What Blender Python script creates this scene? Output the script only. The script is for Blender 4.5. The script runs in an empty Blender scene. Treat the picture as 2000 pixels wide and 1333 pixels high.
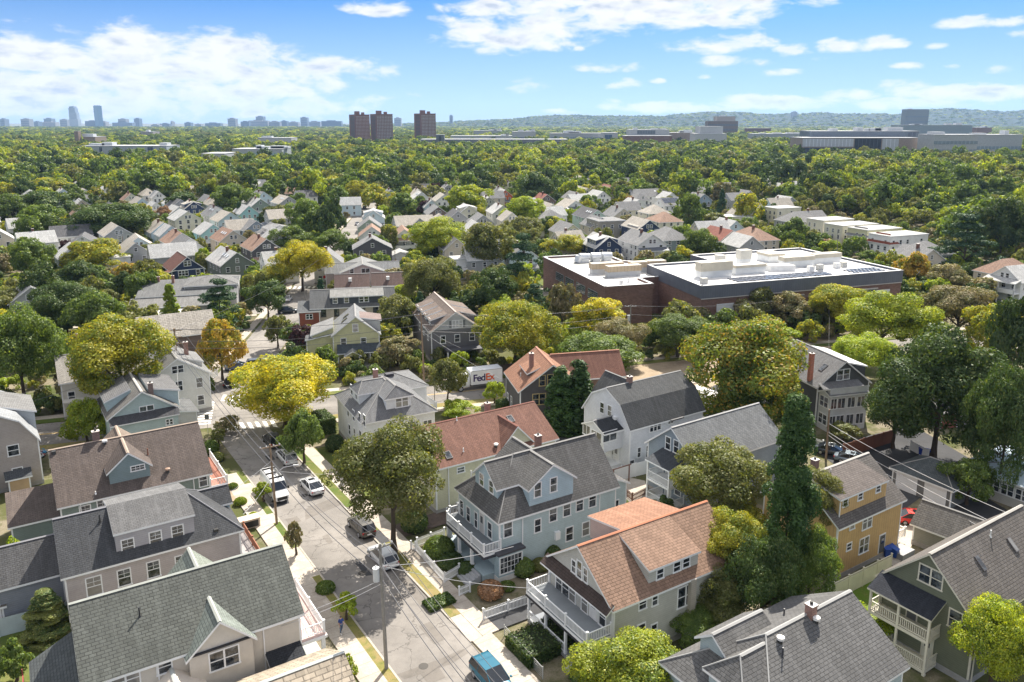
import bpy, bmesh, math, random
import numpy as np
from mathutils import Vector, Matrix
R = math.radians
sc = bpy.context.scene
col = sc.collection
# ---------------------------------------------------------------- camera
FPX, CX, CY, PITCH, CAMH = 1534.0, 1000.0, 568.0, R(12.07), 45.0
cam = bpy.data.cameras.new("camera")
cam.sensor_width = 36.0
cam.lens = 36.0 * FPX / 2000.0
cam.shift_y = -(666.5 - CY) / 2000.0
cam.clip_start, cam.clip_end = 1.0, 60000.0
camo = bpy.data.objects.new("camera", cam)
camo.location = (0, 0, CAMH)
camo.rotation_euler = (R(90) - PITCH, 0, 0)
col.objects.link(camo)
sc.camera = camo
# ---------------------------------------------------------------- light
SUN_AZ, SUN_EL = R(20), R(47)          # the sun stands beyond the houses, a little to the right
sdir = Vector((math.sin(SUN_AZ) * math.cos(SUN_EL), math.cos(SUN_AZ) * math.cos(SUN_EL), math.sin(SUN_EL)))
sun = bpy.data.lights.new("sun", 'SUN')
sun.energy = 5.0
sun.angle = R(0.53)
sun.color = (1.0, 0.93, 0.82)
suno = bpy.data.objects.new("sun", sun)
suno.rotation_euler = sdir.to_track_quat('Z', 'Y').to_euler()
suno.location = (0, 0, 400)
col.objects.link(suno)
sc.view_settings.view_transform = 'Standard'
sc.view_settings.look = 'None'
sc.view_settings.gamma = 1.0
sc.view_settings.exposure = 1.16
sc.render.engine = 'CYCLES'
sc.cycles.max_bounces = 6
sc.cycles.diffuse_bounces = 3
sc.cycles.glossy_bounces = 2
sc.cycles.transmission_bounces = 2
sc.cycles.transparent_max_bounces = 4
sc.cycles.volume_bounces = 0

def nodes_of(tree):
    N, L = tree.nodes, tree.links
    def nd(t, **kw):
        n = N.new(t)
        for k, v in kw.items():
            if k.startswith('i_'):
                k2 = k[2:]
                n.inputs[int(k2) if k2.isdigit() else k2].default_value = v
            else:
                setattr(n, k, v)
        return n
    def math_(op, a, b=None, c=None, clamp=False):
        n = N.new('ShaderNodeMath'); n.operation = op; n.use_clamp = clamp
        for i, x in enumerate((a, b, c)):
            if x is None: continue
            if isinstance(x, (int, float)): n.inputs[i].default_value = x
            else: L.new(x, n.inputs[i])
        return n.outputs[0]
    def mix(f, a, b, blend='MIX'):
        n = N.new('ShaderNodeMix'); n.data_type = 'RGBA'; n.blend_type = blend
        n.clamp_factor = True
        for s, x in ((0, f), (6, a), (7, b)):
            if isinstance(x, (int, float)): n.inputs[s].default_value = x
            elif isinstance(x, tuple): n.inputs[s].default_value = x if len(x) == 4 else (*x, 1)
            else: L.new(x, n.inputs[s])
        return n.outputs[2]
    return N, L, nd, math_, mix

# ---------------------------------------------------------------- sky and clouds
world = bpy.data.worlds.new("World")
sc.world = world
world.use_nodes = True
def build_world():
    t = world.node_tree
    t.nodes.clear()
    N, L, nd, M, mix = nodes_of(t)
    tc = nd('ShaderNodeTexCoord')
    sep = nd('ShaderNodeSeparateXYZ'); L.new(tc.outputs['Generated'], sep.inputs[0])
    x, y, z = sep.outputs
    zc = M('MAXIMUM', z, 0.0)
    zb = M('MULTIPLY', zc, 3.6)
    zb = M('ADD', zb, 0.035)
    cmb = nd('ShaderNodeCombineXYZ'); L.new(x, cmb.inputs[0]); L.new(y, cmb.inputs[1]); L.new(zb, cmb.inputs[2])
    nrm = nd('ShaderNodeVectorMath', operation='NORMALIZE'); L.new(cmb.outputs[0], nrm.inputs[0])
    sky = nd('ShaderNodeTexSky', sky_type='NISHITA', sun_disc=False)
    sky.sun_elevation = SUN_EL; sky.sun_rotation = SUN_AZ
    sky.air_density = 1.0; sky.dust_density = 0.3; sky.ozone_density = 2.5; sky.altitude = 50
    L.new(nrm.outputs[0], sky.inputs[0])
    az = M('MULTIPLY', M('ARCTAN2', x, y), 57.2958)
    el = M('MULTIPLY', M('ARCSINE', z), 57.2958)
    cv = nd('ShaderNodeCombineXYZ'); L.new(M('MULTIPLY', az, 0.34), cv.inputs[0]); L.new(M('MULTIPLY', el, 0.85), cv.inputs[1])
    n1 = nd('ShaderNodeTexNoise', noise_dimensions='3D'); n1.inputs['Scale'].default_value = 1.0
    n1.inputs['Detail'].default_value = 7; n1.inputs['Roughness'].default_value = 0.57; n1.inputs['Distortion'].default_value = 0.25
    L.new(cv.outputs[0], n1.inputs['Vector'])
    nz = n1.outputs['Fac']
    BL = CLOUDS
    tot = None
    for (a0, e0, ra, up, dn, s) in BL:
        da = M('DIVIDE', M('SUBTRACT', az, a0), ra)
        de = M('SUBTRACT', el, e0)
        dd = M('ADD', M('DIVIDE', M('MAXIMUM', de, 0.0), up), M('DIVIDE', M('MINIMUM', de, 0.0), dn))
        q = M('ADD', M('MULTIPLY', da, da), M('MULTIPLY', dd, dd))
        v = M('MULTIPLY', M('SUBTRACT', 1.0, q), s)
        tot = v if tot is None else M('MAXIMUM', tot, v)
    tot = M('MAXIMUM', tot, -1.2)
    dens = M('ADD', tot, M('MULTIPLY', M('SUBTRACT', nz, 0.51), 4.2))
    mr = nd('ShaderNodeMapRange', interpolation_type='SMOOTHSTEP')
    L.new(dens, mr.inputs[0]); mr.inputs[1].default_value = -0.15; mr.inputs[2].default_value = 0.95
    fac = mr.outputs[0]
    # the bases of the clouds are a little bluer than their tops
    n2 = nd('ShaderNodeTexNoise'); n2.inputs['Scale'].default_value = 1.4; n2.inputs['Detail'].default_value = 4
    L.new(cv.outputs[0], n2.inputs['Vector'])
    sh = nd('ShaderNodeMapRange'); L.new(n2.outputs['Fac'], sh.inputs[0]); sh.inputs[1].default_value = 0.44; sh.inputs[2].default_value = 0.62
    core = nd('ShaderNodeMapRange'); L.new(dens, core.inputs[0]); core.inputs[1].default_value = 0.6; core.inputs[2].default_value = 1.4
    cc = mix(M('MULTIPLY', sh.outputs[0], core.outputs[0]), (3.1, 3.1, 3.1), (1.85, 2.05, 2.4))
    hor = nd('ShaderNodeMapRange'); L.new(el, hor.inputs[0]); hor.inputs[1].default_value = 0.0; hor.inputs[2].default_value = 9.0
    hor.inputs[3].default_value = 0.97; hor.inputs[4].default_value = 0.0
    tint = mix(1.0, sky.outputs[0], SKY_TINT, 'MULTIPLY')
    tint = mix(hor.outputs[0], tint, (1.85, 2.35, 2.8))
    outc = mix(M('MULTIPLY', fac, 0.97), tint, cc)
    # unseen cloud deck overhead and behind, added as bright neutral fill light
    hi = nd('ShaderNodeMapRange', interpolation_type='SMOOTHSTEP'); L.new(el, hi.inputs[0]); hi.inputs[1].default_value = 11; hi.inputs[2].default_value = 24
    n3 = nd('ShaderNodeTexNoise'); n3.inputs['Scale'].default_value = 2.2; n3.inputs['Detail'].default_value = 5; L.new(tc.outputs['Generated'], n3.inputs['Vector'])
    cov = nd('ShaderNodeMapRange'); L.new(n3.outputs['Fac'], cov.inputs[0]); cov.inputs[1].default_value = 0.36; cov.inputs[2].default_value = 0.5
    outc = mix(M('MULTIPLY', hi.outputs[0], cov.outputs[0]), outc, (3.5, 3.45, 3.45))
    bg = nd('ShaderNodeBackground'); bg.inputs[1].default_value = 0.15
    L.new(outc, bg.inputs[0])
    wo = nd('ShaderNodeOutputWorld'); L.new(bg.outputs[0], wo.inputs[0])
def sky_ang(px, py):
    d = ray(px, py)
    return math.degrees(math.atan2(d[0], d[1])), math.degrees(math.asin(d[2] / math.sqrt(sum(k * k for k in d))))
def ray(px, py):
    dx = (px - CX) / FPX; dy = (py - CY) / FPX
    return (dx, math.cos(PITCH) - dy * math.sin(PITCH), -math.sin(PITCH) - dy * math.cos(PITCH))
def at(px, py, z=0.0):
    d = ray(px, py)
    t = (z - CAMH) / d[2]
    return Vector((d[0] * t, d[1] * t, z))
def depth_of(X, Y, Z):
    return Y * math.cos(PITCH) - (Z - CAMH) * math.sin(PITCH)
# each cloud: picture position, half width, height above and below, strength
CL = [(60,190,330,110,40,1.1),(330,120,270,60,60,1.2),(120,110,170,40,60,1.0),(500,160,170,60,45,1.1),(430,205,300,40,25,.8),(640,135,90,22,18,.7),
      (735,20,62,20,14,.9),(715,135,75,22,22,.6),(940,15,85,16,18,1.0),(870,38,30,8,8,.6),(1000,72,160,45,32,1.25),(1250,15,300,45,45,1.3),(1130,95,12,5,5,.6),
      (1200,132,62,16,11,.8),(1420,88,100,20,18,.9),(1430,120,75,13,11,.8),(1545,100,40,14,12,.9),(1650,92,55,17,12,.9),(1725,84,45,14,12,.9),
      (1930,44,75,12,10,.8),(1985,70,30,8,8,.5),(1520,142,38,7,6,.6),(1215,165,35,12,10,.5),(1030,170,40,16,14,.6),(1860,131,22,6,6,.6),(1950,140,30,9,7,.6),
      (1770,168,45,12,10,.5),(1640,190,60,16,16,1.0),(1500,198,140,14,16,1.0),(1300,210,130,12,12,.9),(1750,205,120,12,10,.8),(1600,118,25,7,6,.6),(1820,90,22,6,5,.6),(1290,158,20,5,5,.6),(1780,130,25,6,5,.5),(1200,210,45,12,10,.6),(1900,182,110,17,14,.8),(1370,152,15,5,4,.5),(1095,218,50,6,6,.4)]
CLOUDS = []
for (px, py, w, up, dn, s) in CL:
    a0, e0 = sky_ang(px, py)
    CLOUDS.append((a0, e0, w / 27.0, up / 27.0, dn / 27.0, s))
SKY_TINT = (0.12, 0.335, 0.50)
build_world()
# ---------------------------------------------------------------- object helpers
def tag(o, label=None, cat=None, group=None, kind=None):
    if label: o['label'] = label
    if cat: o['category'] = cat
    if group: o['group'] = group
    if kind: o['kind'] = kind
    return o
def empty(name, loc, rz=0.0, label=None, cat=None, group=None):
    o = bpy.data.objects.new(name, None)
    o.empty_display_size = 0.5
    o.location = loc
    o.rotation_euler = (0, 0, rz)
    col.objects.link(o)
    return tag(o, label, cat, group)
def link_mesh(name, me, parent=None, loc=None, rot=None):
    o = bpy.data.objects.new(name, me)
    if loc is not None: o.location = loc
    if rot is not None: o.rotation_euler = rot
    col.objects.link(o)
    if parent is not None: o.parent = parent
    return o
class MB:
    """collects faces (with a material slot each) and builds ONE mesh with metric UVs"""
    def __init__(s): s.v = []; s.f = []; s.m = []; s.sm = []
    def face(s, pts, m=0, smooth=False):
        b = len(s.v); s.v.extend([tuple(p) for p in pts]); s.f.append(tuple(range(b, b + len(pts)))); s.m.append(m); s.sm.append(smooth)
    def mesh(s, verts, faces, m=0, smooth=False):
        b = len(s.v); s.v.extend([tuple(p) for p in verts])
        for f in faces: s.f.append(tuple(b + i for i in f)); s.m.append(m); s.sm.append(smooth)
    def box(s, x0, x1, y0, y1, z0, z1, m=0, mt=None):
        if x0 > x1: x0, x1 = x1, x0
        if y0 > y1: y0, y1 = y1, y0
        v = [(x0,y0,z0),(x1,y0,z0),(x1,y1,z0),(x0,y1,z0),(x0,y0,z1),(x1,y0,z1),(x1,y1,z1),(x0,y1,z1)]
        s.mesh(v, [(3,2,1,0),(0,1,5,4),(1,2,6,5),(2,3,7,6),(3,0,4,7)], m)
        s.face(v[4:], m if mt is None else mt)
    def prism(s, poly, z0, z1, m=0, mt=None):
        n = len(poly)
        a = sum(poly[i][0]*poly[(i+1)%n][1]-poly[(i+1)%n][0]*poly[i][1] for i in range(n))
        if a < 0: poly = poly[::-1]
        lo = [(p[0], p[1], z0) for p in poly]; hi = [(p[0], p[1], z1) for p in poly]
        s.face(hi, m if mt is None else mt); s.face(lo[::-1], m)
        for i in range(n):
            j = (i + 1) % n
            s.face([lo[i], lo[j], hi[j], hi[i]], m)
    def tube(s, pts, rads, n=8, m=0, cap=True, smooth=True):
        pts = [Vector(p) for p in pts]
        if isinstance(rads, (int, float)): rads = [rads] * len(pts)
        rings = []
        for i, p in enumerate(pts):
            d = (pts[min(i+1, len(pts)-1)] - pts[max(i-1, 0)]).normalized()
            up = Vector((0, 0, 1)) if abs(d.z) < 0.95 else Vector((1, 0, 0))
            a = d.cross(up).normalized(); b = d.cross(a)
            rings.append([p + (a * math.cos(2*math.pi*k/n) + b * math.sin(2*math.pi*k/n)) * rads[i] for k in range(n)])
        v = [q for r in rings for q in r]
        f = []
        for i in range(len(pts) - 1):
            for k in range(n):
                k2 = (k + 1) % n
                f.append((i*n+k, (i+1)*n+k, (i+1)*n+k2, i*n+k2))
        s.mesh(v, f, m, smooth)
        if cap:
            s.face(rings[0], m); s.face(rings[-1][::-1], m)
    def cyl(s, x, y, z0, z1, r, n=12, m=0, r2=None):
        s.tube([(x, y, z0), (x, y, z1)], [r, r if r2 is None else r2], n, m)
    def slab(s, polys, t=0.2, mtop=0, mside=1):
        """roof planes: list of polygons (counter-clockwise from above), given a thickness downward"""
        edges = {}
        key = lambda p: (round(p[0], 3), round(p[1], 3), round(p[2], 3))
        for P in polys:
            s.face(P, mtop)
            s.face([(p[0], p[1], p[2] - t) for p in P][::-1], mside)
            for i in range(len(P)):
                a, b = P[i], P[(i+1) % len(P)]
                edges[(key(a), key(b))] = (a, b)
        for (ka, kb), (a, b) in edges.items():
            if (kb, ka) in edges: continue
            s.face([(a[0],a[1],a[2]-t), (b[0],b[1],b[2]-t), b, a], mside)
    def build(s, name, mats, parent=None, loc=None, rot=None, asmesh=False):
        me = bpy.data.meshes.new(name)
        me.from_pydata(s.v, [], s.f)
        if not isinstance(mats, (list, tuple)): mats = [mats]
        for m in mats: me.materials.append(m)
        me.polygons.foreach_set('material_index', [min(k, len(mats)-1) for k in s.m])
        me.polygons.foreach_set('use_smooth', s.sm)
        uv = me.uv_layers.new(name='UVMap')
        V = s.v
        data = []
        for f in s.f:
            a, b, c = Vector(V[f[0]]), Vector(V[f[1]]), Vector(V[f[2]])
            n = (b - a).cross(c - b)
            if n.length < 1e-9 and len(f) > 3: n = (c - b).cross(Vector(V[f[3]]) - c)
            n = n.normalized() if n.length > 1e-12 else Vector((0, 0, 1))
            u = Vector((0, 0, 1)).cross(n)
            if u.length < 0.05: u = Vector((1, 0, 0))
            u.normalize(); w = n.cross(u)
            for i in f:
                p = Vector(V[i]); data.extend((p.dot(u), p.dot(w)))
        uv.data.foreach_set('uv', data)
        me.update()
        if asmesh: return me
        return link_mesh(name, me, parent, loc, rot)

# ---------------------------------------------------------------- materials
_mc = {}
def newmat(name):
    m = bpy.data.materials.new(name); m.use_nodes = True
    t = m.node_tree; t.nodes.clear()
    N, L, nd, M, mix = nodes_of(t)
    bs = nd('ShaderNodeBsdfPrincipled'); out = nd('ShaderNodeOutputMaterial'); L.new(bs.outputs[0], out.inputs[0])
    return m, N, L, nd, M, mix, bs
def noise(nd, L, vec, scale, detail=4, rough=0.55):
    n = nd('ShaderNodeTexNoise'); n.inputs['Scale'].default_value = scale; n.inputs['Detail'].default_value = detail
    n.inputs['Roughness'].default_value = rough
    if vec is not None: L.new(vec, n.inputs['Vector'])
    return n.outputs['Fac']
def ramp(nd, L, fac, a, b):
    r = nd('ShaderNodeMapRange'); L.new(fac, r.inputs[0]); r.inputs[1].default_value = a; r.inputs[2].default_value = b
    return r.outputs[0]
def dk(c, k): return (c[0]*k, c[1]*k, c[2]*k)
def paint(c, rough=0.6, var=0.12, metal=0.0, spec=0.3):
    """painted / plain surface with faint dirt"""
    key = ('p', c, rough, var, metal)
    if key in _mc: return _mc[key]
    m, N, L, nd, M, mix, bs = newmat('paint')
    tc = nd('ShaderNodeTexCoord')
    f = noise(nd, L, tc.outputs['Object'], 0.7, 6)
    g = noise(nd, L, tc.outputs['Object'], 7.0, 3)
    c1 = mix(ramp(nd, L, f, 0.3, 0.75), dk(c, 1 + var), dk(c, 1 - var))
    c2 = mix(M('MULTIPLY', ramp(nd, L, g, 0.35, 0.8), var), c1, dk(c, 0.55))
    L.new(c2, bs.inputs['Base Color'])
    bs.inputs['Roughness'].default_value = rough; bs.inputs['Metallic'].default_value = metal
    bs.inputs['Specular IOR Level'].default_value = spec
    _mc[key] = m; return m
def siding(c, pitch=0.2, vert=False):
    key = ('s', c, pitch, vert)
    if key in _mc: return _mc[key]
    m, N, L, nd, M, mix, bs = newmat('siding')
    uv = nd('ShaderNodeUVMap'); sp = nd('ShaderNodeSeparateXYZ'); L.new(uv.outputs[0], sp.inputs[0])
    v = M('FRACT', M('DIVIDE', sp.outputs[0 if vert else 1], pitch))
    line = M('LESS_THAN', v, 0.13)
    tc = nd('ShaderNodeTexCoord')
    f = noise(nd, L, tc.outputs['Object'], 0.45, 6)
    g = noise(nd, L, tc.outputs['Object'], 3.0, 5)
    row = nd('ShaderNodeTexWhiteNoise', noise_dimensions='1D'); L.new(M('FLOOR', M('DIVIDE', sp.outputs[0 if vert else 1], pitch)), row.inputs['W'])
    c1 = mix(ramp(nd, L, f, 0.3, 0.7), dk(c, 1.08), dk(c, 0.86))
    c1 = mix(M('MULTIPLY', ramp(nd, L, g, 0.45, 0.75), 0.25), c1, dk(c, 0.6))
    c1 = mix(M('MULTIPLY', row.outputs['Value'], 0.10), c1, dk(c, 0.7))
    c1 = mix(M('MULTIPLY', line, 0.42), c1, dk(c, 0.35))
    L.new(c1, bs.inputs['Base Color'])
    bs.inputs['Roughness'].default_value = 0.65; bs.inputs['Specular IOR Level'].default_value = 0.25
    bp = nd('ShaderNodeBump'); bp.inputs['Strength'].default_value = 0.6; bp.inputs['Distance'].default_value = 0.03
    L.new(v, bp.inputs['Height']); L.new(bp.outputs[0], bs.inputs['Normal'])
    _mc[key] = m; return m
def brick(c, mortar=(0.32,0.28,0.25), w=0.42, h=0.16, var=0.3):
    key = ('b', c, w, h)
    if key in _mc: return _mc[key]
    m, N, L, nd, M, mix, bs = newmat('brick')
    uv = nd('ShaderNodeUVMap')
    b = nd('ShaderNodeTexBrick'); L.new(uv.outputs[0], b.inputs['Vector'])
    b.inputs['Color1'].default_value = (*dk(c, 1+var), 1); b.inputs['Color2'].default_value = (*dk(c, 1-var), 1)
    b.inputs['Mortar'].default_value = (*mortar, 1)
    b.inputs['Scale'].default_value = 1; b.inputs['Brick Width'].default_value = w; b.inputs['Row Height'].default_value = h
    b.inputs['Mortar Size'].default_value = 0.012
    tc = nd('ShaderNodeTexCoord'); f = noise(nd, L, tc.outputs['Object'], 0.3, 6)
    L.new(mix(M('MULTIPLY', ramp(nd, L, f, 0.35, 0.75), 0.5), b.outputs['Color'], dk(c, 0.55)), bs.inputs['Base Color'])
    bs.inputs['Roughness'].default_value = 0.85
    _mc[key] = m; return m
def shingle(c, row=0.24, w=None, contrast=0.15):
    w = w or row * 1.9
    c = dk(c, .62)
    key = ('r', c, row, w, contrast)
    if key in _mc: return _mc[key]
    m, N, L, nd, M, mix, bs = newmat('shingle')
    uv = nd('ShaderNodeUVMap')
    b = nd('ShaderNodeTexBrick'); L.new(uv.outputs[0], b.inputs['Vector'])
    b.inputs['Color1'].default_value = (*dk(c, 1+contrast), 1); b.inputs['Color2'].default_value = (*dk(c, 1-contrast), 1)
    b.inputs['Mortar'].default_value = (*dk(c, 0.5), 1)
    b.inputs['Scale'].default_value = 1; b.inputs['Brick Width'].default_value = w; b.inputs['Row Height'].default_value = row
    b.inputs['Mortar Size'].default_value = row * 0.13; b.inputs['Mortar Smooth'].default_value = 0.4
    b.offset = 0.5
    tc = nd('ShaderNodeTexCoord')
    f = noise(nd, L, tc.outputs['Object'], 0.35, 7, 0.6)
    mp = nd('ShaderNodeMapping'); mp.inputs['Scale'].default_value = (2.2, 0.25, 1); L.new(uv.outputs[0], mp.inputs[0])
    st = noise(nd, L, mp.outputs[0], 1.0, 5, 0.6)      # weather streaks down the slope
    g = noise(nd, L, tc.outputs['Object'], 9.0, 3)
    cc = mix(M('MULTIPLY', ramp(nd, L, f, 0.4, 0.7), 0.6), b.outputs['Color'], dk(c, 0.58))
    cc = mix(M('MULTIPLY', ramp(nd, L, st, 0.48, 0.72), 0.55), cc, dk(c, 1.4))
    cc = mix(M('MULTIPLY', ramp(nd, L, g, 0.5, 0.8), 0.35), cc, dk(c, 0.6))
    L.new(cc, bs.inputs['Base Color'])
    bs.inputs['Roughness'].default_value = 0.9; bs.inputs['Specular IOR Level'].default_value = 0.2
    bp = nd('ShaderNodeBump'); bp.inputs['Strength'].default_value = 0.5; bp.inputs['Distance'].default_value = 0.03
    L.new(b.outputs['Fac'], bp.inputs['Height']); bp.invert = True
    L.new(bp.outputs[0], bs.inputs['Normal'])
    _mc[key] = m; return m
def glass():
    if 'glass' in _mc: return _mc['glass']
    m, N, L, nd, M, mix, bs = newmat('window_glass')
    oi = nd('ShaderNodeObjectInfo'); uv = nd('ShaderNodeUVMap')
    ad = nd('ShaderNodeVectorMath', operation='ADD'); L.new(uv.outputs[0], ad.inputs[0]); L.new(oi.outputs['Random'], ad.inputs[1])
    ad2 = nd('ShaderNodeVectorMath', operation='MULTIPLY_ADD'); L.new(oi.outputs['Location'], ad2.inputs[0]); ad2.inputs[1].default_value = (3, 5, 2); L.new(ad.outputs[0], ad2.inputs[2])
    f = noise(nd, L, ad2.outputs[0], 1.3, 2)
    k = mix(ramp(nd, L, f, 0.45, 0.62), (0.012, 0.016, 0.022), (0.10, 0.11, 0.12))
    bl = M('GREATER_THAN', oi.outputs['Random'], 0.84)
    k = mix(M('MULTIPLY', bl, 0.6), k, (0.30, 0.29, 0.27))
    L.new(k, bs.inputs['Base Color'])
    bs.inputs['Roughness'].default_value = 0.04; bs.inputs['Specular IOR Level'].default_value = 0.9
    _mc['glass'] = m; return m
WHITE = paint((0.74, 0.75, 0.76), 0.5, 0.05)
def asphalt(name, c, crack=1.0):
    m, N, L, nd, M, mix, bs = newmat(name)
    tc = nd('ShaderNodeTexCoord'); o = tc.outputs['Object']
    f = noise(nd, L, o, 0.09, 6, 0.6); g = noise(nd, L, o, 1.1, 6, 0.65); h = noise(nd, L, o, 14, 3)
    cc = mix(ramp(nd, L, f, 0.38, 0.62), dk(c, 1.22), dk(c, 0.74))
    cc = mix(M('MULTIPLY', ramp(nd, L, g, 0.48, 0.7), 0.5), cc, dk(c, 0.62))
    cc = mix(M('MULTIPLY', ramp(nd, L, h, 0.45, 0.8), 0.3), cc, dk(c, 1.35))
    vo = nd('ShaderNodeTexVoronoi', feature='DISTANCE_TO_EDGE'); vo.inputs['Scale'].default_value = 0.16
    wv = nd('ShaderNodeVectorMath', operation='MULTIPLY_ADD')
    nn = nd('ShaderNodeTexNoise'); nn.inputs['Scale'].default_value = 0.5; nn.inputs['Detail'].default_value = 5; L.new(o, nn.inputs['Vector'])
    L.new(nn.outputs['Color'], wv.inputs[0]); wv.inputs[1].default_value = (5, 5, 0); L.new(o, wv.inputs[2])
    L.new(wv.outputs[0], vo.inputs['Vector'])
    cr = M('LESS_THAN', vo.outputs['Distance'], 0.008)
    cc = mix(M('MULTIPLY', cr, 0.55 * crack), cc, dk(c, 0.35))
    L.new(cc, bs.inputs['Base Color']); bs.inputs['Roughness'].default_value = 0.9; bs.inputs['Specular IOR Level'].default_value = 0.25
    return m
def mottled(name, c1, c2, c3, s1=0.15, s2=1.5, rough=0.95):
    m, N, L, nd, M, mix, bs = newmat(name)
    tc = nd('ShaderNodeTexCoord'); o = tc.outputs['Object']
    f = noise(nd, L, o, s1, 6, 0.6); g = noise(nd, L, o, s2, 6, 0.7); h = noise(nd, L, o, s2 * 9, 3)
    cc = mix(ramp(nd, L, f, 0.42, 0.6), c1, c2)
    cc = mix(ramp(nd, L, g, 0.5, 0.68), cc, c3)
    cc = mix(M('MULTIPLY', ramp(nd, L, h, 0.4, 0.75), 0.45), cc, dk(c1, 0.5))
    L.new(cc, bs.inputs['Base Color']); bs.inputs['Roughness'].default_value = rough; bs.inputs['Specular IOR Level'].default_value = 0.1
    return m
# ---------------------------------------------------------------- houses
GL = glass()
DARKFR = paint((0.03, 0.03, 0.035), 0.4, 0.05)
_wm = {}
def window_meshes(w, h, style, fr):
    """frame mesh and pane mesh, standing in the local XZ plane, facing -Y, centred"""
    key = (round(w, 2), round(h, 2), style, fr.name)
    if key in _wm: return _wm[key]
    t = 0.11
    f = MB()
    x, z = w / 2, h / 2
    f.box(-x-t, x+t, -.05, .02, z, z+t); f.box(-x-t-.04, x+t+.04, -.09, .02, -z-t, -z)
    f.box(-x-t, -x, -.05, .02, -z, z); f.box(x, x+t, -.05, .02, -z, z)
    if style in ('dh', 'dhg', 'pair', 'tri'):
        n = {'pair': 2, 'tri': 3}.get(style, 1)
        for k in range(1, n):
            xx = -x + w * k / n; f.box(xx-.07, xx+.07, -.047, .02, -z, z)
        f.box(-x, x, -.035, .02, -.035, .035)
        if style == 'dhg':
            f.box(-.015, .015, -.03, .02, .035, z); f.box(-x, x, -.03, .02, z*.5-.015, z*.5+.015)
    elif style == 'grid':
        nx = max(2, round(w / .45)); nz = max(2, round(h / .5))
        for k in range(1, nx): xx = -x + w*k/nx; f.box(xx-.02, xx+.02, -.03, .02, -z, z)
        for k in range(1, nz): zz = -z + h*k/nz; f.box(-x, x, -.028, .02, zz-.02, zz+.02)
    elif style == 'slide':
        f.box(-.04, .04, -.035, .02, -z, z)
    fm = f.build('window', [fr], asmesh=True)
    p = MB()
    p.face([(-x, -.012, -z), (x, -.012, -z), (x, -.012, z), (-x, -.012, z)])
    pm = p.build('pane', [GL], asmesh=True)
    f.face([(-x, -.012, -z), (x, -.012, -z), (x, -.012, z), (-x, -.012, z)], 1)
    one = f.build('window', [fr, GL], asmesh=True)
    _wm[key] = (fm, pm, one)
    return _wm[key]
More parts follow.
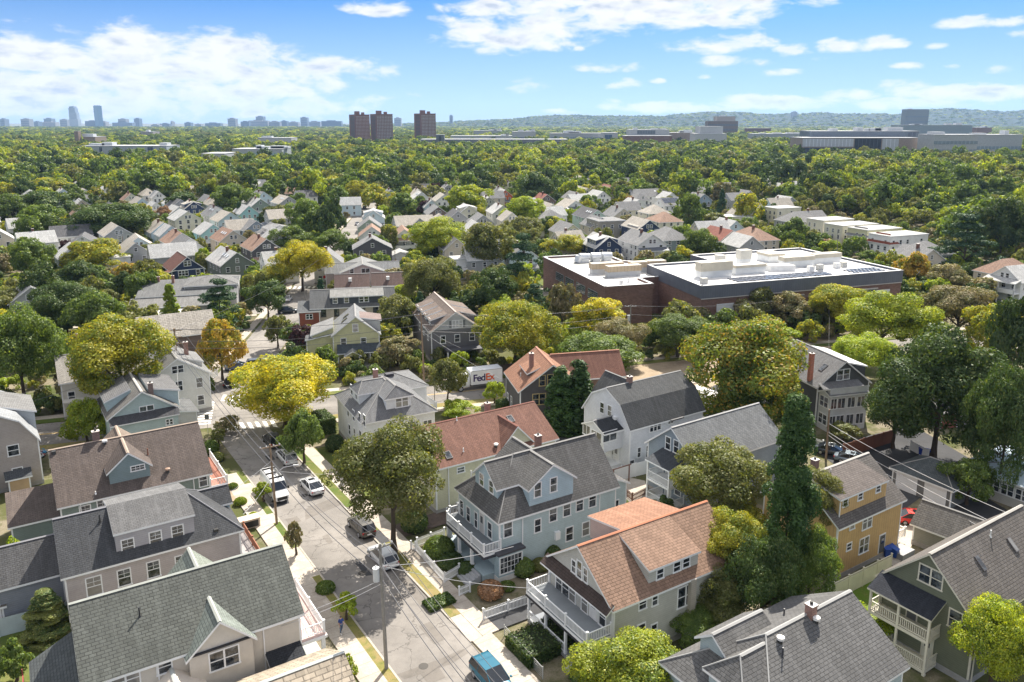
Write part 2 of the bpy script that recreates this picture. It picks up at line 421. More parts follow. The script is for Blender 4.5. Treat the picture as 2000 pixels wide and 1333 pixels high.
class House:
    def __init__(s, label, p0, zr, head, L, W, ze, wall, roofc, trim=None, name='house', cat='house', group=None, at_xy=None, found=(0.33,0.32,0.31), back=0.0, row=0.24, sp=0.2, vert=False, det=True):
        o = at(*p0, zr) if at_xy is None else Vector((*at_xy, 0))
        h = R(head)
        o = o - Vector((math.sin(h), math.cos(h), 0)) * back
        s.loc = Vector((o.x, o.y, 0)); s.th = R(90) - h
        s.L, s.W, s.ze, s.zr = L, W, ze, zr
        s.root = empty(name, s.loc, s.th, label, cat, group)
        s.wm = siding(wall, sp, vert) if isinstance(wall, tuple) else wall
        s.rm = shingle(roofc, row) if isinstance(roofc, tuple) else roofc
        s.tm = trim or WHITE; s.fm = brick(found, w=.4, h=.2, var=.1) if det else paint(found)
        s.det = det
        s.ct, s.st = math.cos(s.th), math.sin(s.th)
    def loc3(s, px, py, plane, val):
        """pixel ray -> local point on the plane x=val / y=val / z=val"""
        d = Vector(ray(px, py)); c = Vector((0, 0, CAMH)) - s.loc
        r = lambda v: Vector((v.x*s.ct + v.y*s.st, -v.x*s.st + v.y*s.ct, v.z))
        d = r(d); c = r(c); i = 'xyz'.index(plane)
        return c + d * ((val - c[i]) / d[i])
    # a building volume: walls under a roof, ridge along x or y
    def vol(s, x0, x1, y0, y1, z0, ze, zr, axis='x', roof='gable', ov=.35, rk=.3, parent=None, wm=None, rm=None, rn='roof', wn='wall', open0=False, open1=False, hip0=None, hip1=None, trim=True, found=False, thick=.2):
        P = parent or s.root; wm = wm or s.wm; rm = rm or s.rm
        if x0 > x1: x0, x1 = x1, x0
        if y0 > y1: y0, y1 = y1, y0
        sw = (lambda p: p) if axis == 'x' else (lambda p: (p[1], p[0], p[2]))
        a0, a1, b0, b1 = (x0, x1, y0, y1) if axis == 'x' else (y0, y1, x0, x1)
        bc = (b0 + b1) / 2; hw = (b1 - b0) / 2
        def fix(P_):
            P_ = [sw(p) for p in P_]
            ar = sum(P_[i][0]*P_[(i+1)%len(P_)][1]-P_[(i+1)%len(P_)][0]*P_[i][1] for i in range(len(P_)))
            return P_ if ar > 0 else P_[::-1]
        w = MB(); r = MB()
        def wf(pts, m=0):   # wall face, outward from the volume centre
            pts = [sw(p) for p in pts]
            c = Vector(((x0+x1)/2, (y0+y1)/2, (z0+ze)/2))
            n = (Vector(pts[1])-Vector(pts[0])).cross(Vector(pts[2])-Vector(pts[1]))
            if n.dot(Vector(pts[0]) - c) < 0: pts = pts[::-1]
            w.face(pts, m)
        t2 = .1
        tops = []
        if roof == 'gable':
            k = (zr - ze) / hw
            zo = ze - ov * k
            A0 = a0 - (0 if open0 else rk); A1 = a1 + (0 if open1 else rk)
            tops = [fix([(A0,b0-ov,zo),(A1,b0-ov,zo),(A1,bc,zr),(A0,bc,zr)]), fix([(A0,bc,zr),(A1,bc,zr),(A1,b1+ov,zo),(A0,b1+ov,zo)])]
            prof = [(b0, ze-t2), (bc, zr-t2), (b1, ze-t2)]
        elif roof == 'gambrel':
            zb = ze + (zr - ze) * .62; bb = hw * .62
            k = (zb - ze) / (hw - bb); zo = ze - ov * .5 * k
            A0 = a0 - rk; A1 = a1 + rk
            tops = [fix([(A0,b0-ov*.5,zo),(A1,b0-ov*.5,zo),(A1,bc-bb,zb),(A0,bc-bb,zb)]), fix([(A0,bc-bb,zb),(A1,bc-bb,zb),(A1,bc,zr),(A0,bc,zr)]),
                    fix([(A0,bc,zr),(A1,bc,zr),(A1,bc+bb,zb),(A0,bc+bb,zb)]), fix([(A0,bc+bb,zb),(A1,bc+bb,zb),(A1,b1+ov*.5,zo),(A0,b1+ov*.5,zo)])]
            prof = [(b0, ze-t2), (bc-bb, zb-t2), (bc, zr-t2), (bc+bb, zb-t2), (b1, ze-t2)]
        elif roof == 'hip':
            h0 = hw if hip0 is None else hip0; h1 = hw if hip1 is None else hip1
            k = (zr - ze) / hw; zo = ze - ov * k
            B0, B1 = b0 - ov, b1 + ov
            A0 = a0 - (ov if h0 > 0 else rk); A1 = a1 + (ov if h1 > 0 else rk)
            r0 = a0 + h0 if h0 > 0 else A0; r1 = a1 - h1 if h1 > 0 else A1
            if r1 < r0: r0 = r1 = (r0 + r1) / 2
            tops = [fix([(A0,B0,zo),(A1,B0,zo),(r1,bc,zr),(r0,bc,zr)]), fix([(r0,bc,zr),(r1,bc,zr),(A1,B1,zo),(A0,B1,zo)])]
            if h0 > 0: tops.append(fix([(A0,B1,zo),(A0,B0,zo),(r0,bc,zr)]))
            if h1 > 0: tops.append(fix([(A1,B0,zo),(A1,B1,zo),(r1,bc,zr)]))
            prof = None; zr2 = zr
            p0_, p1_ = (h0 == 0), (h1 == 0)
        elif roof == 'flat':
            tops = [fix([(a0-ov,b0-ov,ze+.12),(a1+ov,b0-ov,ze+.12),(a1+ov,b1+ov,ze+.12),(a0-ov,b1+ov,ze+.12)])]
            prof = [(b0, ze-t2), (b1, ze-t2)]
        elif roof == 'shed':      # ze at the b0 side, zr at the b1 side
            k = (zr - ze) / (b1 - b0)
            A0 = a0 - (0 if open0 else rk); A1 = a1 + (0 if open1 else rk)
            tops = [fix([(A0,b0-ov,ze-ov*k),(A1,b0-ov,ze-ov*k),(A1,b1,zr),(A0,b1,zr)])]
            prof = [(b0, ze-t2), (b1, zr-t2)]
        elif roof == 'shedr':     # zr at the b0 side, ze at the b1 side
            k = (zr - ze) / (b1 - b0)
            A0 = a0 - (0 if open0 else rk); A1 = a1 + (0 if open1 else rk)
            tops = [fix([(A0,b0,zr),(A1,b0,zr),(A1,b1+ov,ze-ov*k),(A0,b1+ov,ze-ov*k)])]
            prof = [(b0, zr-t2), (b1, ze-t2)]
        if roof == 'hip':
            for a, g in ((a0, p0_), (a1, p1_)):
                wf([(a,b0,z0),(a,b1,z0),(a,b1,ze-t2)] + ([(a,bc,zr-t2)] if g else []) + [(a,b0,ze-t2)])
            wf([(a0,b0,z0),(a1,b0,z0),(a1,b0,ze-t2),(a0,b0,ze-t2)]); wf([(a0,b1,z0),(a1,b1,z0),(a1,b1,ze-t2),(a0,b1,ze-t2)])
        else:
            for a in (a0, a1):
                wf([(a,b0,z0),(a,b1,z0)] + [(a,p[0],p[1]) for p in prof[::-1]])
            wf([(a0,b0,z0),(a1,b0,z0),(a1,b0,prof[0][1]),(a0,b0,prof[0][1])]); wf([(a0,b1,z0),(a1,b1,z0),(a1,b1,prof[-1][1]),(a0,b1,prof[-1][1])])
        wo = w.build(wn, [wm], P)
        r.slab(tops, thick)
        if s.det and roof in ('gable', 'gambrel', 'hip'):
            # ridge cap
            ra, rb = (A0, A1) if roof != 'hip' else (r0, r1)
            if rb - ra > .5:
                q = [sw((ra, bc-.16, zr-.02)), sw((rb, bc-.16, zr-.02)), sw((rb, bc, zr+.05)), sw((ra, bc, zr+.05)), sw((ra, bc+.16, zr-.02)), sw((rb, bc+.16, zr-.02))]
                r.face(fix([(ra,bc-.16,zr-.03),(rb,bc-.16,zr-.03),(rb,bc,zr+.05),(ra,bc,zr+.05)]), 2)
                r.face(fix([(ra,bc,zr+.05),(rb,bc,zr+.05),(rb,bc+.16,zr-.03),(ra,bc+.16,zr-.03)]), 2)
            if roof == 'hip':
                for (a, rr, hh) in ((A0, r0, h0), (A1, r1, h1)):
                    if hh <= 0: continue
                    for bb_ in (B0, B1):
                        p, q = Vector(sw((a, bb_, zo + .02))), Vector(sw((rr, bc, zr + .02)))
                        r.tube([p, q], [.06, .06], 6, 2, smooth=False)
        ro = r.build(rn, [rm, s.tm, s.capm()], P)
        if trim and s.det:
            g = MB(); e = .025
            for (cx_, cy_) in ((a0, b0), (a1, b0), (a1, b1), (a0, b1)):
                sx = -1 if cx_ == a0 else 1; sy = -1 if cy_ == b0 else 1
                if (cx_ == a0 and open0) or (cx_ == a1 and open1): continue
                zt = ze - .14
                if roof == 'shed' and cy_ == b1 or roof == 'shedr' and cy_ == b0: continue
                p = sw((cx_, cy_, 0))
                sx2, sy2 = (sx, sy) if axis == 'x' else (sy, sx)
                g = MB(); g.box(p[0] + sx2*e, p[0] - sx2*.13, p[1] + sy2*e, p[1] - sy2*.13, z0 + .01, zt)
                g.build('corner_board', [s.tm], P)
        if found:
            g = MB(); g.box(x0-.04, x1+.04, y0-.04, y1+.04, -.3, .55); g.build('foundation', [s.fm], P)
        return wo, ro
    def capm(s):
        if not hasattr(s, '_cap'):
            s._cap = s.capmat if hasattr(s, 'capmat') else paint((.25,.245,.24), .9, .15)
        return s._cap
    def body(s, roof='gable', **k):
        s.vol(0, s.L, -s.W/2, s.W/2, 0, s.ze, s.zr, 'x', roof, found=True, **k)
        return s
    # windows --------------------------------------------------
    def _place(s, face, u, z, off):
        if face == 'S': return (u, -s.W/2 - off, z), 0
        if face == 'N': return (u, s.W/2 + off, z), math.pi
        if face == 'W': return (-off, u, z), -math.pi/2
        if face == 'E': return (s.L + off, u, z), math.pi/2
        ax, val, sg = face       # ('y', value, -1) etc
        if ax == 'y': return (u, val + sg*off, z), (0 if sg < 0 else math.pi)
        return (val + sg*off, u, z), (-math.pi/2 if sg < 0 else math.pi/2)
    def win(s, face, u, z, w=.85, h=1.5, style='dh', parent=None, fr=None):
        fm, pm, one = window_meshes(w, h, style, fr or s.tm)
        loc, rz = s._place(face, u, z, .0)
        deep = parent is not None and parent is not s.root
        o = link_mesh('window', one if (deep or not s.det) else fm, parent or s.root, loc, (0, 0, rz))
        if not deep and s.det: link_mesh('pane', pm, o)
        return o
    def plane(s, face):
        return {'S': ('y', -s.W/2), 'N': ('y', s.W/2), 'W': ('x', 0.0), 'E': ('x', s.L)}[face] if isinstance(face, str) else (face[0], face[1])
    def winp(s, face, pts, w=.85, h=1.5, style='dh', fr=None, parent=None):
        """windows whose middle is seen at the given picture points of a wall"""
        pl = s.plane(face)
        for p in pts:
            q = s.loc3(p[0], p[1], *pl)
            u = q.y if pl[0] == 'x' else q.x
            if isinstance(face, str) and (q.z > s.zr - .8 or (pl[0] == 'x' and abs(u) > s.W/2 - .4) or (pl[0] == 'y' and not (.4 < u < s.L - .4))): continue
            hh_ = p[3] if len(p) > 3 else h; zz = min(q.z, s.ze - hh_/2 - .3) if pl[0] == 'y' and isinstance(face, str) else q.z
            s.win(face, u, zz, *(p[2:4] if len(p) > 3 else (w, h)), p[4] if len(p) > 4 else style, parent=parent, fr=fr)
    def door(s, face, u, z0=.5, w=.95, h=2.05, c=(.5,.5,.48)):
        loc, rz = s._place(face, u, z0 + h/2, 0)
        m = MB(); m.box(-w/2-.12, w/2+.12, -.05, .02, -h/2, h/2+.12, 0); m.box(-w/2, w/2, -.075, -.04, -h/2, h/2-.02, 1)
        o = m.build('door', [s.tm, paint(c, .5)], s.root, loc, (0, 0, rz))
        p = MB(); p.box(-w*.28, w*.28, -.09, -.07, h*.02, h*.36); p.build('door_pane', [GL], o)
        return o
    # additions ------------------------------------------------
    def dormer(s, side, x0, x1, yf, zt, kind='shed', zp=None, inner=0.0, wins=(), wm=None, ov=.3, name='dormer', zb=None, rm=None):
        """side -1: on the -y slope, +1: on the +y slope. yf: face distance from the ridge"""
        zb = (s.ze - .3) if zb is None else zb
        sg = side
        root = None
        y0, y1 = (sg*yf, sg*inner)
        zp = s.zr - .05 if zp is None else zp
        if kind == 'gable':
            wo, ro = s.vol(x0, x1, min(y0, y1), max(y0, y1), zb, zt, zp, 'y', 'gable', ov=ov, open0=(sg > 0), open1=(sg < 0), wn=name, wm=wm, rm=rm, trim=False)
        elif kind == 'hip':
            wo, ro = s.vol(x0, x1, min(y0, y1), max(y0, y1), zb, zt, zp, 'y', 'hip', ov=ov, hip0=(0 if sg > 0 else None), hip1=(0 if sg < 0 else None), wn=name, wm=wm, rm=rm, trim=False)
        else:
            wo, ro = s.vol(x0, x1, min(y0, y1), max(y0, y1), zb, zt, zp, 'x', 'shed' if sg < 0 else 'shedr', ov=ov, rk=.15, wn=name, wm=wm, rm=rm, trim=False)
        ro.parent = wo; ro.name = 'dormer_roof'
        for wd in wins:
            s.win(('y', sg*yf, sg), *wd, parent=wo)
        s.last = wo
        return wo
    def rail(s, pts, z, h=1.0, mat=None, parent=None, name='railing', posts=True, fine=True):
        """white balustrade along local points"""
        g = MB()
        for (a, b) in zip(pts[:-1], pts[1:]):
            a, b = Vector((*a, 0)), Vector((*b, 0)); d = b - a; L_ = d.length; d.normalize()
            n = Vector((-d.y, d.x, 0))
            def bar(u0, u1, z0, z1, t):
                c = [a + d*u0 - n*t, a + d*u1 - n*t, a + d*u1 + n*t, a + d*u0 + n*t]
                g.prism([(p.x, p.y) for p in c], z0, z1)
            bar(0, L_, z + h - .07, z + h, .045); bar(0, L_, z + .08, z + .15, .03)
            k = max(2, int(L_ / .17))
            for i in range(k): u = (i + .5) * L_ / k; bar(u - .022, u + .022, z + .15, z + h - .07, .02)
        g.build(name, [mat or s.tm], parent or s.root)
        if posts:
            for p in pts:
                q = MB(); q.box(p[0]-.075, p[0]+.075, p[1]-.075, p[1]+.075, z, z + h + .12); q.box(p[0]-.1, p[0]+.1, p[1]-.1, p[1]+.1, z + h + .12, z + h + .17)
                q.build('railing_post', [mat or s.tm], parent or s.root)
    def posts(s, pts, z0, z1, r=.1):
        for p in pts:
            q = MB(); q.box(p[0]-r, p[0]+r, p[1]-r, p[1]+r, z0, z1); q.box(p[0]-r*1.35, p[0]+r*1.35, p[1]-r*1.35, p[1]+r*1.35, z0, z0+.2)
            q.build('porch_post', [s.tm], s.root)
    def part(s, name, x0, x1, y0, y1, z0, z1, mat, parent=None):
        m = MB(); m.box(x0, x1, y0, y1, z0, z1); return m.build(name, [mat], parent or s.root)
    def chimney(s, x, y, zt, w=.6, d=.6, c=(.30,.12,.08), zb=None):
        zb = s.ze if zb is None else zb
        m = MB(); m.box(x-w/2, x+w/2, y-d/2, y+d/2, zb, zt-.12, 0); m.box(x-w/2-.06, x+w/2+.06, y-d/2-.06, y+d/2+.06, zt-.12, zt, 0, 1)
        o = m.build('chimney', [brick(c, w=.22, h=.09) if s.det else paint(c), paint((.45,.42,.4))], s.root)
        if s.det:
            q = MB(); q.cyl(x, y, zt - .02, zt + .22, .12); q.build('chimney_pot', [paint((.03,.03,.03))], o)
        return o
    def chimneyp(s, px, py, zt, **k):
        q = s.loc3(px, py, 'z', zt); return s.chimney(q.x, q.y, zt, **k)
    def vent(s, px, py, kind='pipe', h=.55, c=(.6,.6,.6)):
        """vent standing on the roof where the picture shows its foot"""
        # walk down the ray until it meets the main slope
        for i in range(200):
            z = s.zr - i * .03
            q = s.loc3(px, py, 'z', z)
            if z <= s.zr - (s.zr - s.ze) * abs(q.y) / (s.W / 2): break
        m = MB()
        if kind == 'pipe':
            m.cyl(q.x, q.y, q.z - .2, q.z + h, .06, 10, 0); m.cyl(q.x, q.y, q.z - .1, q.z + .12, .14, 10, 0, .07)
        elif kind == 'mush':
            m.cyl(q.x, q.y, q.z - .2, q.z + .3, .16, 14, 1); m.cyl(q.x, q.y, q.z + .3, q.z + .48, .28, 16, 0); m.cyl(q.x, q.y, q.z + .48, q.z + .53, .28, 16, 0, .16)
        else:
            m.box(q.x-.2, q.x+.2, q.y-.2, q.y+.2, q.z-.2, q.z+.22, 0)
        m.build('roof_vent', [paint(c, .4), paint((.05,.05,.05))], s.root)
    def skylight(s, px, py, w=.7, l=1.2, flip=1):
        k = (s.zr - s.ze) / (s.W / 2)
        for i in range(300):
            z = s.zr - i * .02
            q = s.loc3(px, py, 'z', z)
            if z <= s.zr - k * abs(q.y): break
        sg = -1 if q.y < 0 else 1
        a = math.atan(k)
        m = MB(); m.box(-w/2, w/2, -l/2, l/2, -.05, .12, 0); m.box(-w/2+.06, w/2-.06, -l/2+.06, l/2-.06, .12, .125, 1)
        m.build('skylight', [paint((.12,.11,.11), .4), GL], s.root, (q.x, q.y, q.z + .02), (-sg * a if True else 0, 0, 0))
    def downspout(s, x, y, z1, z0=.2):
        m = MB(); m.box(x-.05, x+.05, y-.05, y+.05, z0, z1); m.build('downspout', [s.tm], s.root)
    def panels(s, side, x0, x1, d0, d1, nx, ny):
        """solar panels on a slope: d measured down from the ridge"""
        k = (s.zr - s.ze) / (s.W / 2); a = math.atan(k); sg = side
        m = MB()
        for i in range(nx):
            for j in range(ny):
                xa = x0 + (x1-x0)*(i+.04)/nx; xb = x0 + (x1-x0)*(i+.96)/nx
                da = d0 + (d1-d0)*(j+.04)/ny; db = d0 + (d1-d0)*(j+.96)/ny
                P = [(xa, sg*da*math.cos(a), s.zr - da*math.sin(a) + .12), (xb, sg*da*math.cos(a), s.zr - da*math.sin(a) + .12), (xb, sg*db*math.cos(a), s.zr - db*math.sin(a) + .12), (xa, sg*db*math.cos(a), s.zr - db*math.sin(a) + .12)]
                if sg > 0: pass
                else: P = P[::-1]
                m.slab([P], .05, 0, 1)
        m.build('solar_panels', [paint((.02,.03,.06), .15, .05, 0, .8), paint((.5,.5,.5))], s.root)
# ---------------------------------------------------------------- ground, streets, pavements
AZ_S = R(-33.4)
SU = Vector((math.sin(AZ_S), math.cos(AZ_S), 0)); SV = Vector((math.cos(AZ_S), -math.sin(AZ_S), 0))
SO = Vector((-17.2, 68.7, 0))
def S(s, t, z=0.0):
    p = SO + SU * s + SV * t; return (p.x, p.y, z)
def to_st(p):
    d = Vector((p[0], p[1], 0)) - SO; return d.dot(SU), d.dot(SV)
def sheet(name, pts, z, mat, th=None, kind='structure', wob=0):
    """flat polygon on the ground; th>0 gives it a raised edge"""
    m = MB(); P = [(p[0], p[1]) for p in pts]
    if th: m.prism(P, z - th, z)
    else:
        a = sum(P[i][0]*P[(i+1)%len(P)][1]-P[(i+1)%len(P)][0]*P[i][1] for i in range(len(P)))
        if a < 0: P = P[::-1]
        m.face([(p[0], p[1], z) for p in P])
    o = m.build(name, [mat])
    o['kind'] = kind
    return o
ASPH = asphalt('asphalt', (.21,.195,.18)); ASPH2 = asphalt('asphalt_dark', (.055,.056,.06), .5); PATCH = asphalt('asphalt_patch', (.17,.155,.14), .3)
CONC = mottled('concrete', (.46,.41,.35), (.40,.35,.30), (.52,.47,.41), .2, 1.2)
KERB = mottled('kerb_stone', (.42,.38,.33), (.36,.33,.29), (.50,.46,.40), .3, 2)
GRASS = mottled('lawn', (.085,.125,.03), (.14,.15,.045), (.20,.17,.07), .12, .9)
YARD = mottled('yard_ground', (.07,.095,.03), (.13,.115,.065), (.21,.18,.13), .05, .5)
DRY = mottled('dry_grass', (.20,.19,.06), (.27,.21,.10), (.13,.15,.045), .4, 1.3)
DIRT = mottled('bare_earth', (.34,.27,.19), (.26,.20,.14), (.40,.33,.25), .3, 1.2)
def make_ground():
    m, N, L, nd, M, mix, bs = newmat('ground_cover')
    tc = nd('ShaderNodeTexCoord'); o = tc.outputs['Object']
    f = noise(nd, L, o, .012, 7, .62); g = noise(nd, L, o, .11, 7, .65); h = noise(nd, L, o, 1.2, 5, .7); k = noise(nd, L, o, 9, 3)
    cc = mix(ramp(nd, L, f, .4, .62), (.065,.085,.025), (.13,.12,.06))
    cc = mix(ramp(nd, L, g, .46, .56), cc, (.24,.205,.15))
    cc = mix(ramp(nd, L, h, .5, .7), cc, (.10,.10,.045))
    cc = mix(M('MULTIPLY', ramp(nd, L, k, .4, .75), .5), cc, (.04,.05,.018))
    L.new(cc, bs.inputs['Base Color']); bs.inputs['Roughness'].default_value = .95; bs.inputs['Specular IOR Level'].default_value = .05
    mb = MB(); mb.face([(-30000,-2000,0),(30000,-2000,0),(30000,40000,0),(-30000,40000,0)])
    return tag(mb.build('ground', [m]), kind='structure')
make_ground()
# main street
Z1 = .02
sheet('main_street', [S(-75,0),S(-75,7.3),S(60,7.3),S(60,0)], Z1, ASPH)
# the crossing road runs to the right and left behind the corner
CA = R(72.7); CU = Vector((math.sin(CA), math.cos(CA), 0)); CV = Vector((-math.cos(CA), math.sin(CA), 0))
cn = at(637,812,0); cf = at(637,774,0)
CW_ = (cf - cn).dot(CV)
def K(a, b, z=0.0):
    p = cn + CU * a + CV * b; return (p.x, p.y, z)
sheet('crossing_road', [K(-160,0),K(-160,CW_),K(150,CW_),K(150,0)], Z1 + .004, ASPH)
YEL = paint((.55,.38,.14), .8, .2); LINE = paint((.72,.71,.68), .8, .25)
for k, off in enumerate((-.13, .13)):
    sheet('yellow_line', [K(8,CW_/2+off-.06),K(8,CW_/2+off+.06),K(150,CW_/2+off+.06),K(150,CW_/2+off-.06)], Z1 + .009, YEL)
    sheet('yellow_line', [K(-160,CW_/2+off-.06),K(-160,CW_/2+off+.06),K(-26,CW_/2+off+.06),K(-26,CW_/2+off-.06)], Z1 + .009, YEL)
# far street running almost straight away
c0 = at(452,752,0); AC = R(-5.5); DU = Vector((math.sin(AC), math.cos(AC), 0)); DV = Vector((math.cos(AC), -math.sin(AC), 0))
def C2(a, b, z=0.0):
    p = c0 + DU * a + DV * b; return (p.x, p.y, z)
sheet('back_street', [C2(-12,-4),C2(-12,4.5),C2(420,4.5),C2(420,-4)], Z1 + .008, ASPH)
e0 = at(600,600,0)
def E2(a, b):
    p = e0 + CU * a + CV * b; return (p.x, p.y)
sheet('side_street', [E2(-150,-4),E2(-150,4),E2(170,4),E2(170,-4)], Z1 + .012, ASPH)
for a in np.arange(-1.5, 9, 1.3): sheet('crosswalk_bar', [C2(82,a-3.4),C2(82,a-2.8),C2(85,a-2.8),C2(85,a-3.4)], Z1 + .02, LINE)
# crosswalks at the corner (painted bars)
def quadbar(pts, z=Z1+.014): sheet('crosswalk_bar', [at(*p, 0) for p in pts], z, LINE)
for k in range(9):
    y = 786 + k * 5.1; xl = 391 - k * 1.2; xr = 419 - k * .9
    quadbar([(xl, y+1.2), (xr, y-.6), (xr, y+2.0), (xl, y+3.9)])
for k in range(5):
    x = 431 + k * 15.5; quadbar([(x, 784), (x+5, 772), (x+12, 772), (x+7, 784)])
for k in range(8):
    x = 421 + k * 15.2; y = 829 - k * .9; quadbar([(x, y), (x+7.5, y), (x+15, y+12), (x+6.5, y+12)])
quadbar([(546,1037.5),(547.5,1037),(558,1055),(556,1056)]) if False else None
# patches and marks in the street
sheet('street_patch', [at(*p,0) for p in ((775,1318),(855,1290),(905,1268),(917,1275),(880,1298),(838,1312),(790,1328))], Z1+.006, PATCH)
sheet('street_patch', [S(16,2.5),S(18.5,3.3),S(19.5,7.3),S(17.2,7.3)], Z1+.0065, PATCH)
sheet('street_patch', [S(-6,6.1),S(-6,7.3),S(12,7.3),S(12,6.3)], Z1+.007, PATCH)
sheet('street_patch', [S(21,0),S(21,2.2),S(22,2.4),S(22,0)], Z1+.0065, ASPH2)
rs_ = random.Random(12)
for k in range(14):
    a = rs_.uniform(-30, 36); b = rs_.uniform(.3, 5.5); l_, w_ = rs_.uniform(.8, 4), rs_.uniform(.5, 1.6)
    sheet('street_patch', [S(a,b),S(a+rs_.uniform(-.2,.2),b+w_),S(a+l_,b+w_+rs_.uniform(-.2,.2)),S(a+l_,b)], Z1+.0085+k*.0004, [PATCH, ASPH2, DIRT][0 if k % 4 else 1])
for (a, b) in ((2,3.6),(-14,2.4),(22,4.4),(30,2.2)):
    m = MB(); c_ = S(a, b); m.cyl(c_[0], c_[1], Z1-.02, Z1+.022, .42, 20); tag(m.build('manhole_cover', [paint((.05,.045,.04), .6, .2)]), 'round iron manhole cover in the main street asphalt', 'manhole cover', 'manhole covers in the main street')
# pavements and verges (raised)
def walk(s0, s1, t0, t1, mat, name, z=.13): sheet(name, [S(s0,t0),S(s0,t1),S(s1,t1),S(s1,t0)], z, mat, th=.2)
walk(-75, -13.5, 7.48, 9.5, CONC, 'right_pavement')
walk(-13.5, 36, 8.6, 10.3, CONC, 'right_pavement')
walk(-75, 33, -2.9, -.95, CONC, 'left_pavement')
for a, b in ((-75, 4), (10.5, 17), (19.5, 25), (29, 33)): walk(a, b, -.95, -.18, DRY if a < 0 else GRASS, 'verge', .12)
for a, b in ((4, 10.5), (17, 19.5), (25, 29)): walk(a, b, -.95, -.18, CONC, 'driveway_apron', .11)
for a, b in ((-9.5, 6), (9, 14), (16, 36)): walk(a, b, 7.48, 8.6, DRY if a < 7 else GRASS, 'verge', .12)
walk(-13.5, -9.5, 7.3, 8.6, CONC, 'driveway_apron', .10); walk(6, 9, 7.3, 8.6, ASPH2, 'driveway_apron', .10); walk(14, 16, 7.3, 8.6, CONC, 'driveway_apron', .10)
walk(-75, 33, -.18, 0, KERB, 'kerb', .14); walk(-9.5, 36, 7.3, 7.48, KERB, 'kerb', .14)
# pavement joints
g = MB()
for k in range(70):
    s_ = -70 + k * 1.55
    for (t0, t1, z) in ((8.6 if s_ > -13.5 else 7.48, 10.3 if s_ > -13.5 else 9.5, .134), (-2.9, -.95, .134)):
        if s_ > 33: continue
        a, b, c, d = S(s_, t0, z), S(s_, t1, z), S(s_+.035, t1, z), S(s_+.035, t0, z); g.face([a, b, c, d][::-1])
tag(g.build('pavement_joint', [paint((.16,.14,.12))]), kind='structure')
for (b0, b1, mat, nm, z) in ((-3.6,-2.0,CONC,'cross_pavement',.13), (-2.0,-.2,DRY,'verge',.12), (CW_+.2,CW_+1.8,GRASS,'verge',.12), (CW_+1.8,CW_+3.4,CONC,'cross_pavement',.13)):
    for (a0, a1) in ((-160,-27), (-4,150)):
        sheet(nm, [K(a0,b0),K(a0,b1),K(a1,b1),K(a1,b0)], z, mat, th=.2)
for (b0, b1) in ((-6.2,-4.6), (5.0,6.6)):
    sheet('back_pavement', [C2(6,b0),C2(6,b1),C2(400,b1),C2(400,b0)], .12, CONC, th=.2)
for (b0, b1) in ((-6.2,-4.6), (4.6,6.2)):
    for a0, a1 in ((-150,-12), (-2,170)): sheet('side_pavement', [E2(a0,b0),E2(a0,b1),E2(a1,b1),E2(a1,b0)], .12, CONC, th=.2)
# driveways and yards between the near houses
for nm, P, z, mt in (
    ('driveway', [S(-10.5,10.3),S(-13.5,10.3),S(-14.5,38),S(-10.0,40)], .14, ASPH2),
    ('driveway', [S(6,10.3),S(9,10.3),S(9.2,30),S(6.2,30)], .14, mottled('brown_pavers',(.11,.085,.075),(.14,.105,.09),(.09,.07,.06),.4,2)),
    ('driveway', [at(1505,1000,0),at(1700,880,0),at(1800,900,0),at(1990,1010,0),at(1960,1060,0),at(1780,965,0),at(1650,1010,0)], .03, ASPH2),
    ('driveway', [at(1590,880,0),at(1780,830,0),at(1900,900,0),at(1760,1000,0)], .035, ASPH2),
    ('driveway', [S(-18,-2.9),S(-15,-2.9),S(-15,-30),S(-18,-30)], .14, CONC),
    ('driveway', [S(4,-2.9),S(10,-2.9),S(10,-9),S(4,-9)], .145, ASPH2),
    ('driveway', [S(25,-2.9),S(29,-2.9),S(29,-26),S(26,-26)], .14, DIRT),
    ('garden_path', [at(1745,1010,0),at(1800,1040,0),at(1750,1110,0),at(1715,1090,0)], .05, CONC),
    ('lawn', [at(1560,1230,0),at(1700,1120,0),at(1800,1160,0),at(1760,1330,0),at(1690,1300,0)], .045, mottled('green_lawn',(.10,.17,.02),(.12,.19,.03),(.16,.17,.05),.2,1.2)),
    ('lawn', [S(16.5,10.3),S(35,10.3),S(35,17),S(16.5,17)], .05, GRASS),
    ('lawn', [at(0,1333,0),at(0,1100,0),at(150,1150,0),at(120,1333,0)], .03, GRASS),
    ('patio', [at(1150,1010,0),at(1270,990,0),at(1260,940,0),at(1190,925,0),at(1130,950,0)], .04, CONC),
    ('dirt_yard', [at(1000,770,0),at(1110,740,0),at(1400,680,0),at(1620,640,0),at(1620,700,0),at(1400,760,0),at(1100,800,0)], .03, DIRT),
    ('playground', [at(1520,700,0),at(1560,650,0),at(1640,650,0),at(1600,720,0)], .04, DIRT),
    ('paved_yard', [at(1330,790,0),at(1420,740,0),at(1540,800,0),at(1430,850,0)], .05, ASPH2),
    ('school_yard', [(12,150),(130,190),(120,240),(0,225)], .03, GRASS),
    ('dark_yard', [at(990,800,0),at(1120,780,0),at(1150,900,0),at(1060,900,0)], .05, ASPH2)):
    sheet(nm, P, z, mt)
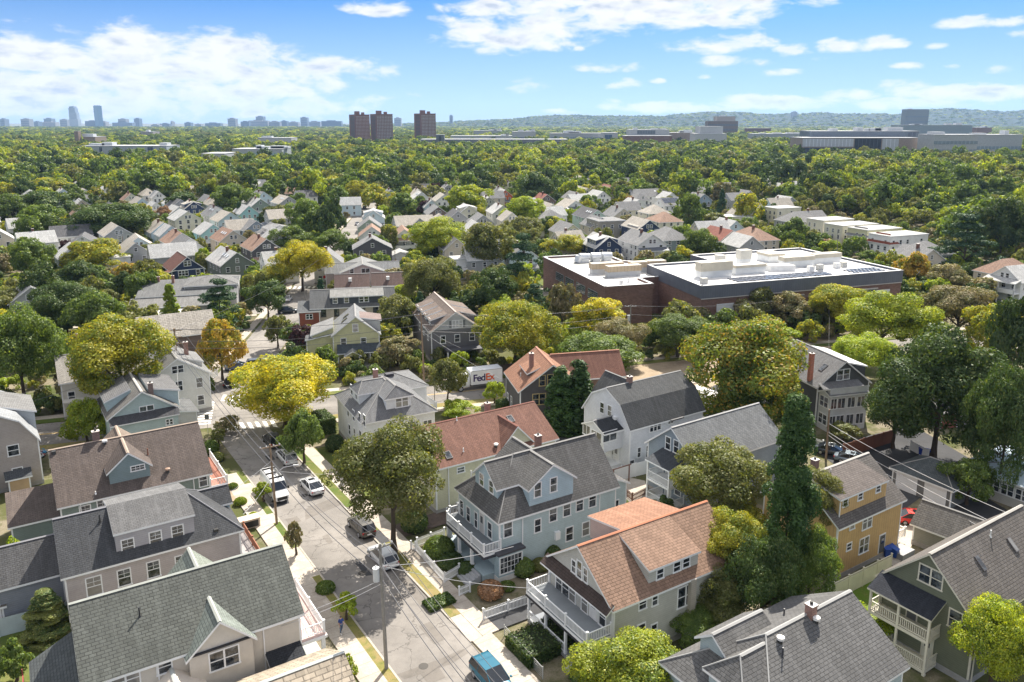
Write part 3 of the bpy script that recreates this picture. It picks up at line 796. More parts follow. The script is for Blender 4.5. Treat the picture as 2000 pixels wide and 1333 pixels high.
# ---------------------------------------------------------------- the near houses
GREYROOF = (.185,.182,.18); CHAR = (.10,.105,.12); BROWNROOF = (.155,.125,.115); ORANGEROOF = (.40,.26,.19); REDROOF = (.29,.155,.12)
LT = (.38,.38,.38)
def h_orange():
    s = House('grey-white clapboard house with orange shingle roof, shed dormer and white-railed deck', (1127,1066), 9.3, 58, 15, 9.3, 6.0, (.50,.50,.47), ORANGEROOF, back=-.3, cat='house', row=.28)
    s._cap = paint((.40,.17,.10), .9)
    s.body()
    s.dormer(-1, 4.3, 10.1, 4.15, 7.75, 'shed', inner=0, wins=[], zp=9.25, ov=.2)
    d = s.last
    s.winp(('y', -4.15, -1), [(1289,1121,.7,.85),(1322,1107,.75,.85),(1340,1099,.75,.85)], parent=d)
    s.dormer(1, 5.5, 12.5, 5.6, 7.9, 'shed', inner=0, zp=8.9, wm=siding((.55,.45,.42)), rm=shingle((.50,.27,.18)))
    s.winp('W', [(1121,1107,.5,1.1),(1132,1113,.6,1.5),(1144,1124,.5,1.2)])
    s.winp('W', [(1092,1139),(1105,1150,.95,1.6),(1118,1160)])
    s.winp('W', [(1142,1179,.8,1.6),(1177,1206,.8,1.6)])
    q = s.loc3(1160, 1189, 'x', 0.0); s.door('W', q.y, 3.35, c=(.7,.7,.7))
    s.winp('S', [(1255,1180,.75,.9),(1279,1172,.55,.95),(1252,1234,.8,1.4),(1277,1230,.6,1.0),(1331,1167,.85,1.9),(1347,1160,.85,1.9)])
    # pent roof across the front gable
    m = MB(); m.slab([[(-.85,-4.85,5.45),(.0,-4.85,6.15),(0,4.85,6.15),(-.85,4.85,5.45)][::-1]], .16)
    m.build('pent_roof', [shingle((.12,.09,.08)), WHITE], s.root)
    m = MB(); m.box(-2.6, 0, -4.6, 4.5, 3.0, 3.28, 0, 1); m.build('deck', [WHITE, paint((.22,.24,.26), .7)], s.root)
    s.part('deck_fascia', -2.64, -.02, -4.64, 4.54, 2.78, 2.99, paint((.03,.03,.035)))
    s.rail([(0,-4.5),(-2.5,-4.5),(-2.5,-1.5),(-2.5,1.5),(-2.5,4.4),(0,4.4)], 3.28)
    s.posts([(-2.4,-4.4),(-2.4,-1.4),(-2.4,1.6),(-2.4,4.3)], .5, 2.78)
    m = MB(); m.box(-2.5, 0, -4.5, 4.4, .1, .5, 0, 1); m.build('porch_floor', [paint((.3,.3,.3)), paint((.2,.22,.25))], s.root)
    s.rail([(-2.45,-1.4),(-2.45,1.6),(-2.45,4.3)], .5, .9)
    s.part('porch_step', -3.3, -2.5, -4.2, -2.6, 0, .28, paint((.42,.42,.42)))
    s.winp('W', [(1110,1235,1.4,1.3,'pair'),(1135,1255,.8,1.3)])
    s.downspout(-.02+.1, -4.75, 5.8)
    s.vent(1256, 1063, 'pipe', .4, (.8,.8,.8)); 
    s.part('corner_bay', 8.5, 9.1, -5.1, -4.6, 0, 5.7, siding((.46,.42,.37)))
h_orange()
def h_blue():
    s = House('large light blue house with grey hip roof, gabled dormers and white balcony rail', (918,908), 10.8, 58, 14.9, 8.6, 6.5, (.45,.55,.58), GREYROOF, back=-.9)
    s.vol(0, s.L, -4.3, 4.3, 0, 6.5, 10.8, 'x', 'hip', hip0=4.3, hip1=0, found=True)
    # front dormer and side dormer
    wo, ro = s.vol(1.0, 5.2, -2.3, 2.3, 6.6, 8.8, 10.75, 'x', 'gable', ov=.25, open1=True, wn='dormer', trim=False, wm=siding((.42,.54,.61)))
    ro.parent = wo
    for u in (-1.05, .95): s.win(('x', 1.0, -1), u, 8.3, .75, 1.25, parent=wo)
    s.dormer(-1, 3.7, 9.2, 4.1, 8.8, 'gable', zp=10.75, wm=siding((.42,.54,.61)))
    s.winp(('y', -4.1, -1), [(1050,957,.75,1.5),(1081,947,.75,1.5)], parent=s.last)
    s.dormer(1, 4.5, 9.5, 4.1, 8.6, 'gable', zp=10.6)
    s.winp('W', [(891,977,.55,1.5),(902,993,.7,1.7),(915,1005,.7,1.6),(930,1016,.55,1.7),(957,1036,.75,1.6)])
    q = s.loc3(942, 1033, 'x', 0.0); s.door('W', q.y, 3.3, .8, 2.2, (.5,.5,.5))
    s.winp('S', [(992,1033,.9,1.7),(1050,1027,.7,1.4),(1080,1004,.85,1.6),(1107,994,.85,1.6),(1132,984,.85,1.6),(1157,975,.85,1.6),(1112,1043,.85,1.5),(1144,1033,.85,1.5)])
    q = s.loc3(1087, 1045, 'y', -4.3); s.part('meter_box', q.x-.3, q.x+.3, -4.6, -4.3, q.z-.45, q.z+.45, WHITE)
    for (x_, y_) in ((2.7,-4.37),(12.6,-4.37)): s.downspout(x_, y_, 6.2)
    # rear bay
    wo, ro = s.vol(14.9, 17.0, -3.6, 3.6, 0, 5.9, 6.9, 'y', 'shedr', ov=.3)
    s.winp(('y', -3.6, -1), [(1197,992,1.5,1.5,'pair')])
    # two storey front porch
    m = MB(); m.prism([(-2.0,-4.6),(0,-4.6),(0,4.4),(-1.2,4.4),(-2.0,3.4)], 2.98, 3.25, 0, 1); m.build('deck', [WHITE, paint((.16,.18,.20), .7)], s.root)
    m = MB(); m.prism([(-2.05,-4.65),(0,-4.65),(0,4.45),(-1.25,4.45),(-2.05,3.45)], 2.7, 2.97); m.build('deck_fascia', [paint((.05,.05,.06))], s.root)
    s.rail([(0,-4.5),(-1.9,-4.5),(-1.9,-1.9),(-1.9,.8),(-1.9,3.4),(-1.1,4.3),(0,4.3)], 3.25)
    s.posts([(-1.85,-1.9),(-1.85,.8),(-1.85,3.3),(-1.1,4.2)], .8, 2.7, .14)
    s.part('porch_floor', -1.9, 0, -4.3, 4.3, 0, .8, siding((.36,.45,.5)))
    m = MB()
    for k in range(5): m.box(-2.0-.32*(k+1), -2.0-.32*k, -4.0, -1.9, 0, .78-.15*k)
    m.build('front_steps', [paint((.34,.35,.37))], s.root)
    s.winp('W', [(905,1075,1.6,1.4,'pair')])
    # glazed sun room on the corner
    s.part('sunroom', -.6, 2.3, -5.1, -4.3, 0, 2.95, siding((.36,.47,.53)))
    s.part('sunroom_roof', -.75, 2.5, -5.3, -4.28, 2.95, 3.15, paint((.06,.06,.07)))
    s.win(('y', -5.1, -1), .85, 1.75, 2.5, 1.7, 'grid')
    s.part('sunroom_base', -.65, 2.35, -5.15, -4.3, -.2, .55, paint((.6,.6,.6)))
    s.chimneyp(1051, 850, 10.6, c=(.22,.09,.07))
    s.downspout(-.05, -4.36, 6.2, 3.2)
    q = s.loc3(921, 925, 'x', 1.0)
    m = MB(); m.box(.9, .99, q.y-.04, q.y+.04, q.z-.35, q.z+.35); m.build('gable_finial', [WHITE], s.root)
    m = MB(); m.box(15.2,16.6,-5.2,-3.7,.9,1.0); m.box(15.2,16.6,-5.2,-3.7,0.3,.36); m.box(15.2,15.3,-5.2,-3.7,0,1.0); m.box(16.5,16.6,-5.2,-3.7,0,1.0)
    m.build('rear_landing', [WHITE], s.root)
h_blue()
def h_cream():
    s = House('cream clapboard house with long faded red-brown roof behind the street maple', (810,835), 9, 58, 17, 11, 6.0, (.58,.56,.42), REDROOF, back=0, row=.2)
    s._cap = paint((.20,.09,.07), .9)
    s.body()
    s.dormer(-1, 9.0, 13.6, 5.2, 6.2, 'gable', zp=8.6)
    s.chimneyp(952, 787, 9.7, c=(.36,.15,.12))
    s.skylight(997, 819, .8, 1.1); s.skylight(875, 890, .8, 1.1)
    s.vent(892, 822, 'pipe', .5, (.8,.8,.8)); s.vent(905, 883, 'pipe', .5, (.8,.8,.8)); s.vent(969, 874, 'mush', .3, (.7,.7,.7))
    s.winp('S', [(832,985,1.8,1.5,'pair'),(900,918,.9,.6),(880,1000,1.0,1.3)])
    s.winp('W', [(800,965,1.5,1.5,'pair'),(806,985,.8,1.8)])
    s.winp('W', [(770,925),(790,940)])
    s.downspout(1.6, -5.58, 5.7)
    s.part('porch_base', 2.5, 6.5, -6.8, -5.5, 0, .9, WHITE)
h_cream()
def h_whitehip():
    s = House('white hip-roofed house with two boxy dormers and red chimney by the intersection', (748,738), 9.4, 62, 10, 9, 6.2, (.72,.74,.77), (.27,.275,.285), at_xy=(-22.7,103.9), row=.2)
    s.vol(0, 10.2, -6.2, 6.2, 0, 6.2, 9.6, 'y', 'hip', hip0=5.2, hip1=5.2, found=True)
    wl = siding((.74,.77,.80))
    # dormer looking to the street (-x) and dormer looking to the camera (-y)
    wo, ro = s.vol(1.0, 5.0, -1.6, 1.8, 5.9, 8.6, 9.7, 'x', 'hip', ov=.3, hip0=1.0, hip1=0, wn='dormer', trim=False, wm=wl); ro.parent = wo
    s.winp(('x', 1.0, -1), [(687,762,.8,1.35),(696,771,.8,1.35)], parent=wo)
    wo, ro = s.vol(3.6, 7.2, -5.2, -.5, 5.9, 8.6, 9.7, 'y', 'hip', ov=.3, hip0=1.0, hip1=0, wn='dormer', trim=False, wm=wl); ro.parent = wo
    s.winp(('y', -5.2, -1), [(785,784,1.7,1.5,'pair')], parent=wo)
    s.chimney(4.4, 1.5, 10.6, c=(.38,.17,.13))
    for (px, py) in ((680,803),(691,812),(703,818),(712,822),(683,840),(693,848),(704,852)):
        q = s.loc3(px, py, 'x', 0.0); s.win('W', q.y, q.z, .8, 1.5)
    s.winp(('y', -6.2, -1), [(800,832,1.6,1.0,'slide'),(835,828,1.2,1.0,'slide')])
    wo, ro = s.vol(5.0, 13.5, 5.0, 13.0, 0, 5.8, 7.2, 'x', 'hip', ov=.3)
    s.winp(('y', 5.0, -1), [(785,775)])
    s.part('roof_hatch', 8.2, 9.4, 8.0, 9.0, 6.6, 7.3, paint((.05,.05,.06)))
    s.rail([(13.5,6),(15.5,6),(15.5,12)], 1.2, 1.0)
h_whitehip()
def h_brown():
    s = House('dark brown house with orange roof and yellow-trimmed windows behind the cedars', (1080,712), 10, -13, 9.5, 10, 6.4, (.10,.095,.10), (.45,.24,.16), row=.2)
    s._cap = paint((.40,.2,.14), .9)
    s.body()
    yel = paint((.45,.36,.18), .6)
    s.winp('W', [(1059,744,.8,1.5),(1075,742,.8,1.5),(1053,780,1.9,1.6,'pair'),(1049,818,1.5,1.6,'pair')], fr=yel)
    s.winp(('y', 5.0, 1), [(992,778,.7,1.6),(999,785,.7,1.6)])
    s.chimneyp(1038, 690, 10.8, c=(.26,.11,.09))
    s.dormer(1, 2.0, 6.5, 3.2, 8.3, 'shed', zp=9.6)
    wo, ro = s.vol(4.5, 11.0, -13.0, -2.0, 0, 6.2, 9.2, 'y', 'gable', rm=shingle((.33,.17,.13), .2), wm=siding((.20,.13,.10)))
    s.vent(1017, 735, 'pipe', .5)
h_brown()
def h_gambrel():
    s = House('white house with charcoal gambrel roof and a glazed upper porch', (1184,757), 10.5, 57, 13.2, 9.6, 6.5, (.70,.72,.76), (.13,.135,.14), back=-.2, row=.2)
    s._cap = paint((.25,.25,.25), .9)
    s.body('gambrel', ov=.6)
    s.winp('W', [(1176,797,.75,1.4),(1191,803,.75,1.4),(1188,880,.8,1.0),(1199,882,.8,1.0)])
    s.winp('S', [(1280,833,1.9,1.2,'tri'),(1310,823,.9,.6,'slide'),(1248,884,.5,1.3),(1265,882,.5,1.6),(1234,906,.7,.9)])
    s.part('window_awning', 6.8, 9.1, -5.35, -4.8, 5.95, 6.1, paint((.05,.05,.06)))
    # enclosed two level porch at the front
    s.vol(-3.1, 0, -3.3, .9, 3.1, 5.9, 6.9, 'x', 'gable', ov=.3, rk=.25, open1=True, wn='porch', rn='porch_roof', rm=shingle((.07,.075,.085), .2), trim=False)
    s.posts([(-3.0,-3.2),(-3.0,.8)], .8, 3.1, .09)
    s.part('porch_floor', -3.1, 0, -3.3, .9, 0, .85, WHITE)
    s.winp(('y', -3.3, -1), [(1191,852,2.2,1.3,'slide')]); s.winp(('x', -3.1, -1), [(1165,853,2.0,1.3,'slide'),(1146,840,1.4,1.3,'slide')])
    s.chimneyp(1230, 735, 11.3, c=(.25,.12,.1))
    s.door('W', -2.2, .8, .9, 2.0, (.68,.68,.68)); s.door('W', -.8, .8, .9, 2.0, (.68,.68,.68))
    wo, ro = s.vol(3.5, 10, 3.0, 8.2, 0, 6.0, 9.4, 'y', 'gable', open0=True)
    s.part('cooling_unit', -.35, -.0, -2.2, -1.6, 6.6, 7.0, WHITE)
h_gambrel()
def h_bluegrey():
    s = House('blue-grey house with pale grey gable roof and two stacked white-railed rear porches', (1314,834), 9.5, 57, 15, 8.2, 6.3, (.26,.31,.36), (.27,.28,.29), row=.2)
    s._cap = paint((.34,.34,.34), .9)
    s.body()
    s.winp('W', [(1305,866,.75,1.5),(1321,873,.75,1.5)])
    m = MB(); m.slab([[(-2.9,-2.6,5.55),(.0,-2.6,6.35),(0,1.5,6.35),(-2.9,1.5,5.55)][::-1]], .18); m.build('porch_roof', [shingle((.10,.11,.125), .2), WHITE], s.root)
    for z in (.45, 3.2): s.part('porch_deck', -2.7, 0, -2.4, 1.3, z-.25, z, WHITE)
    for z in (.45, 3.2): s.rail([(0,-2.35),(-2.6,-2.35),(-2.6,1.25),(0,1.25)], z, 1.0)
    s.posts([(-2.6,-2.35),(-2.6,1.25)], 0, 5.5, .09)
    for z in (.45, 3.2): s.door('W', .3, z, .9, 2.0, (.5,.5,.5)); s.win('W', -1.3, z+1.4, .9, 1.2)
    s.winp('S', [(1380,905),(1420,890)])
h_bluegrey()
def h_mustard():
    s = House('mustard yellow house with brown-grey roof and full-width side dormer beside the tall poplar', (1597,921), 9.5, 57, 8.6, 9.0, 6.2, (.56,.38,.18), (.20,.185,.175), back=2.5, vert=True, sp=.4)
    s.L = 11.1
    s._cap = paint((.40,.38,.36), .9)
    s.body()
    s.dormer(-1, .9, 8.8, 3.9, 8.5, 'shed', zp=9.45, ov=.15, rm=shingle((.19,.165,.155)))
    s.winp(('y', -3.9, -1), [(1651,982,.7,.7),(1680,970,.7,.7),(1715,955,.7,.7)], parent=s.last)
    s.winp('S', [(1694,1017,1.5,1.5,'pair'),(1665,1020,.7,.8),(1629,1043,1.5,1.5,'pair'),(1687,1065,1.5,1.6,'pair'),(1658,1068,.7,.7),(1628,1090,1.5,1.5,'pair')])
    q = s.loc3(1720, 1078, 'y', -4.5); s.door('S', q.x, .7, .9, 2.0, (.10,.10,.10))
    s.chimneyp(1592, 897, 9.6, c=(.14,.07,.06), w=.7)
    s.vent(1622, 925, 'pipe', .5); s.vent(1654, 938, 'mush', .3, (.7,.7,.7))
    s.downspout(.85, -3.95, 8.1, 6.4)
    s.part('entry_landing', 9.3, 11.5, -6.2, -4.5, 0, .7, paint((.25,.25,.26)))
    s.rail([(11.2,-4.0),(13.2,-4.0),(13.2,-1)], .7, 1.0)
h_mustard()
def h_green():
    s = House('olive green house with brown-grey roof and two stacked cream porches at the right edge', (1818,1080), 10, 57, 15, 8.2, 6.0, (.17,.18,.125), (.22,.20,.185), row=.26, back=-.1)
    s._cap = paint((.34,.325,.30), .9)
    cream = paint((.62,.58,.48), .6, .06); s.tm = cream
    s.body()
    s.winp('W', [(1818,1127,1.9,1.45,'pair'),(1866,1211,.95,1.5)])
    m = MB(); m.slab([[(-2.1,-1.7,5.35),(.0,-1.7,6.35),(0,4.0,6.35),(-2.1,4.0,5.35)][::-1]], .16); m.build('porch_roof', [shingle((.05,.055,.07), .2), cream], s.root)
    for z in (.45, 3.2): s.part('porch_deck', -1.9, 0, -1.5, 3.8, z-.25, z, cream)
    for z in (.45, 3.2): s.rail([(0,-1.45),(-1.8,-1.45),(-1.8,1.2),(-1.8,3.75),(0,3.75)], z, .95, posts=False)
    s.posts([(-1.8,-1.45),(-1.8,1.2),(-1.8,3.75)], 0, 5.4, .09)
    s.door('W', 3.0, .45, .9, 2.0, (.6,.58,.5)); s.win('W', 2.9, 4.6, 1.0, 1.3); s.door('W', -.6, .45, .8, 2.0, (.6,.58,.5)); s.door('W', 1.0, 3.2, .8, 2.0, (.12,.12,.12))
    s.skylight(1914, 1101, .55, 1.3); s.skylight(1977, 1065, .55, 1.3)
    s.vent(1934, 1048, 'pipe', .6, (.8,.8,.8))
    s.downspout(.3, -4.2, 5.7); s.winp('S', [(1925,1250,1.2,1.4,'pair')])
h_green()
def h_greyhip():
    s = House('pale blue house whose grey hip roof with two dormers fills the bottom of the view', (1490,1242), 9.2, 57, 14, 9.4, 6.0, (.42,.50,.53), (.20,.198,.197), back=4.6, row=.25)
    s._cap = paint((.30,.30,.295), .9)
    s.L = 14.6
    s.vol(0, s.L, -4.9, 4.9, 0, 6.0, 9.2, 'x', 'hip', hip0=4.9, hip1=0, found=True)
    wo, ro = s.vol(2.2, 7.0, 1.0, 3.6, 5.9, 8.05, 9.0, 'x', 'hip', ov=.35, hip0=0.0, hip1=0, wn='dormer', trim=False); ro.parent = wo
    wo, ro = s.vol(.6, 5.0, -1.8, 1.2, 5.9, 7.7, 8.9, 'x', 'hip', ov=.35, hip0=1.3, hip1=0, wn='dormer', trim=False); ro.parent = wo
    s.win(('x', .6, -1), -.9, 6.9, .9, 1.0, parent=wo)
    s.chimneyp(1585, 1180, 10.0, c=(.32,.16,.12), w=.62, d=.62)
    s.vent(1594, 1217, 'mush', .5, (.75,.73,.7)); s.vent(1524, 1256, 'mush', .5, (.75,.73,.7)); s.vent(1528, 1285, 'pipe', .8, (.05,.05,.06)); s.vent(1531, 1203, 'pipe', .6, (.05,.05,.06))
    s.winp('E', [(1745,1320)])
h_greyhip()
def h_darkporch():
    s = House('dark grey house with pale roof and a two-storey white glazed porch', (1652,705), 10, -15, 12, 9.0, 6.5, (.085,.09,.095), (.27,.27,.275), row=.2)
    s.body()
    s.dormer(-1, .8, 10.5, 4.3, 8.7, 'shed', zp=9.7, rm=paint((.62,.62,.62)), wm=siding((.075,.08,.085)))
    s.winp('W', [(1641,733,1.0,1.5),(1653,731,1.0,1.5)])
    s.chimneyp(1586, 690, 10.9, c=(.50,.13,.06))
    s.skylight(1608, 719, .9, 1.4)
    s.vol(-2.6, 0, -2.2, 4.2, 0, 5.7, 6.8, 'y', 'shedr', ov=.0, wn='porch_core', rn='porch_core_roof', wm=siding((.66,.68,.70)), rm=shingle((.27,.27,.28)), trim=False)
    m = MB(); m.slab([[(-2.9,-2.5,5.75),(0,-2.5,6.9),(0,4.5,6.9),(-2.9,4.5,5.75)][::-1]], .16); m.build('porch_roof', [shingle((.28,.28,.29), .2), WHITE], s.root)
    for z in (1.7, 4.4):
        for u in (-1.2, .5, 2.2, 3.5): s.win(('x', -2.6, -1), u, z, 1.2 if u < 3 else .9, 1.5, 'slide')
        s.win(('y', 4.2, 1), -1.3, z, 1.8, 1.5, 'pair')
h_darkporch()
def h_garage():
    s = House('small grey two-door garage with white doors on the back drive', None, 4, -33, 7.4, 6, 2.7, (.20,.20,.20), (.13,.15,.16), at_xy=(54.6,87.6), name='garage', cat='garage', row=.2)
    s.vol(0, 7.4, -3, 3, 0, 2.7, 4.3, 'x', 'hip')
    for u in (1.9, 5.5):
        m = MB(); m.box(u-1.35, u+1.35, 3.0, 3.06, .05, 2.25)
        for k in range(1, 4): m.box(u-1.33, u+1.33, 3.06, 3.075, .05+.55*k, .09+.55*k)
        m.build('garage_door', [paint((.72,.73,.75), .5, .05)], s.root)
h_garage()
def h_shed():
    s = House('low grey-green shed with grey shingle gable roof beside the red car', None, 4.5, 140, 6.5, 4.6, 2.7, (.30,.30,.26), (.19,.18,.17), at_xy=(45.4,79.6), name='shed', cat='shed', row=.25)
    s.body()
h_shed()
def h_sunroom():
    s = House('low pale grey cottage with blue-grey metal roof and window row at the right edge', None, 4.2, 57, 9, 8, 3.2, (.48,.48,.45), (.30,.42,.52), at_xy=(60.2,89.5))
    s.vol(-2, 9, -6, 4, 0, 3.2, 4.6, 'x', 'hip', hip0=3, hip1=3, rm=paint((.42,.52,.60), .45))
    for y in (-4.8,-3.2,-1.6,0,1.6): s.win(('x', -2.0, -1), y, 1.9, 1.3, 1.2, 'pair')
    for x in (-.6, 1.4, 3.4): s.win(('y', -6.0, -1), x, 1.9, 1.3, 1.2, 'pair')
h_sunroom()
def h_beige():
    s = House('pale beige house half hidden behind the big dark tree on the right', (1928,715), 9.2, -13, 12, 9, 6.2, (.62,.58,.45), (.30,.30,.29))
    s.body('hip')
    s.winp(('x',0,-1), [(1914,765),(1916,805,1.4,1.4,'pair'),(1905,765)]); s.winp(('y', 4.5, 1), [(1845,815),(1848,770)])
    s.vol(-.5, 5, 4.5, 7.5, 0, 2.6, 3.4, 'y', 'shed', ov=.3, wm=siding((.28,.10,.07)))
h_beige()
# ---- left side of the street
def h_greenroof():
    s = House('beige stucco house with mossy grey-green shingle roof in the lower left corner', (136,1179), 9.5, 57.3, 15.6, 10.1, 6.0, paint((.53,.50,.45), .8, .1), (.17,.18,.165), back=-.2, row=.27)
    s._cap = paint((.32,.335,.31), .9)
    s.body()
    # gabled bay on the near side, and its twin on the far side
    s.vol(6.9, 11.6, -5.75, 0, 0, 5.75, 7.95, 'y', 'gable', ov=.3, open1=True, wn='bay', rn='bay_roof', rm=shingle((.30,.34,.31), .27), trim=False)
    s.vol(6.9, 11.6, 0, 5.4, 5, 5.9, 8.4, 'y', 'gable', ov=.3, open0=True, wn='bay', rn='bay_roof', rm=shingle((.36,.40,.35), .27), trim=False)
    s.win(('y', -5.75, -1), 9.4, 4.55, 2.1, 1.5, 'pair')
    s.part('bay_cornice', 6.85, 11.65, -5.95, -5.75, 5.62, 5.74, paint((.03,.03,.035)))
    s.winp('S', [(321,1302,.95,1.0),(245,1325,1.8,1.4,'pair')])
    s.vent(273, 1205, 'pipe', .8, (.04,.04,.045)); 
    s.downspout(4.8, -5.12, 5.7); s.downspout(12.6, -5.12, 5.7)
    # street side balcony
    s.part('balcony_deck', 15.6, 17.7, -5.0, 2.8, 2.95, 3.15, paint((.55,.42,.40)))
    s.part('balcony_fascia', 15.6, 17.8, -5.1, 2.9, 2.7, 2.94, WHITE)
    s.rail([(15.6,-4.9),(17.6,-4.9),(17.6,-1.1),(17.6,2.7),(15.6,2.7)], 3.15, 1.0)
    s.posts([(17.5,-4.8),(17.5,2.6)], .5, 2.7, .15)
    s.part('porch_wall', 15.6, 17.6, -4.9, -4.7, 0, 1.3, paint((.62,.58,.52)))
    s.part('porch_floor', 15.6, 17.7, -4.9, 2.7, 0, .5, paint((.45,.48,.46)))
    # side entrance with a little dark roof
    s.vol(12.9, 15.2, -6.6, -5.0, 0, 2.7, 3.3, 'x', 'shed', ov=.25, wn='side_entry', rn='entry_roof', rm=shingle((.05,.055,.065), .2), trim=False)
    s.door(('y', -6.6, -1), 13.9, .1, .95, 2.0, (.55,.57,.62))
    # rear lean-to and dark red stairs
    s.vol(-3.2, 0, -4.8, 4.2, 0, 3.0, 4.6, 'y', 'shed', ov=.25, rm=shingle((.13,.145,.15)), wn='lean_to', rn='lean_to_roof')
    m = MB()
    for k in range(9): m.box(-6.2, -4.0, -3.6+.32*k, -3.3+.32*k, .2*k, .2*k+.08)
    for x_ in (-6.25, -3.95): m.box(x_, x_+.08, -3.6, 3.4, 0, .1); m.box(x_, x_+.08, -3.6, -3.5, 0, 2.6); m.box(x_, x_+.08, 3.3, 3.4, 0, 3.2); m.box(x_, x_+.08, -3.6, 3.4, 2.6, 2.7)
    m.build('rear_stairs', [paint((.26,.05,.05))], s.root)
h_greenroof()
def h_tanroof():
    s = House('low house with tan brick-pattern shingle roof cut by the bottom edge', (665,1275), 5.6, 237, 12, 8.5, 3.2, paint((.62,.56,.48)), (.48,.37,.25), row=.42)
    s.rm = shingle((.56,.48,.38), .42, .9, .22)
    s._cap = paint((.45,.47,.45), .9)
    s.body()
    wo, ro = s.vol(9, 13.0, -6.5, 1.5, 0, 3.4, 4.8, 'y', 'gable', ov=.25, open1=True, rm=paint((.60,.54,.47), .9, .08), wn='wing', rn='wing_roof')
h_tanroof()
def h_purple():
    s = House('pale lilac-grey house with charcoal roof and box dormer of three black windows', (212,992), 8.9, 57, 15.3, 8.0, 5.5, (.46,.42,.42), (.115,.12,.13), back=4.4, row=.2)
    s._cap = paint((.22,.22,.24), .9)
    # local x starts 4.4 m behind the dormer
    s.vol(0, 15.4, -4.1, 4.9, 0, 5.5, 8.9, 'x', 'hip', hip0=0, hip1=4.4, found=True)
    wl = siding((.42,.41,.44))
    wo, ro = s.vol(4.4, 11.3, -3.5, 0.4, 5.2, 7.85, 8.95, 'x', 'shed', ov=.15, rk=.15, wn='dormer', wm=wl, rm=shingle((.20,.20,.205), .2), trim=False); ro.parent = wo
    q0 = s.loc3(250, 1068, 'y', -3.5); q1 = s.loc3(304, 1053, 'y', -3.5); q2 = s.loc3(347, 1041, 'y', -3.5)
    for q in (q0, q1, q2): s.win(('y', -3.5, -1), q.x, q.z, .95, 1.45, 'dhg', parent=wo)
    wo, ro = s.vol(4.4, 11.3, .4, 4.3, 5.2, 7.85, 8.95, 'x', 'shedr', ov=.15, rk=.15, wn='dormer', wm=wl, rm=shingle((.27,.27,.275), .2), trim=False); ro.parent = wo
    fr = WHITE
    s.winp(('y', -4.1, -1), [(184,1145,1.15,1.75,'dhg'),(243,1128,1.0,1.55,'dhg'),(300,1112,1.0,1.55,'dhg'),(355,1100,1.0,1.55,'dhg')])
    s.vol(11.8, 15.6, .8, 3.6, 5.2, 6.3, 7.5, 'x', 'gable', ov=.3, wn='dormer', wm=siding((.30,.42,.50)), trim=False)
    s.vol(-5.2, 0, -1.6, 4.6, 0, 4.6, 6.9, 'x', 'gable', ov=.3, rm=shingle((.15,.15,.155), .2), wn='wing', rn='wing_roof', found=True, wm=siding((.26,.28,.32)))
    s.vent(195, 1017, 'pipe', .6, (.04,.04,.04)); s.vent(422, 1037, 'box', .3, (.05,.05,.05))
    s.part('porch_floor', 15.4, 17.6, -3.8, 3.6, 0, .8, paint((.32,.30,.30)))
    s.rail([(15.4,-3.8),(17.5,-3.8),(17.5,0),(17.5,3.6)], .8, 1.0, mat=paint((.30,.13,.08)))
    s.vol(-8.5, -4.9, -1.6, 3, 0, 2.8, 3.6, 'x', 'gable', ov=.25, wn='shed_wing', rn='shed_wing_roof', wm=siding((.50,.40,.28)), rm=shingle((.24,.22,.20)))
h_purple()
def h_brownroof():
    s = House('grey-green clapboard house with long brown shingle roof and tall cross gable left of the street', (96,879), 9.5, 57, 15.2, 11.8, 5.4, (.22,.27,.25), (.19,.155,.14), back=-.2, row=.22)
    s._cap = paint((.34,.27,.22), .9)
    s.body()
    s.dormer(-1, 5.0, 9.1, 5.0, 7.6, 'gable', zp=9.35, wm=siding((.22,.29,.31)), zb=5.0)
    s.winp(('y', -5.0, -1), [(269,914,1.3,.5,'grid')], parent=s.last)
    s.dormer(1, 5.0, 9.1, 5.0, 7.2, 'gable', zp=9.0, rm=shingle((.34,.27,.22)))
    s.chimneyp(186, 842, 10.6, c=(.18,.09,.08), w=.7, d=.6)
    s.vent(205, 868, 'mush', .4, (.7,.7,.7)); s.vent(328, 923, 'mush', .2, (.3,.2,.15)); s.vent(289, 889, 'pipe', .8, (.2,.08,.05)); s.vent(105, 885, 'box', .2, (.05,.05,.05)); s.vent(187, 965, 'pipe', .3, (.8,.8,.8))
    s.winp('S', [(167,1001,.95,1.5,'dhg'),(201,989,.95,1.5,'dhg'),(396,930,.8,1.4)])
    s.part('cooling_unit', 3.2, 3.9, -6.3, -5.9, 3.4, 3.8, WHITE)
    s.downspout(1.9, -5.98, 5.1); s.downspout(13.4, -5.98, 5.1)
    s.part('porch_deck', 15.2, 17.3, -5.6, 3.5, 2.9, 3.1, paint((.40,.17,.12)))
    s.rail([(15.3,-5.5),(17.2,-5.5),(17.2,-1),(17.2,3.4)], 3.1, 1.0)
    s.posts([(17.1,-5.4),(17.1,3.3)], .3, 2.9, .12)
    s.part('porch_floor', 15.2, 17.3, -5.6, 3.5, 0, .4, paint((.4,.4,.4)))
    s.vol(-4.6, 0, -3.6, 2.6, 0, 3.2, 4.5, 'x', 'shed', ov=.25, wn='wing', rn='wing_roof', rm=shingle((.185,.15,.135), .22))
    # small twin gable seen over the ridge
    s.rail([(-.6,3.0),(-.6,5.8)], .3, 1.6)
h_brownroof()
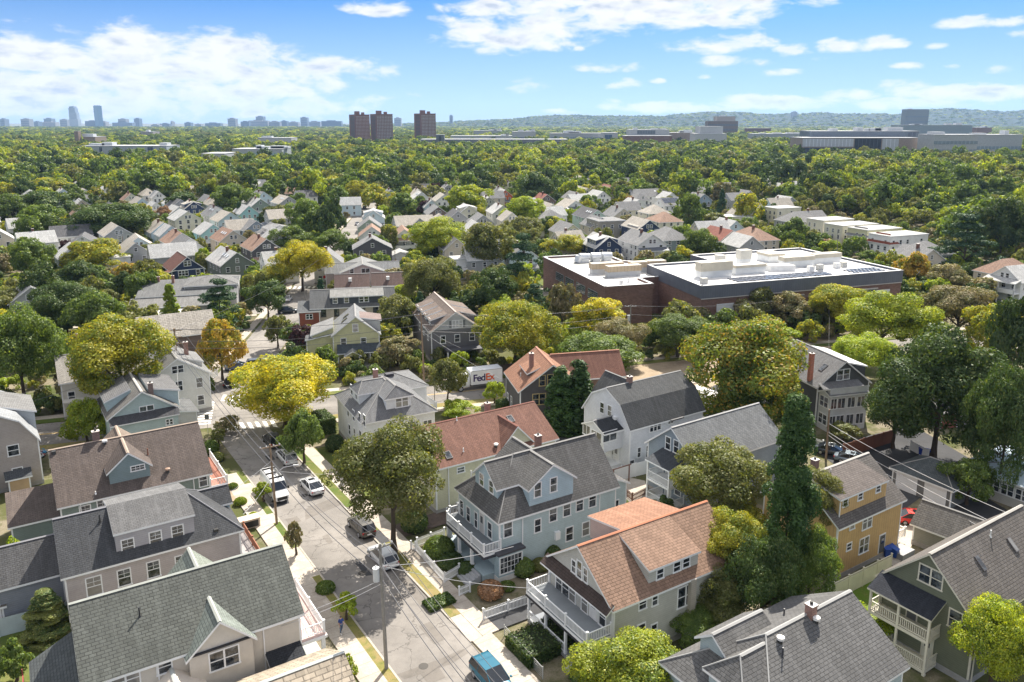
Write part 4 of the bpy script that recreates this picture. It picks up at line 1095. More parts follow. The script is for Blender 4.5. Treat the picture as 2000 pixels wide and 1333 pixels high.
def h_lightcorner():
    s = House('pale aqua corner house with grey roof, near gable and wide flat dormer beside the crosswalk', (276,764), 9.0, -34, 9.5, 8.6, 6.0, (.44,.54,.54), (.26,.25,.235), row=.2)
    s._cap = paint((.45,.43,.40), .9)
    s.body()
    s.winp('W', [(287,803,1.7,1.4,'pair')])
    s.vol(1.5, 9.0, -4.9, -1.0, 5, 7.9, 8.9, 'x', 'shed', ov=.3, wn='dormer', rn='dormer_roof', trim=False, rm=shingle((.22,.22,.225)), wm=siding((.44,.56,.60)))
    s.vol(2.5, 9.0, 1.0, 4.2, 5, 7.7, 8.9, 'x', 'shedr', ov=.3, wn='dormer', rn='dormer_roof', trim=False, rm=shingle((.25,.25,.255)), wm=siding((.44,.56,.60)))
    m = MB(); m.slab([[(-1.4,-4.4,5.2),(0,-4.4,6.0),(0,4.4,6.0),(-1.4,4.4,5.2)][::-1]], .15); m.build('pent_roof', [shingle((.12,.12,.13)), WHITE], s.root)
    s.part('front_bay', -1.1, 0, -4.2, 4.2, 0, 5.2, siding((.44,.54,.54)))
    s.win(('x', -1.1, -1), -3.0, 4.2, .8, .7, 'pair')
    s.chimneyp(293, 748, 9.7, c=(.16,.10,.09), w=.5, d=.6)
    s.vol(1.5, 7.0, -7.2, -4.3, 0, 4.2, 4.8, 'x', 'shed', ov=.3, wn='side_porch', rn='side_porch_roof', rm=shingle((.22,.225,.23)), wm=siding((.60,.60,.58)))
h_lightcorner()
def h_leftedge():
    s = House('tall beige house with white gambrel roof cut by the left edge', (-22,806), 10.6, -36, 12, 9.4, 6.2, (.40,.36,.34), (.46,.48,.50), row=.2)
    s.body('gambrel', ov=.5)
    s.vol(4.0, 11, -4.9, -1.0, 5, 8.6, 10.0, 'x', 'shed', ov=.25, wn='dormer', rn='dormer_roof', trim=False, rm=shingle((.30,.30,.30), .2), wm=siding((.40,.44,.48)))
    s.winp('W', [(26,880,1.1,1.3),(35,925,1.0,1.4)])
    for x in (3, 6.5): s.win('S', x, 4.6, .8, 1.5); s.win('S', x, 1.9, .8, 1.5)
    s.vol(-1.4, 0, -3.2, -.9, 0, 2.1, 2.6, 'y', 'shed', ov=.2, wn='entry_box', rn='entry_roof', rm=shingle((.13,.14,.15)), wm=paint((.48,.34,.20)))
    for z in (.45, 3.2): s.part('porch_deck', -2.2, 0, 1.2, 6, z-.2, z, WHITE); s.rail([(0,1.3),(-2.1,1.3),(-2.1,6)], z)
    s.posts([(-2.1,1.3)], 0, 5.8)
h_leftedge()
def h_whiteleft():
    s = House('white house with pale roof, red chimney and gabled dormer half hidden by yellow tree', (110,695), 9.2, 58, 12, 9.4, 6.2, (.62,.60,.55), (.50,.47,.43), row=.2)
    s.body()
    s.dormer(-1, 4, 7.2, 4.0, 7.6, 'gable', zp=9.0); s.win(('y', -4.0, -1), 5.6, 7.0, .9, .6, parent=s.last)
    s.chimneyp(149, 652, 10.6, c=(.42,.15,.10))
    s.winp('S', [(117,730,.9,1.2),(95,765,1.6,1.3,'pair'),(160,735),(140,775)])
    s.part('porch_roof', 0, 9, -6.4, -4.7, 3.1, 3.3, paint((.55,.53,.5)))
h_whiteleft()
def h_whitecorner():
    s = House('white and grey house with light roof behind the tall corner utility pole', (345,700), 9.4, -33, 12, 9.2, 6.4, (.66,.66,.64), (.33,.33,.33), row=.2)
    s.body()
    s.dormer(-1, 2, 8, 4.0, 7.8, 'shed', zp=9.2)
    for z in (2.0, 4.9):
        for u in (-3, 0, 2.8): s.win('W', u, z, .9, 1.5)
    s.win('W', 0, 7.6, 1.6, 1.1, 'pair')
    for x in (2, 4.5, 7): s.win('S', x, 5, .8, 1.4); s.win('S', x, 2.2, .8, 1.4)
    s.chimneyp(362, 668, 10.5, c=(.35,.16,.12))
h_whitecorner()
def h_yellow():
    s = House('pale yellow house with white-trimmed gable, dark porch roof and grey skylit roof', (694,618), 9.6, -12, 10.5, 8.6, 6.2, (.56,.55,.33), (.36,.37,.38), row=.2)
    s.body()
    s.winp('W', [(694,641,.9,1.4),(671,669,.9,1.5),(710,668,.9,1.5)])
    s.dormer(-1, 1.6, 6.5, 4.6, 8.3, 'shed', zp=9.1, rm=shingle((.36,.28,.26), .2), wm=siding((.45,.46,.45)))
    s.vol(1.6, 9, 4.2, 8.2, 0, 6.0, 7.4, 'x', 'shedr', ov=.3, wn='wing', rn='wing_roof', rm=shingle((.38,.38,.38), .2))
    s.vol(1.4, 4.4, 4.0, 9.2, 0, 5.2, 6.2, 'x', 'shedr', ov=.25, wn='wing', rn='wing_roof', rm=shingle((.2,.21,.22)))
    s.skylight(676, 618, .9, 1.4); s.skylight(673, 626, .9, 1.4)
    m = MB(); m.slab([[(-2.6,-4.9,3.2),(0,-4.9,4.3),(0,3.6,4.3),(-2.6,3.6,3.2)][::-1]], .16); m.build('porch_roof', [shingle((.10,.12,.14)), WHITE], s.root)
    s.vol(-3.6, -2, -.6, 2.2, 2.9, 3.1, 3.9, 'x', 'gable', ov=.2, rk=.2, wn='portico', rn='portico_roof', trim=False)
    s.posts([(-2.4,-4.6),(-2.4,-2.4),(-3.4,-.4),(-3.4,2.0),(-2.4,3.4)], .6, 3.1, .1)
    s.part('porch_floor', -2.6, 0, -4.8, 3.6, 0, .6, paint((.45,.45,.43)))
    s.door('W', .8, .6, .9, 2.0, (.08,.08,.08)); s.win('W', -2.2, 2.0, 1.4, 1.3, 'pair')
h_yellow()
def h_greydormers():
    s = House('long dark grey house with tan roof and a row of four gabled dormers', (890,609), 10, -18, 18.5, 9.6, 6.5, (.17,.17,.185), (.27,.215,.185), row=.2)
    s._cap = paint((.5,.42,.38), .9)
    s.vol(0, s.L, -4.8, 4.8, 0, 6.5, 10, 'x', 'gable', found=True)
    m = MB(); m.face([(-.03,-4.2,6.6),(-.03,0,9.75),(-.03,4.2,6.6)][::-1]); m.build('gable_panel', [siding((.46,.47,.48))], s.root)
    for x in (2.2, 6.0, 9.8, 13.6): s.dormer(1, x, x+2.8, 4.3, 8.2, 'shed', zp=9.5, ov=.3); s.win(('y', 4.3, 1), x+1.4, 7.7, 1.3, .8, 'pair', parent=s.last)
    for x in (5.0, 11.0): s.dormer(-1, x, x+4.6, 5.0, 8.0, 'shed', zp=9.3, ov=.3)
    s.winp('W', [(893,633,1.9,1.3,'tri'),(865,664,.9,1.4),(893,661,.9,1.4),(922,658,.9,1.4),(870,690,.9,1.4)])
    q = s.loc3(893, 633, 'x', 0.0)
    for d in (-1, 1): s.part('shutter', -.06, 0, q.y+d*1.35-.22, q.y+d*1.35+.22, q.z-.7, q.z+.7, paint((.16,.17,.18)))
    s.part('porch_roof', -3.0, 0, -4.4, 2.5, 3.0, 3.2, paint((.07,.07,.08)))
    s.posts([(-2.8,-4.2),(-2.8,-1),(-2.8,2.3)], 0, 3.0, .1)
    for x in (3, 7, 11): s.win(('y', 4.8, 1), x, 4.8, .9, 1.4)
h_greydormers()
def h_longdark():
    s = House('long cream house with dark box dormer on a grey roof and brick-red end', None, 8.8, 78, 18, 9.0, 5.8, (.52,.47,.40), (.20,.205,.21), at_xy=(-44.5,170), row=.2)
    s.body()
    s.dormer(-1, 4.2, 15.6, 3.9, 7.9, 'shed', zp=8.75, wm=siding((.075,.085,.10)), rm=shingle((.36,.36,.35)))
    for x in (5.2, 7.6, 10.8, 11.9): s.win(('y', -3.9, -1), x, 7.0, .85, 1.1, parent=s.last)
    for x in (2.6, 5.4, 8.2, 11, 13.8): s.win('S', x, 4.4, .9, 1.5, fr=DARKFR)
    s.vol(-2.6, 1.8, -5.2, 0, 0, 5.2, 6.4, 'x', 'shed', ov=.3, wn='wing', rn='wing_roof', wm=siding((.26,.09,.06)), rm=shingle((.17,.18,.19)))
    s.win(('y', -5.2, -1), -.4, 4.0, 1.3, 1.0, 'pair')
h_longdark()
def h_lowgarden():
    s = House('broad low house with pale grey cross-gabled roof behind the brown twin roofs', (708,516), 7.2, -12, 13, 12, 5.0, (.48,.40,.38), (.36,.37,.37), row=.2)
    s.body()
    s.vol(2, 9, -10, 10, 0, 4.8, 6.8, 'y', 'gable', wn='wing', rn='wing_roof', rm=shingle((.34,.35,.36), .2))
    s.winp('W', [(714,529,2.2,1.2,'slide'),(687,530,1.0,1.2)])
h_lowgarden()
for k, (px, py, L_) in enumerate(((655,536,8.5),(727,533,9))):
    s = House(('brown shingle roof of the left twin bungalow beyond the dark dormer house','brown shingle roof of the right twin bungalow with white hatch beyond the dark dormer house')[k], (px,py), 6.2, 80, L_, 7, 3.6, (.45,.42,.40), (.21,.145,.13), row=.2)
    s.body(); s.part('roof_hatch', L_*.4, L_*.4+.8, -2.6, -1.9, 4.6, 5.5, WHITE)
def h_navy():
    s = House('navy blue house with red-brown roof and white trim left of the lime tree', (365,502), 9.5, -34, 11.6, 8.4, 6.1, (.035,.055,.11), (.25,.125,.10), row=.2)
    s.body()
    s.winp('W', [(366,515,1.7,1.3,'pair'),(329,537,1.6,1.3,'pair'),(358,534,2.4,1.3,'tri'),(387,532,.9,1.4),(331,553,1.5,1.2,'pair')])
    s.part('belt_trim', -.05, 0, -4.1, 4.1, 5.9, 6.05, WHITE)
    s.vol(0, 2.6, 3.2, 5.6, 0, 5.6, 6.2, 'x', 'shedr', wn='bay', rn='bay_roof')
h_navy()
def h_flatgrey():
    s = House('sprawling grey-roofed house with flat terraces of roof and chimneys behind the pine', None, 7.2, 74, 22, 11, 5.6, (.40,.40,.40), (.25,.25,.25), at_xy=(-89,184), row=.2)
    s.vol(0, 22, -5.5, 5.5, 0, 5.2, 7.0, 'x', 'shed', rm=shingle((.23,.235,.24), .2))
    s.vol(-1, 20, -11, -5.5, 0, 3.8, 4.9, 'x', 'shed', rm=shingle((.30,.295,.29), .2))
    s.vol(10, 22, -2, 9, 0, 6.6, 8.0, 'x', 'hip', rm=shingle((.28,.28,.28), .2))
    s.chimney(7, 3, 8.4); s.chimney(3.5, 4.5, 8.0)
    s.vol(4, 13, -15, -11, 0, 2.9, 3.2, 'x', 'shed', rm=paint((.55,.55,.54)), wm=siding((.10,.12,.16)))
    for x in (5.5, 7.5, 9.5, 11.5): s.win(('y', -15, -1), x, 1.7, 1.3, 1.2)
h_flatgrey()
# ---------------------------------------------------------------- houses of the back blocks
W_, CR, BE, LB, TQ, NV, GY, BR, YL, GN, OR_, DG = (.80,.80,.79), (.72,.69,.57), (.60,.54,.46), (.56,.68,.75), (.32,.55,.57), (.04,.06,.12), (.38,.39,.40), (.20,.15,.13), (.62,.60,.40), (.28,.34,.28), (.60,.16,.06), (.10,.10,.11)
WN = {W_:'white', CR:'cream', BE:'beige', LB:'light blue', TQ:'turquoise', NV:'navy blue', GY:'grey', BR:'brown', YL:'pale yellow', GN:'grey-green', OR_:'bright orange', DG:'dark grey'}
rg, rl, rb, ro_, rr, rd = (.36,.36,.365), (.74,.74,.73), (.64,.59,.52), (.50,.33,.25), (.42,.17,.13), (.20,.20,.21)
RN = {rg:'grey', rl:'light grey', rb:'beige', ro_:'orange-brown', rr:'red', rd:'charcoal'}
# ridge end seen (px, py), heading, width, length, wall, roof, extras, what stands beside it
FH = [
 (146,344,-36,8,11,W_,rl,'','highest in the far left row'), (181,342,-36,7,9,LB,rl,'','above the red hip roof at far left'), (177,352,-36,8,10,BE,rr,'h','under the light blue gable at far left'),
 (153,356,-36,8,11,BE,rl,'','behind the far left yellow tree'), (123,369,-36,8,11,LB,rl,'','half hidden by the far left yellow tree'), (167,370,-36,9,12,W_,rb,'p','with a porch in the far left row'),
 (208,366,-36,9,13,W_,rl,'','with one attic window in the far left row'), (249,364,-36,8,13,BR,rb,'','with dark red gable in the far left row'), (256,378,-36,8,9,CR,ro_,'','low front gable before the brown one'),
 (277,387,-36,8,13,LB,rb,'p','with two attic windows above the large dark tree'), (310,374,-36,7,10,W_,rl,'p','narrow one left of a dark bush'), (304,396,-36,8,10,W_,rl,'','lower one right of the large dark tree'),
 (203,347,60,8,12,GY,rg,'s','with solar panels in the far left row'), (240,346,-36,8,10,GY,rg,'','far one above the left row'), (260,351,-36,8,10,GY,rg,'','far one behind the brown gable'),
 (160,390,-36,8,10,BE,rl,'','under the far left white gables in the trees'), (158,404,-36,7,9,CR,ro_,'','small one by the big dark left tree'), (104,419,-36,8,10,LB,rl,'','above the terracotta roof on the left'),
 (118,428,120,9,13,BE,ro_,'','long terracotta roof on the left'), (12,427,50,8,10,W_,rl,'','at the far left edge'), (31,455,50,9,11,W_,rl,'','left of the round green tree at the edge'),
 (160,461,-24,10,11,W_,rd,'rp','with a round gable window and wide dark roof'), (231,441,-36,9,13,GY,rb,'t','tall one with taupe gable wall'), (270,463,-30,9,11,LB,rb,'p','with blue-grey gable beside the tall taupe one'),
 (319,435,-36,9,12,LB,rb,'','with blank pale gable in the left block'), (222,503,-36,9,8,W_,rl,'f','flat-roofed shed beside the yellow tree'), (290,478,60,8,13,GY,rl,'','long low roof under the orange roof'),
 (350,404,-36,9,13,W_,rl,'','tall one in the left middle block'), (378,394,-36,9,10,NV,rb,'dp','with white attic windows in the left middle block'), (366,413,-36,10,12,CR,rl,'t','tall one with a brick-red porch door'),
 (407,360,-36,9,10,W_,rl,'p','pale one above the brown gable'), (411,382,-36,8,11,OR_,rg,'','small one with steep grey roof'), (427,405,-36,9,12,W_,rg,'k','with two skylights in the left middle block'),
 (450,415,-36,10,12,LB,rb,'p','wide one with pale roof and white porch'), (416,438,-36,9,11,TQ,rl,'p','with bright roof in the left middle block'), (455,450,-36,9,12,BE,ro_,'pk','with orange roof and two-storey porch'),
 (355,455,-36,9,12,GY,ro_,'p','with orange roof and brown porch roof'), (334,441,-36,8,9,LB,rl,'','peeking left of the orange roof'), (500,431,-36,9,12,(.22,.27,.34),rg,'p','slate blue with white porch'),
 (549,441,-33,10,13,W_,rg,'dp','with a large pale blue box dormer'), (520,467,-33,9,14,DG,ro_,'p','with red-brown roof and white post porch'), (503,384,-36,9,12,LB,rl,'p','brightest one below the green gables'),
 (486,402,-36,8,11,TQ,rl,'','with blank gable below the bright blue one'), (508,367,-36,8,11,GN,rl,'p','with green gable and white porch'), (521,345,-36,8,11,GN,rg,'','upper of two green gables'), (526,354,-36,8,10,GN,rg,'','lower of two green gables'),
 (564,384,-33,10,14,GY,rb,'k','wide one with two skylights and green gable'), (549,366,60,8,11,BE,ro_,'','orange roof left of the round tree'), (462,493,-36,9,15,(.17,.20,.17),rl,'k','with olive gable right of the lime tree'),
 (520,410,60,9,12,GY,rb,'p','with sunny roof above the slate blue one'), (392,343,-36,8,9,GY,rl,'','small one between far yellow trees'), (460,338,70,9,12,W_,rl,'f','with flat white roof among far trees'), (372,363,60,8,11,BE,rb,'','roof line between far left trees'),
 (497,341,-36,9,12,W_,rl,'','beyond the green gables'), (480,352,60,9,12,BE,rl,'','low one beyond the green gables'), (440,430,60,8,10,W_,rb,'','behind the turquoise gable'), (512,492,60,8,9,W_,rl,'p','white one right of the olive gable'),
 (729,411,-10,9,11,LB,rl,'dp','at the end of the far street'), (721,428,-10,9,11,GN,rg,'','below the light blue one by the far street'), (726,443,-10,9,10,W_,ro_,'','with red-brown roof by the far street'), (727,465,-12,12,9,DG,rg,'','low broad one by the far street'),
 (770,422,72,10,15,GY,rb,'g','side-on one with grey cross gable'), (790,448,-12,9,12,W_,ro_,'pp','with red roof and two-level porch'), (823,376,-14,9,13,W_,rl,'k','behind the purple tree'), (843,391,-14,7,8,LB,rl,'','small one right of the purple tree'),
 (856,404,-14,9,13,BR,rg,'','with brown gable left of the yellow-green tree'), (862,420,-14,9,11,CR,rb,'h','with cream hip roof left of the yellow-green tree'), (868,380,-14,9,14,W_,rb,'','tall side wall left of the yellow-green tree'), (876,361,-14,9,12,GY,rg,'','grey one above the yellow-green tree'),
 (916,402,-14,9,13,CR,rl,'d','with windowed dormer below the yellow-green tree'), (944,420,-14,9,11,GY,rg,'','grey one below the yellow-green tree'), (987,371,-14,8,12,OR_,rl,'p','the only vivid one, right of the yellow-green tree'),
 (982,402,-14,9,14,W_,rl,'','with long pale side roof'), (800,353,-14,9,12,GY,rg,'','among trees above the purple tree'), (838,351,-14,9,12,GY,rg,'','right of the dark tree above the purple tree'), (932,352,-14,9,11,GY,rl,'','far one above the orange wall'), (957,351,60,9,11,GY,rg,'','far low one above the orange wall'),
 (782,492,-12,7,7,W_,rl,'o','white double garage behind the broad low house'), (882,503,72,6,8,W_,rl,'fo','small white flat shed by the side road'), (1011,434,72,8,10,W_,rl,'f','small white flat-roofed one among trees'),
 (1069,380,-17,9,12,BR,rr,'p','with bright red roof by the dark trees'), (1135,364,-17,9,12,GY,rb,'','upper one behind the white gables'), (1128,376,-17,9,12,GY,rg,'','with slate gable in the centre block'), (1165,352,-17,9,12,DG,rg,'','with purple-brown roof in the far centre'),
 (1157,364,60,9,11,BE,ro_,'','pale orange roof in the far centre'), (1195,362,-17,8,12,W_,rr,'','with red roof and white gable in the far centre'), (1178,374,-17,9,14,W_,rl,'p','with wide pale roof in the centre block'), (1125,392,-17,10,14,W_,rb,'pp','with navy awning porch in the centre block'),
 (1110,380,60,9,12,W_,rl,'','pale roof behind the porch one'), (1167,410,-17,9,16,(.42,.55,.48),rd,'ktp','the only mint one, with skylights'), (1084,412,-17,10,11,GY,rg,'h','with grey hip roof left of the mint green one'), (1119,438,-17,9,13,YL,rg,'p','with yellow gable and chimney'),
 (1085,453,60,8,10,BE,rb,'c','with a slanting beige roof by the yellow bush'), (1176,425,-17,9,11,BE,rg,'','before the grey balcony block'), (1196,431,-17,11,12,(.33,.31,.27),rg,'ft','grey box block with small balconies'), (1269,430,-17,9,14,NV,rb,'dpt','navy one with long row dormer'),
 (1190,463,-17,9,13,NV,rl,'dp','navy one with wide pale dormer nearest the school'), (1275,458,-17,10,15,W_,rg,'ppct','white one with chimney and curved porches behind the school'), (1229,370,75,9,14,W_,rg,'','side-on grey roof in the far centre'), (1262,369,75,9,13,GY,rg,'k','side-on roof with skylights in the far centre'),
 (1218,407,-17,9,12,BE,rg,'','beige one right of the mint green one'), (1290,402,-17,10,11,CR,rb,'ht','cream one with bright hip roof'), (1312,417,-17,10,12,CR,ro_,'ht','cream one with orange hip roof'), (1325,449,-17,10,14,(.24,.29,.30),rg,'ht','blue-grey one with grey roof behind the school'),
 (1248,390,-17,9,12,W_,rl,'p','white gable in the centre right block'), (1287,387,60,9,12,W_,rg,'s','with solar panels in the centre right block'), (1303,364,72,9,14,GY,rg,'','with small blue gable in the far right row'), (1340,366,72,10,16,BE,rg,'','long grey roof in the far right row'),
 (1376,379,-17,9,12,(.3,.38,.46),rg,'p','with blue gable left of the dark spruce'), (1419,377,72,9,13,GY,rg,'','right of the dark spruce'), (1431,450,-17,9,14,CR,rr,'pc','with red roof and chimney behind the school'), (1498,450,-17,10,15,BE,ro_,'hct','with wide brown-orange hip roof behind the school'),
 (1505,405,68,9,13,CR,rl,'ft','with flat white top in the right row'), (1530,415,68,10,15,GY,rg,'h','with grey hip roof in the right row'), (1560,413,68,9,12,GY,rg,'c','with two black chimneys in the right row'), (1592,428,68,9,15,CR,rl,'ft','pale flat-roofed one in the right row'),
 (1628,438,68,9,17,CR,rl,'ft','long cream one with strip windows in the right row'), (1675,446,68,9,16,YL,rl,'ftm','with dark front slope in the right row'), (1718,458,68,9,17,W_,rl,'ftn','with red front slope in the right row'),
 (1772,474,68,11,14,GY,rg,'hpp','with grey hip roof and curved porches in the right row'), (1822,487,-17,10,11,BE,rg,'','beige one with grey gable before the pine'), (1935,508,68,9,13,BE,ro_,'h','with brown hip roof right of the pine'), (1965,520,68,9,14,W_,rl,'pp','white one with stacked porches at the right edge'),
 (1386,420,100,9,18,CR,rl,'f','long flat-roofed one behind the right trees'), (640,492,-12,8,9,W_,rg,'','small one behind the yellow street tree'),
 (60,560,-33,9,11,GY,rg,'','low one beneath the left dark trees'), (268,620,60,8,13,BR,rb,'','low roof behind the lime cone tree'),
 (590,348,60,9,11,GY,rg,'','roof among the upper left trees'), (635,360,-33,9,11,W_,rl,'','gable among the upper middle trees'), (676,352,-14,9,11,GY,rl,'','gable right of the upper middle trees'), (905,362,-14,9,10,W_,rl,'','gable right of a dark tree in the upper middle'),
 (60,372,-36,9,10,W_,rl,'','roof in the trees near the left edge'), (30,392,50,9,10,LB,rl,'','roof low in the trees near the left edge'), (15,345,60,9,12,W_,rl,'','long pale roof at the upper left edge'),
 (1060,405,60,8,10,W_,rl,'','low one right of the red roof'), (1010,388,60,8,10,W_,rl,'','roof by the trees left of the red roof'), (955,385,-14,9,10,GY,rl,'p','grey one left of the vivid orange wall'), (1000,415,-14,8,10,CR,rb,'','small cream one below the vivid orange wall')]
def far_house(i, px, py, head, W, L, wc, rc, ex, where):
    tall = 't' in ex
    zr, ze = (9.3, 6.0) if not tall else (10.6, 7.4)
    if 'o' in ex: zr, ze = 4.0, 2.6
    if 'f' in ex: zr, ze = (8.7, 8.5) if tall else (6.2, 6.0)
    kind = 'garage' if 'o' in ex else 'house'
    s = House("%s %s with %s roof, %s" % (WN.get(wc, 'painted'), kind, RN.get(rc, 'grey'), where), (px, py), zr, head, L, W, ze, wc, rc, group='houses of the back blocks', name=kind, cat=kind, row=.4, sp=.4, det=False)
    rnd = random.Random(i)
    if 'f' in ex:
        s.zr = ze + .2; s.body('flat', ov=.2, trim=False)
        if 'm' in ex or 'n' in ex:
            s.vol(-.2, 3.6, -W/2-.1, W/2+.1, ze-2.2, ze-2.1, ze+.6, 'y', 'hip', rm=shingle(rg if 'm' in ex else (.36,.11,.07), .3), wn='front_wall', rn='front_roof')
    elif 'h' in ex: s.body('hip')
    else: s.body('gable')
    # windows
    zs = [1.7, 4.5] if 'o' not in ex else []
    if tall: zs = [1.7, 4.3, 6.4]
    for z in zs:
        for y in (-W*.3, 0, W*.3):
            if 'p' in ex and z < 3: continue
            if rnd.random() < .85: s.win('W', y, z, .95, 1.3)
        for sd in ('S', 'N'):
            for k in range(int(L // 3.2)):
                if rnd.random() < .75: s.win(sd, 1.6 + k*3.1, z, .9, 1.3)
    if 'o' in ex:
        for y in (-1.7, 1.7): s.part('garage_door', -.08, 0, y-1.3, y+1.3, .1, 2.2, WHITE)
    if not ('f' in ex or 'h' in ex or 'o' in ex):
        if 'r' in ex:
            s.win('W', 0, 8.2, .8, .8); 
            for y in (-1.3, 1.3): s.win('W', y, 6.6, .8, 1.1)
        else:
            for y in ((-.7, .7) if i % 3 else (0,)): s.win('W', y, ze + .9, .8, 1.15)
    if 'p' in ex:
        n = ex.count('p'); zt = 3.0 if n == 1 else 5.6
        m = MB(); m.slab([[(-2.2,-W/2,zt),(0,-W/2,zt+.8),(0,W/2,zt+.8),(-2.2,W/2,zt)][::-1]], .25)
        m.build('porch_roof', [paint((.10,.11,.13)) if i % 2 else s.rm, WHITE], s.root)
        if n > 1: s.part('porch_deck', -2.1, 0, -W/2+.1, W/2-.1, 2.8, 3.1, WHITE); s.part('porch_rail', -2.1, -2.0, -W/2+.1, W/2-.1, 3.1, 3.9, WHITE)
        for y in (-W/2+.2, 0, W/2-.2): s.part('porch_post', -2.1, -1.9, y-.1, y+.1, 0, zt, WHITE)
        for y in (-2, 2): s.win('W', y, 1.8, 1.2, 1.4)
    if 'd' in ex:
        s.dormer(1, 1.5, L*.7, W*.42, 8.2, 'shed', zp=9.2, name='dormer'); wo = s.last
        for k in range(3): s.win(('y', W*.42, 1), 2.6 + k*1.9, 7.3, 1.0, .9, parent=wo)
        s.dormer(-1, 1.5, L*.7, W*.42, 8.2, 'shed', zp=9.2, name='dormer')
    if 'g' in ex:
        s.dormer(-1, 6, 12, W/2+.6, 6.2, 'gable', zp=8.8, zb=0)
        for k in (7.6, 9): s.win(('y', -W/2-.6, -1), k, 4.5, .8, 1.4, parent=s.last)
    if 'k' in ex:
        for k in range(3):
            m = MB(); hh = (zr-ze)/(W/2); y0 = W*.2; m.box(-.35, .35, -.5, .5, 0, .14)
            for sg in (-1, 1): link_mesh('skylight', m.build('skylight', [paint((.75,.78,.8), .2)], asmesh=True), s.root, (2.5+k*2.0, sg*y0, zr - hh*y0 + .05), (-sg*math.atan(hh), 0, 0))
    if 's' in ex: s.panels(-1, 1, L-1, .6, 4.0, 6, 3); s.panels(1, 1, L-1, .6, 4.0, 6, 3)
    if 'c' in ex or (i % 4 == 0 and 'f' not in ex and 'o' not in ex): s.chimney(L*.45, .6, zr + .9, .7, .7, c=(.16,.08,.06), zb=ze)
for i, h in enumerate(FH): far_house(i, *h)
def fill_houses():
    rs_ = random.Random(21); done = [(o.location.x, o.location.y) for o in col.objects if o.parent is None and o.get('category') in ('house', 'garage')]
    mid = []
    for (px, py, hd, W, L, *_r) in FH:
        p = at(px, py, 9.3); mid.append((p.x + math.sin(R(hd))*L/2, p.y + math.cos(R(hd))*L/2))
    n = 0; t = 0
    cols = [(W_,'white'),(CR,'cream'),(LB,'light blue'),(GY,'grey'),(W_,'white'),(BE,'beige'),(YL,'pale yellow'),(GN,'grey-green'),(W_,'white')]
    rfs = [(rg,'grey'),(rl,'light grey'),(rb,'beige'),(rg,'grey'),(rd,'charcoal'),(rl,'light grey')]
    while n < 105 and t < 9000:
        t += 1
        y = rs_.uniform(225, 560); x = rs_.uniform(-.72, .36)*y
        if 5 < x < 100 and y < 235: continue
        hd = -36 if x < -.25*y else -15
        c = math.cos(R(hd)); s_ = math.sin(R(hd))
        u = x*c - y*s_; v = x*s_ + y*c       # snap to rows of plots along the streets
        u = round(u/15.5)*15.5 + rs_.uniform(-1, 1); v = round(v/19)*19 + rs_.uniform(-2, 2)
        x, y = u*c + v*s_, -u*s_ + v*c
        if any((x-a)**2 + (y-b)**2 < 13.5**2 for a, b in mid): continue
        p = Vector((x, y, 0)) - c0
        if abs(p.dot(DV)) < 11 and p.dot(DU) < 330: continue
        q = Vector((x, y, 0)) - e0
        if abs(q.dot(CV)) < 11: continue
        mid.append((x, y)); wc, wn_ = rs_.choice(cols); rc, rn_ = rs_.choice(rfs)
        L = rs_.uniform(10, 13); W = rs_.uniform(7.6, 9)
        o = (x - math.sin(R(hd))*L/2, y - math.cos(R(hd))*L/2)
        s = House('%s house with %s roof among the many gabled houses of the back blocks' % (wn_, rn_), None, 9.4, hd + rs_.choice([0, 0, 0, 90]), L, W, 6.1, wc, rc, at_xy=o, group='gabled houses filling the back blocks', row=.4, sp=.4, det=False)
        s.body('gable' if rs_.random() < .85 else 'hip')
        for z in (1.8, 4.5):
            for yy in (-2.2, 1.8): s.win('W', yy, z, .95, 1.3)
            for k in range(3): s.win('S', 1.8+k*3.3, z, .9, 1.3); s.win('N', 1.8+k*3.3, z, .9, 1.3)
        s.win('W', 0, 7.2, .8, 1.1)
        m = MB(); m.slab([[(-1.8,-W/2,2.9),(0,-W/2,3.6),(0,W/2,3.6),(-1.8,W/2,2.9)][::-1]], .25); m.build('porch_roof', [s.rm, WHITE], s.root)
        if n % 3 == 0: s.chimney(L*.5, .6, 10.2, .7, .7, c=(.16,.08,.06), zb=6)
        n += 1
fill_houses()
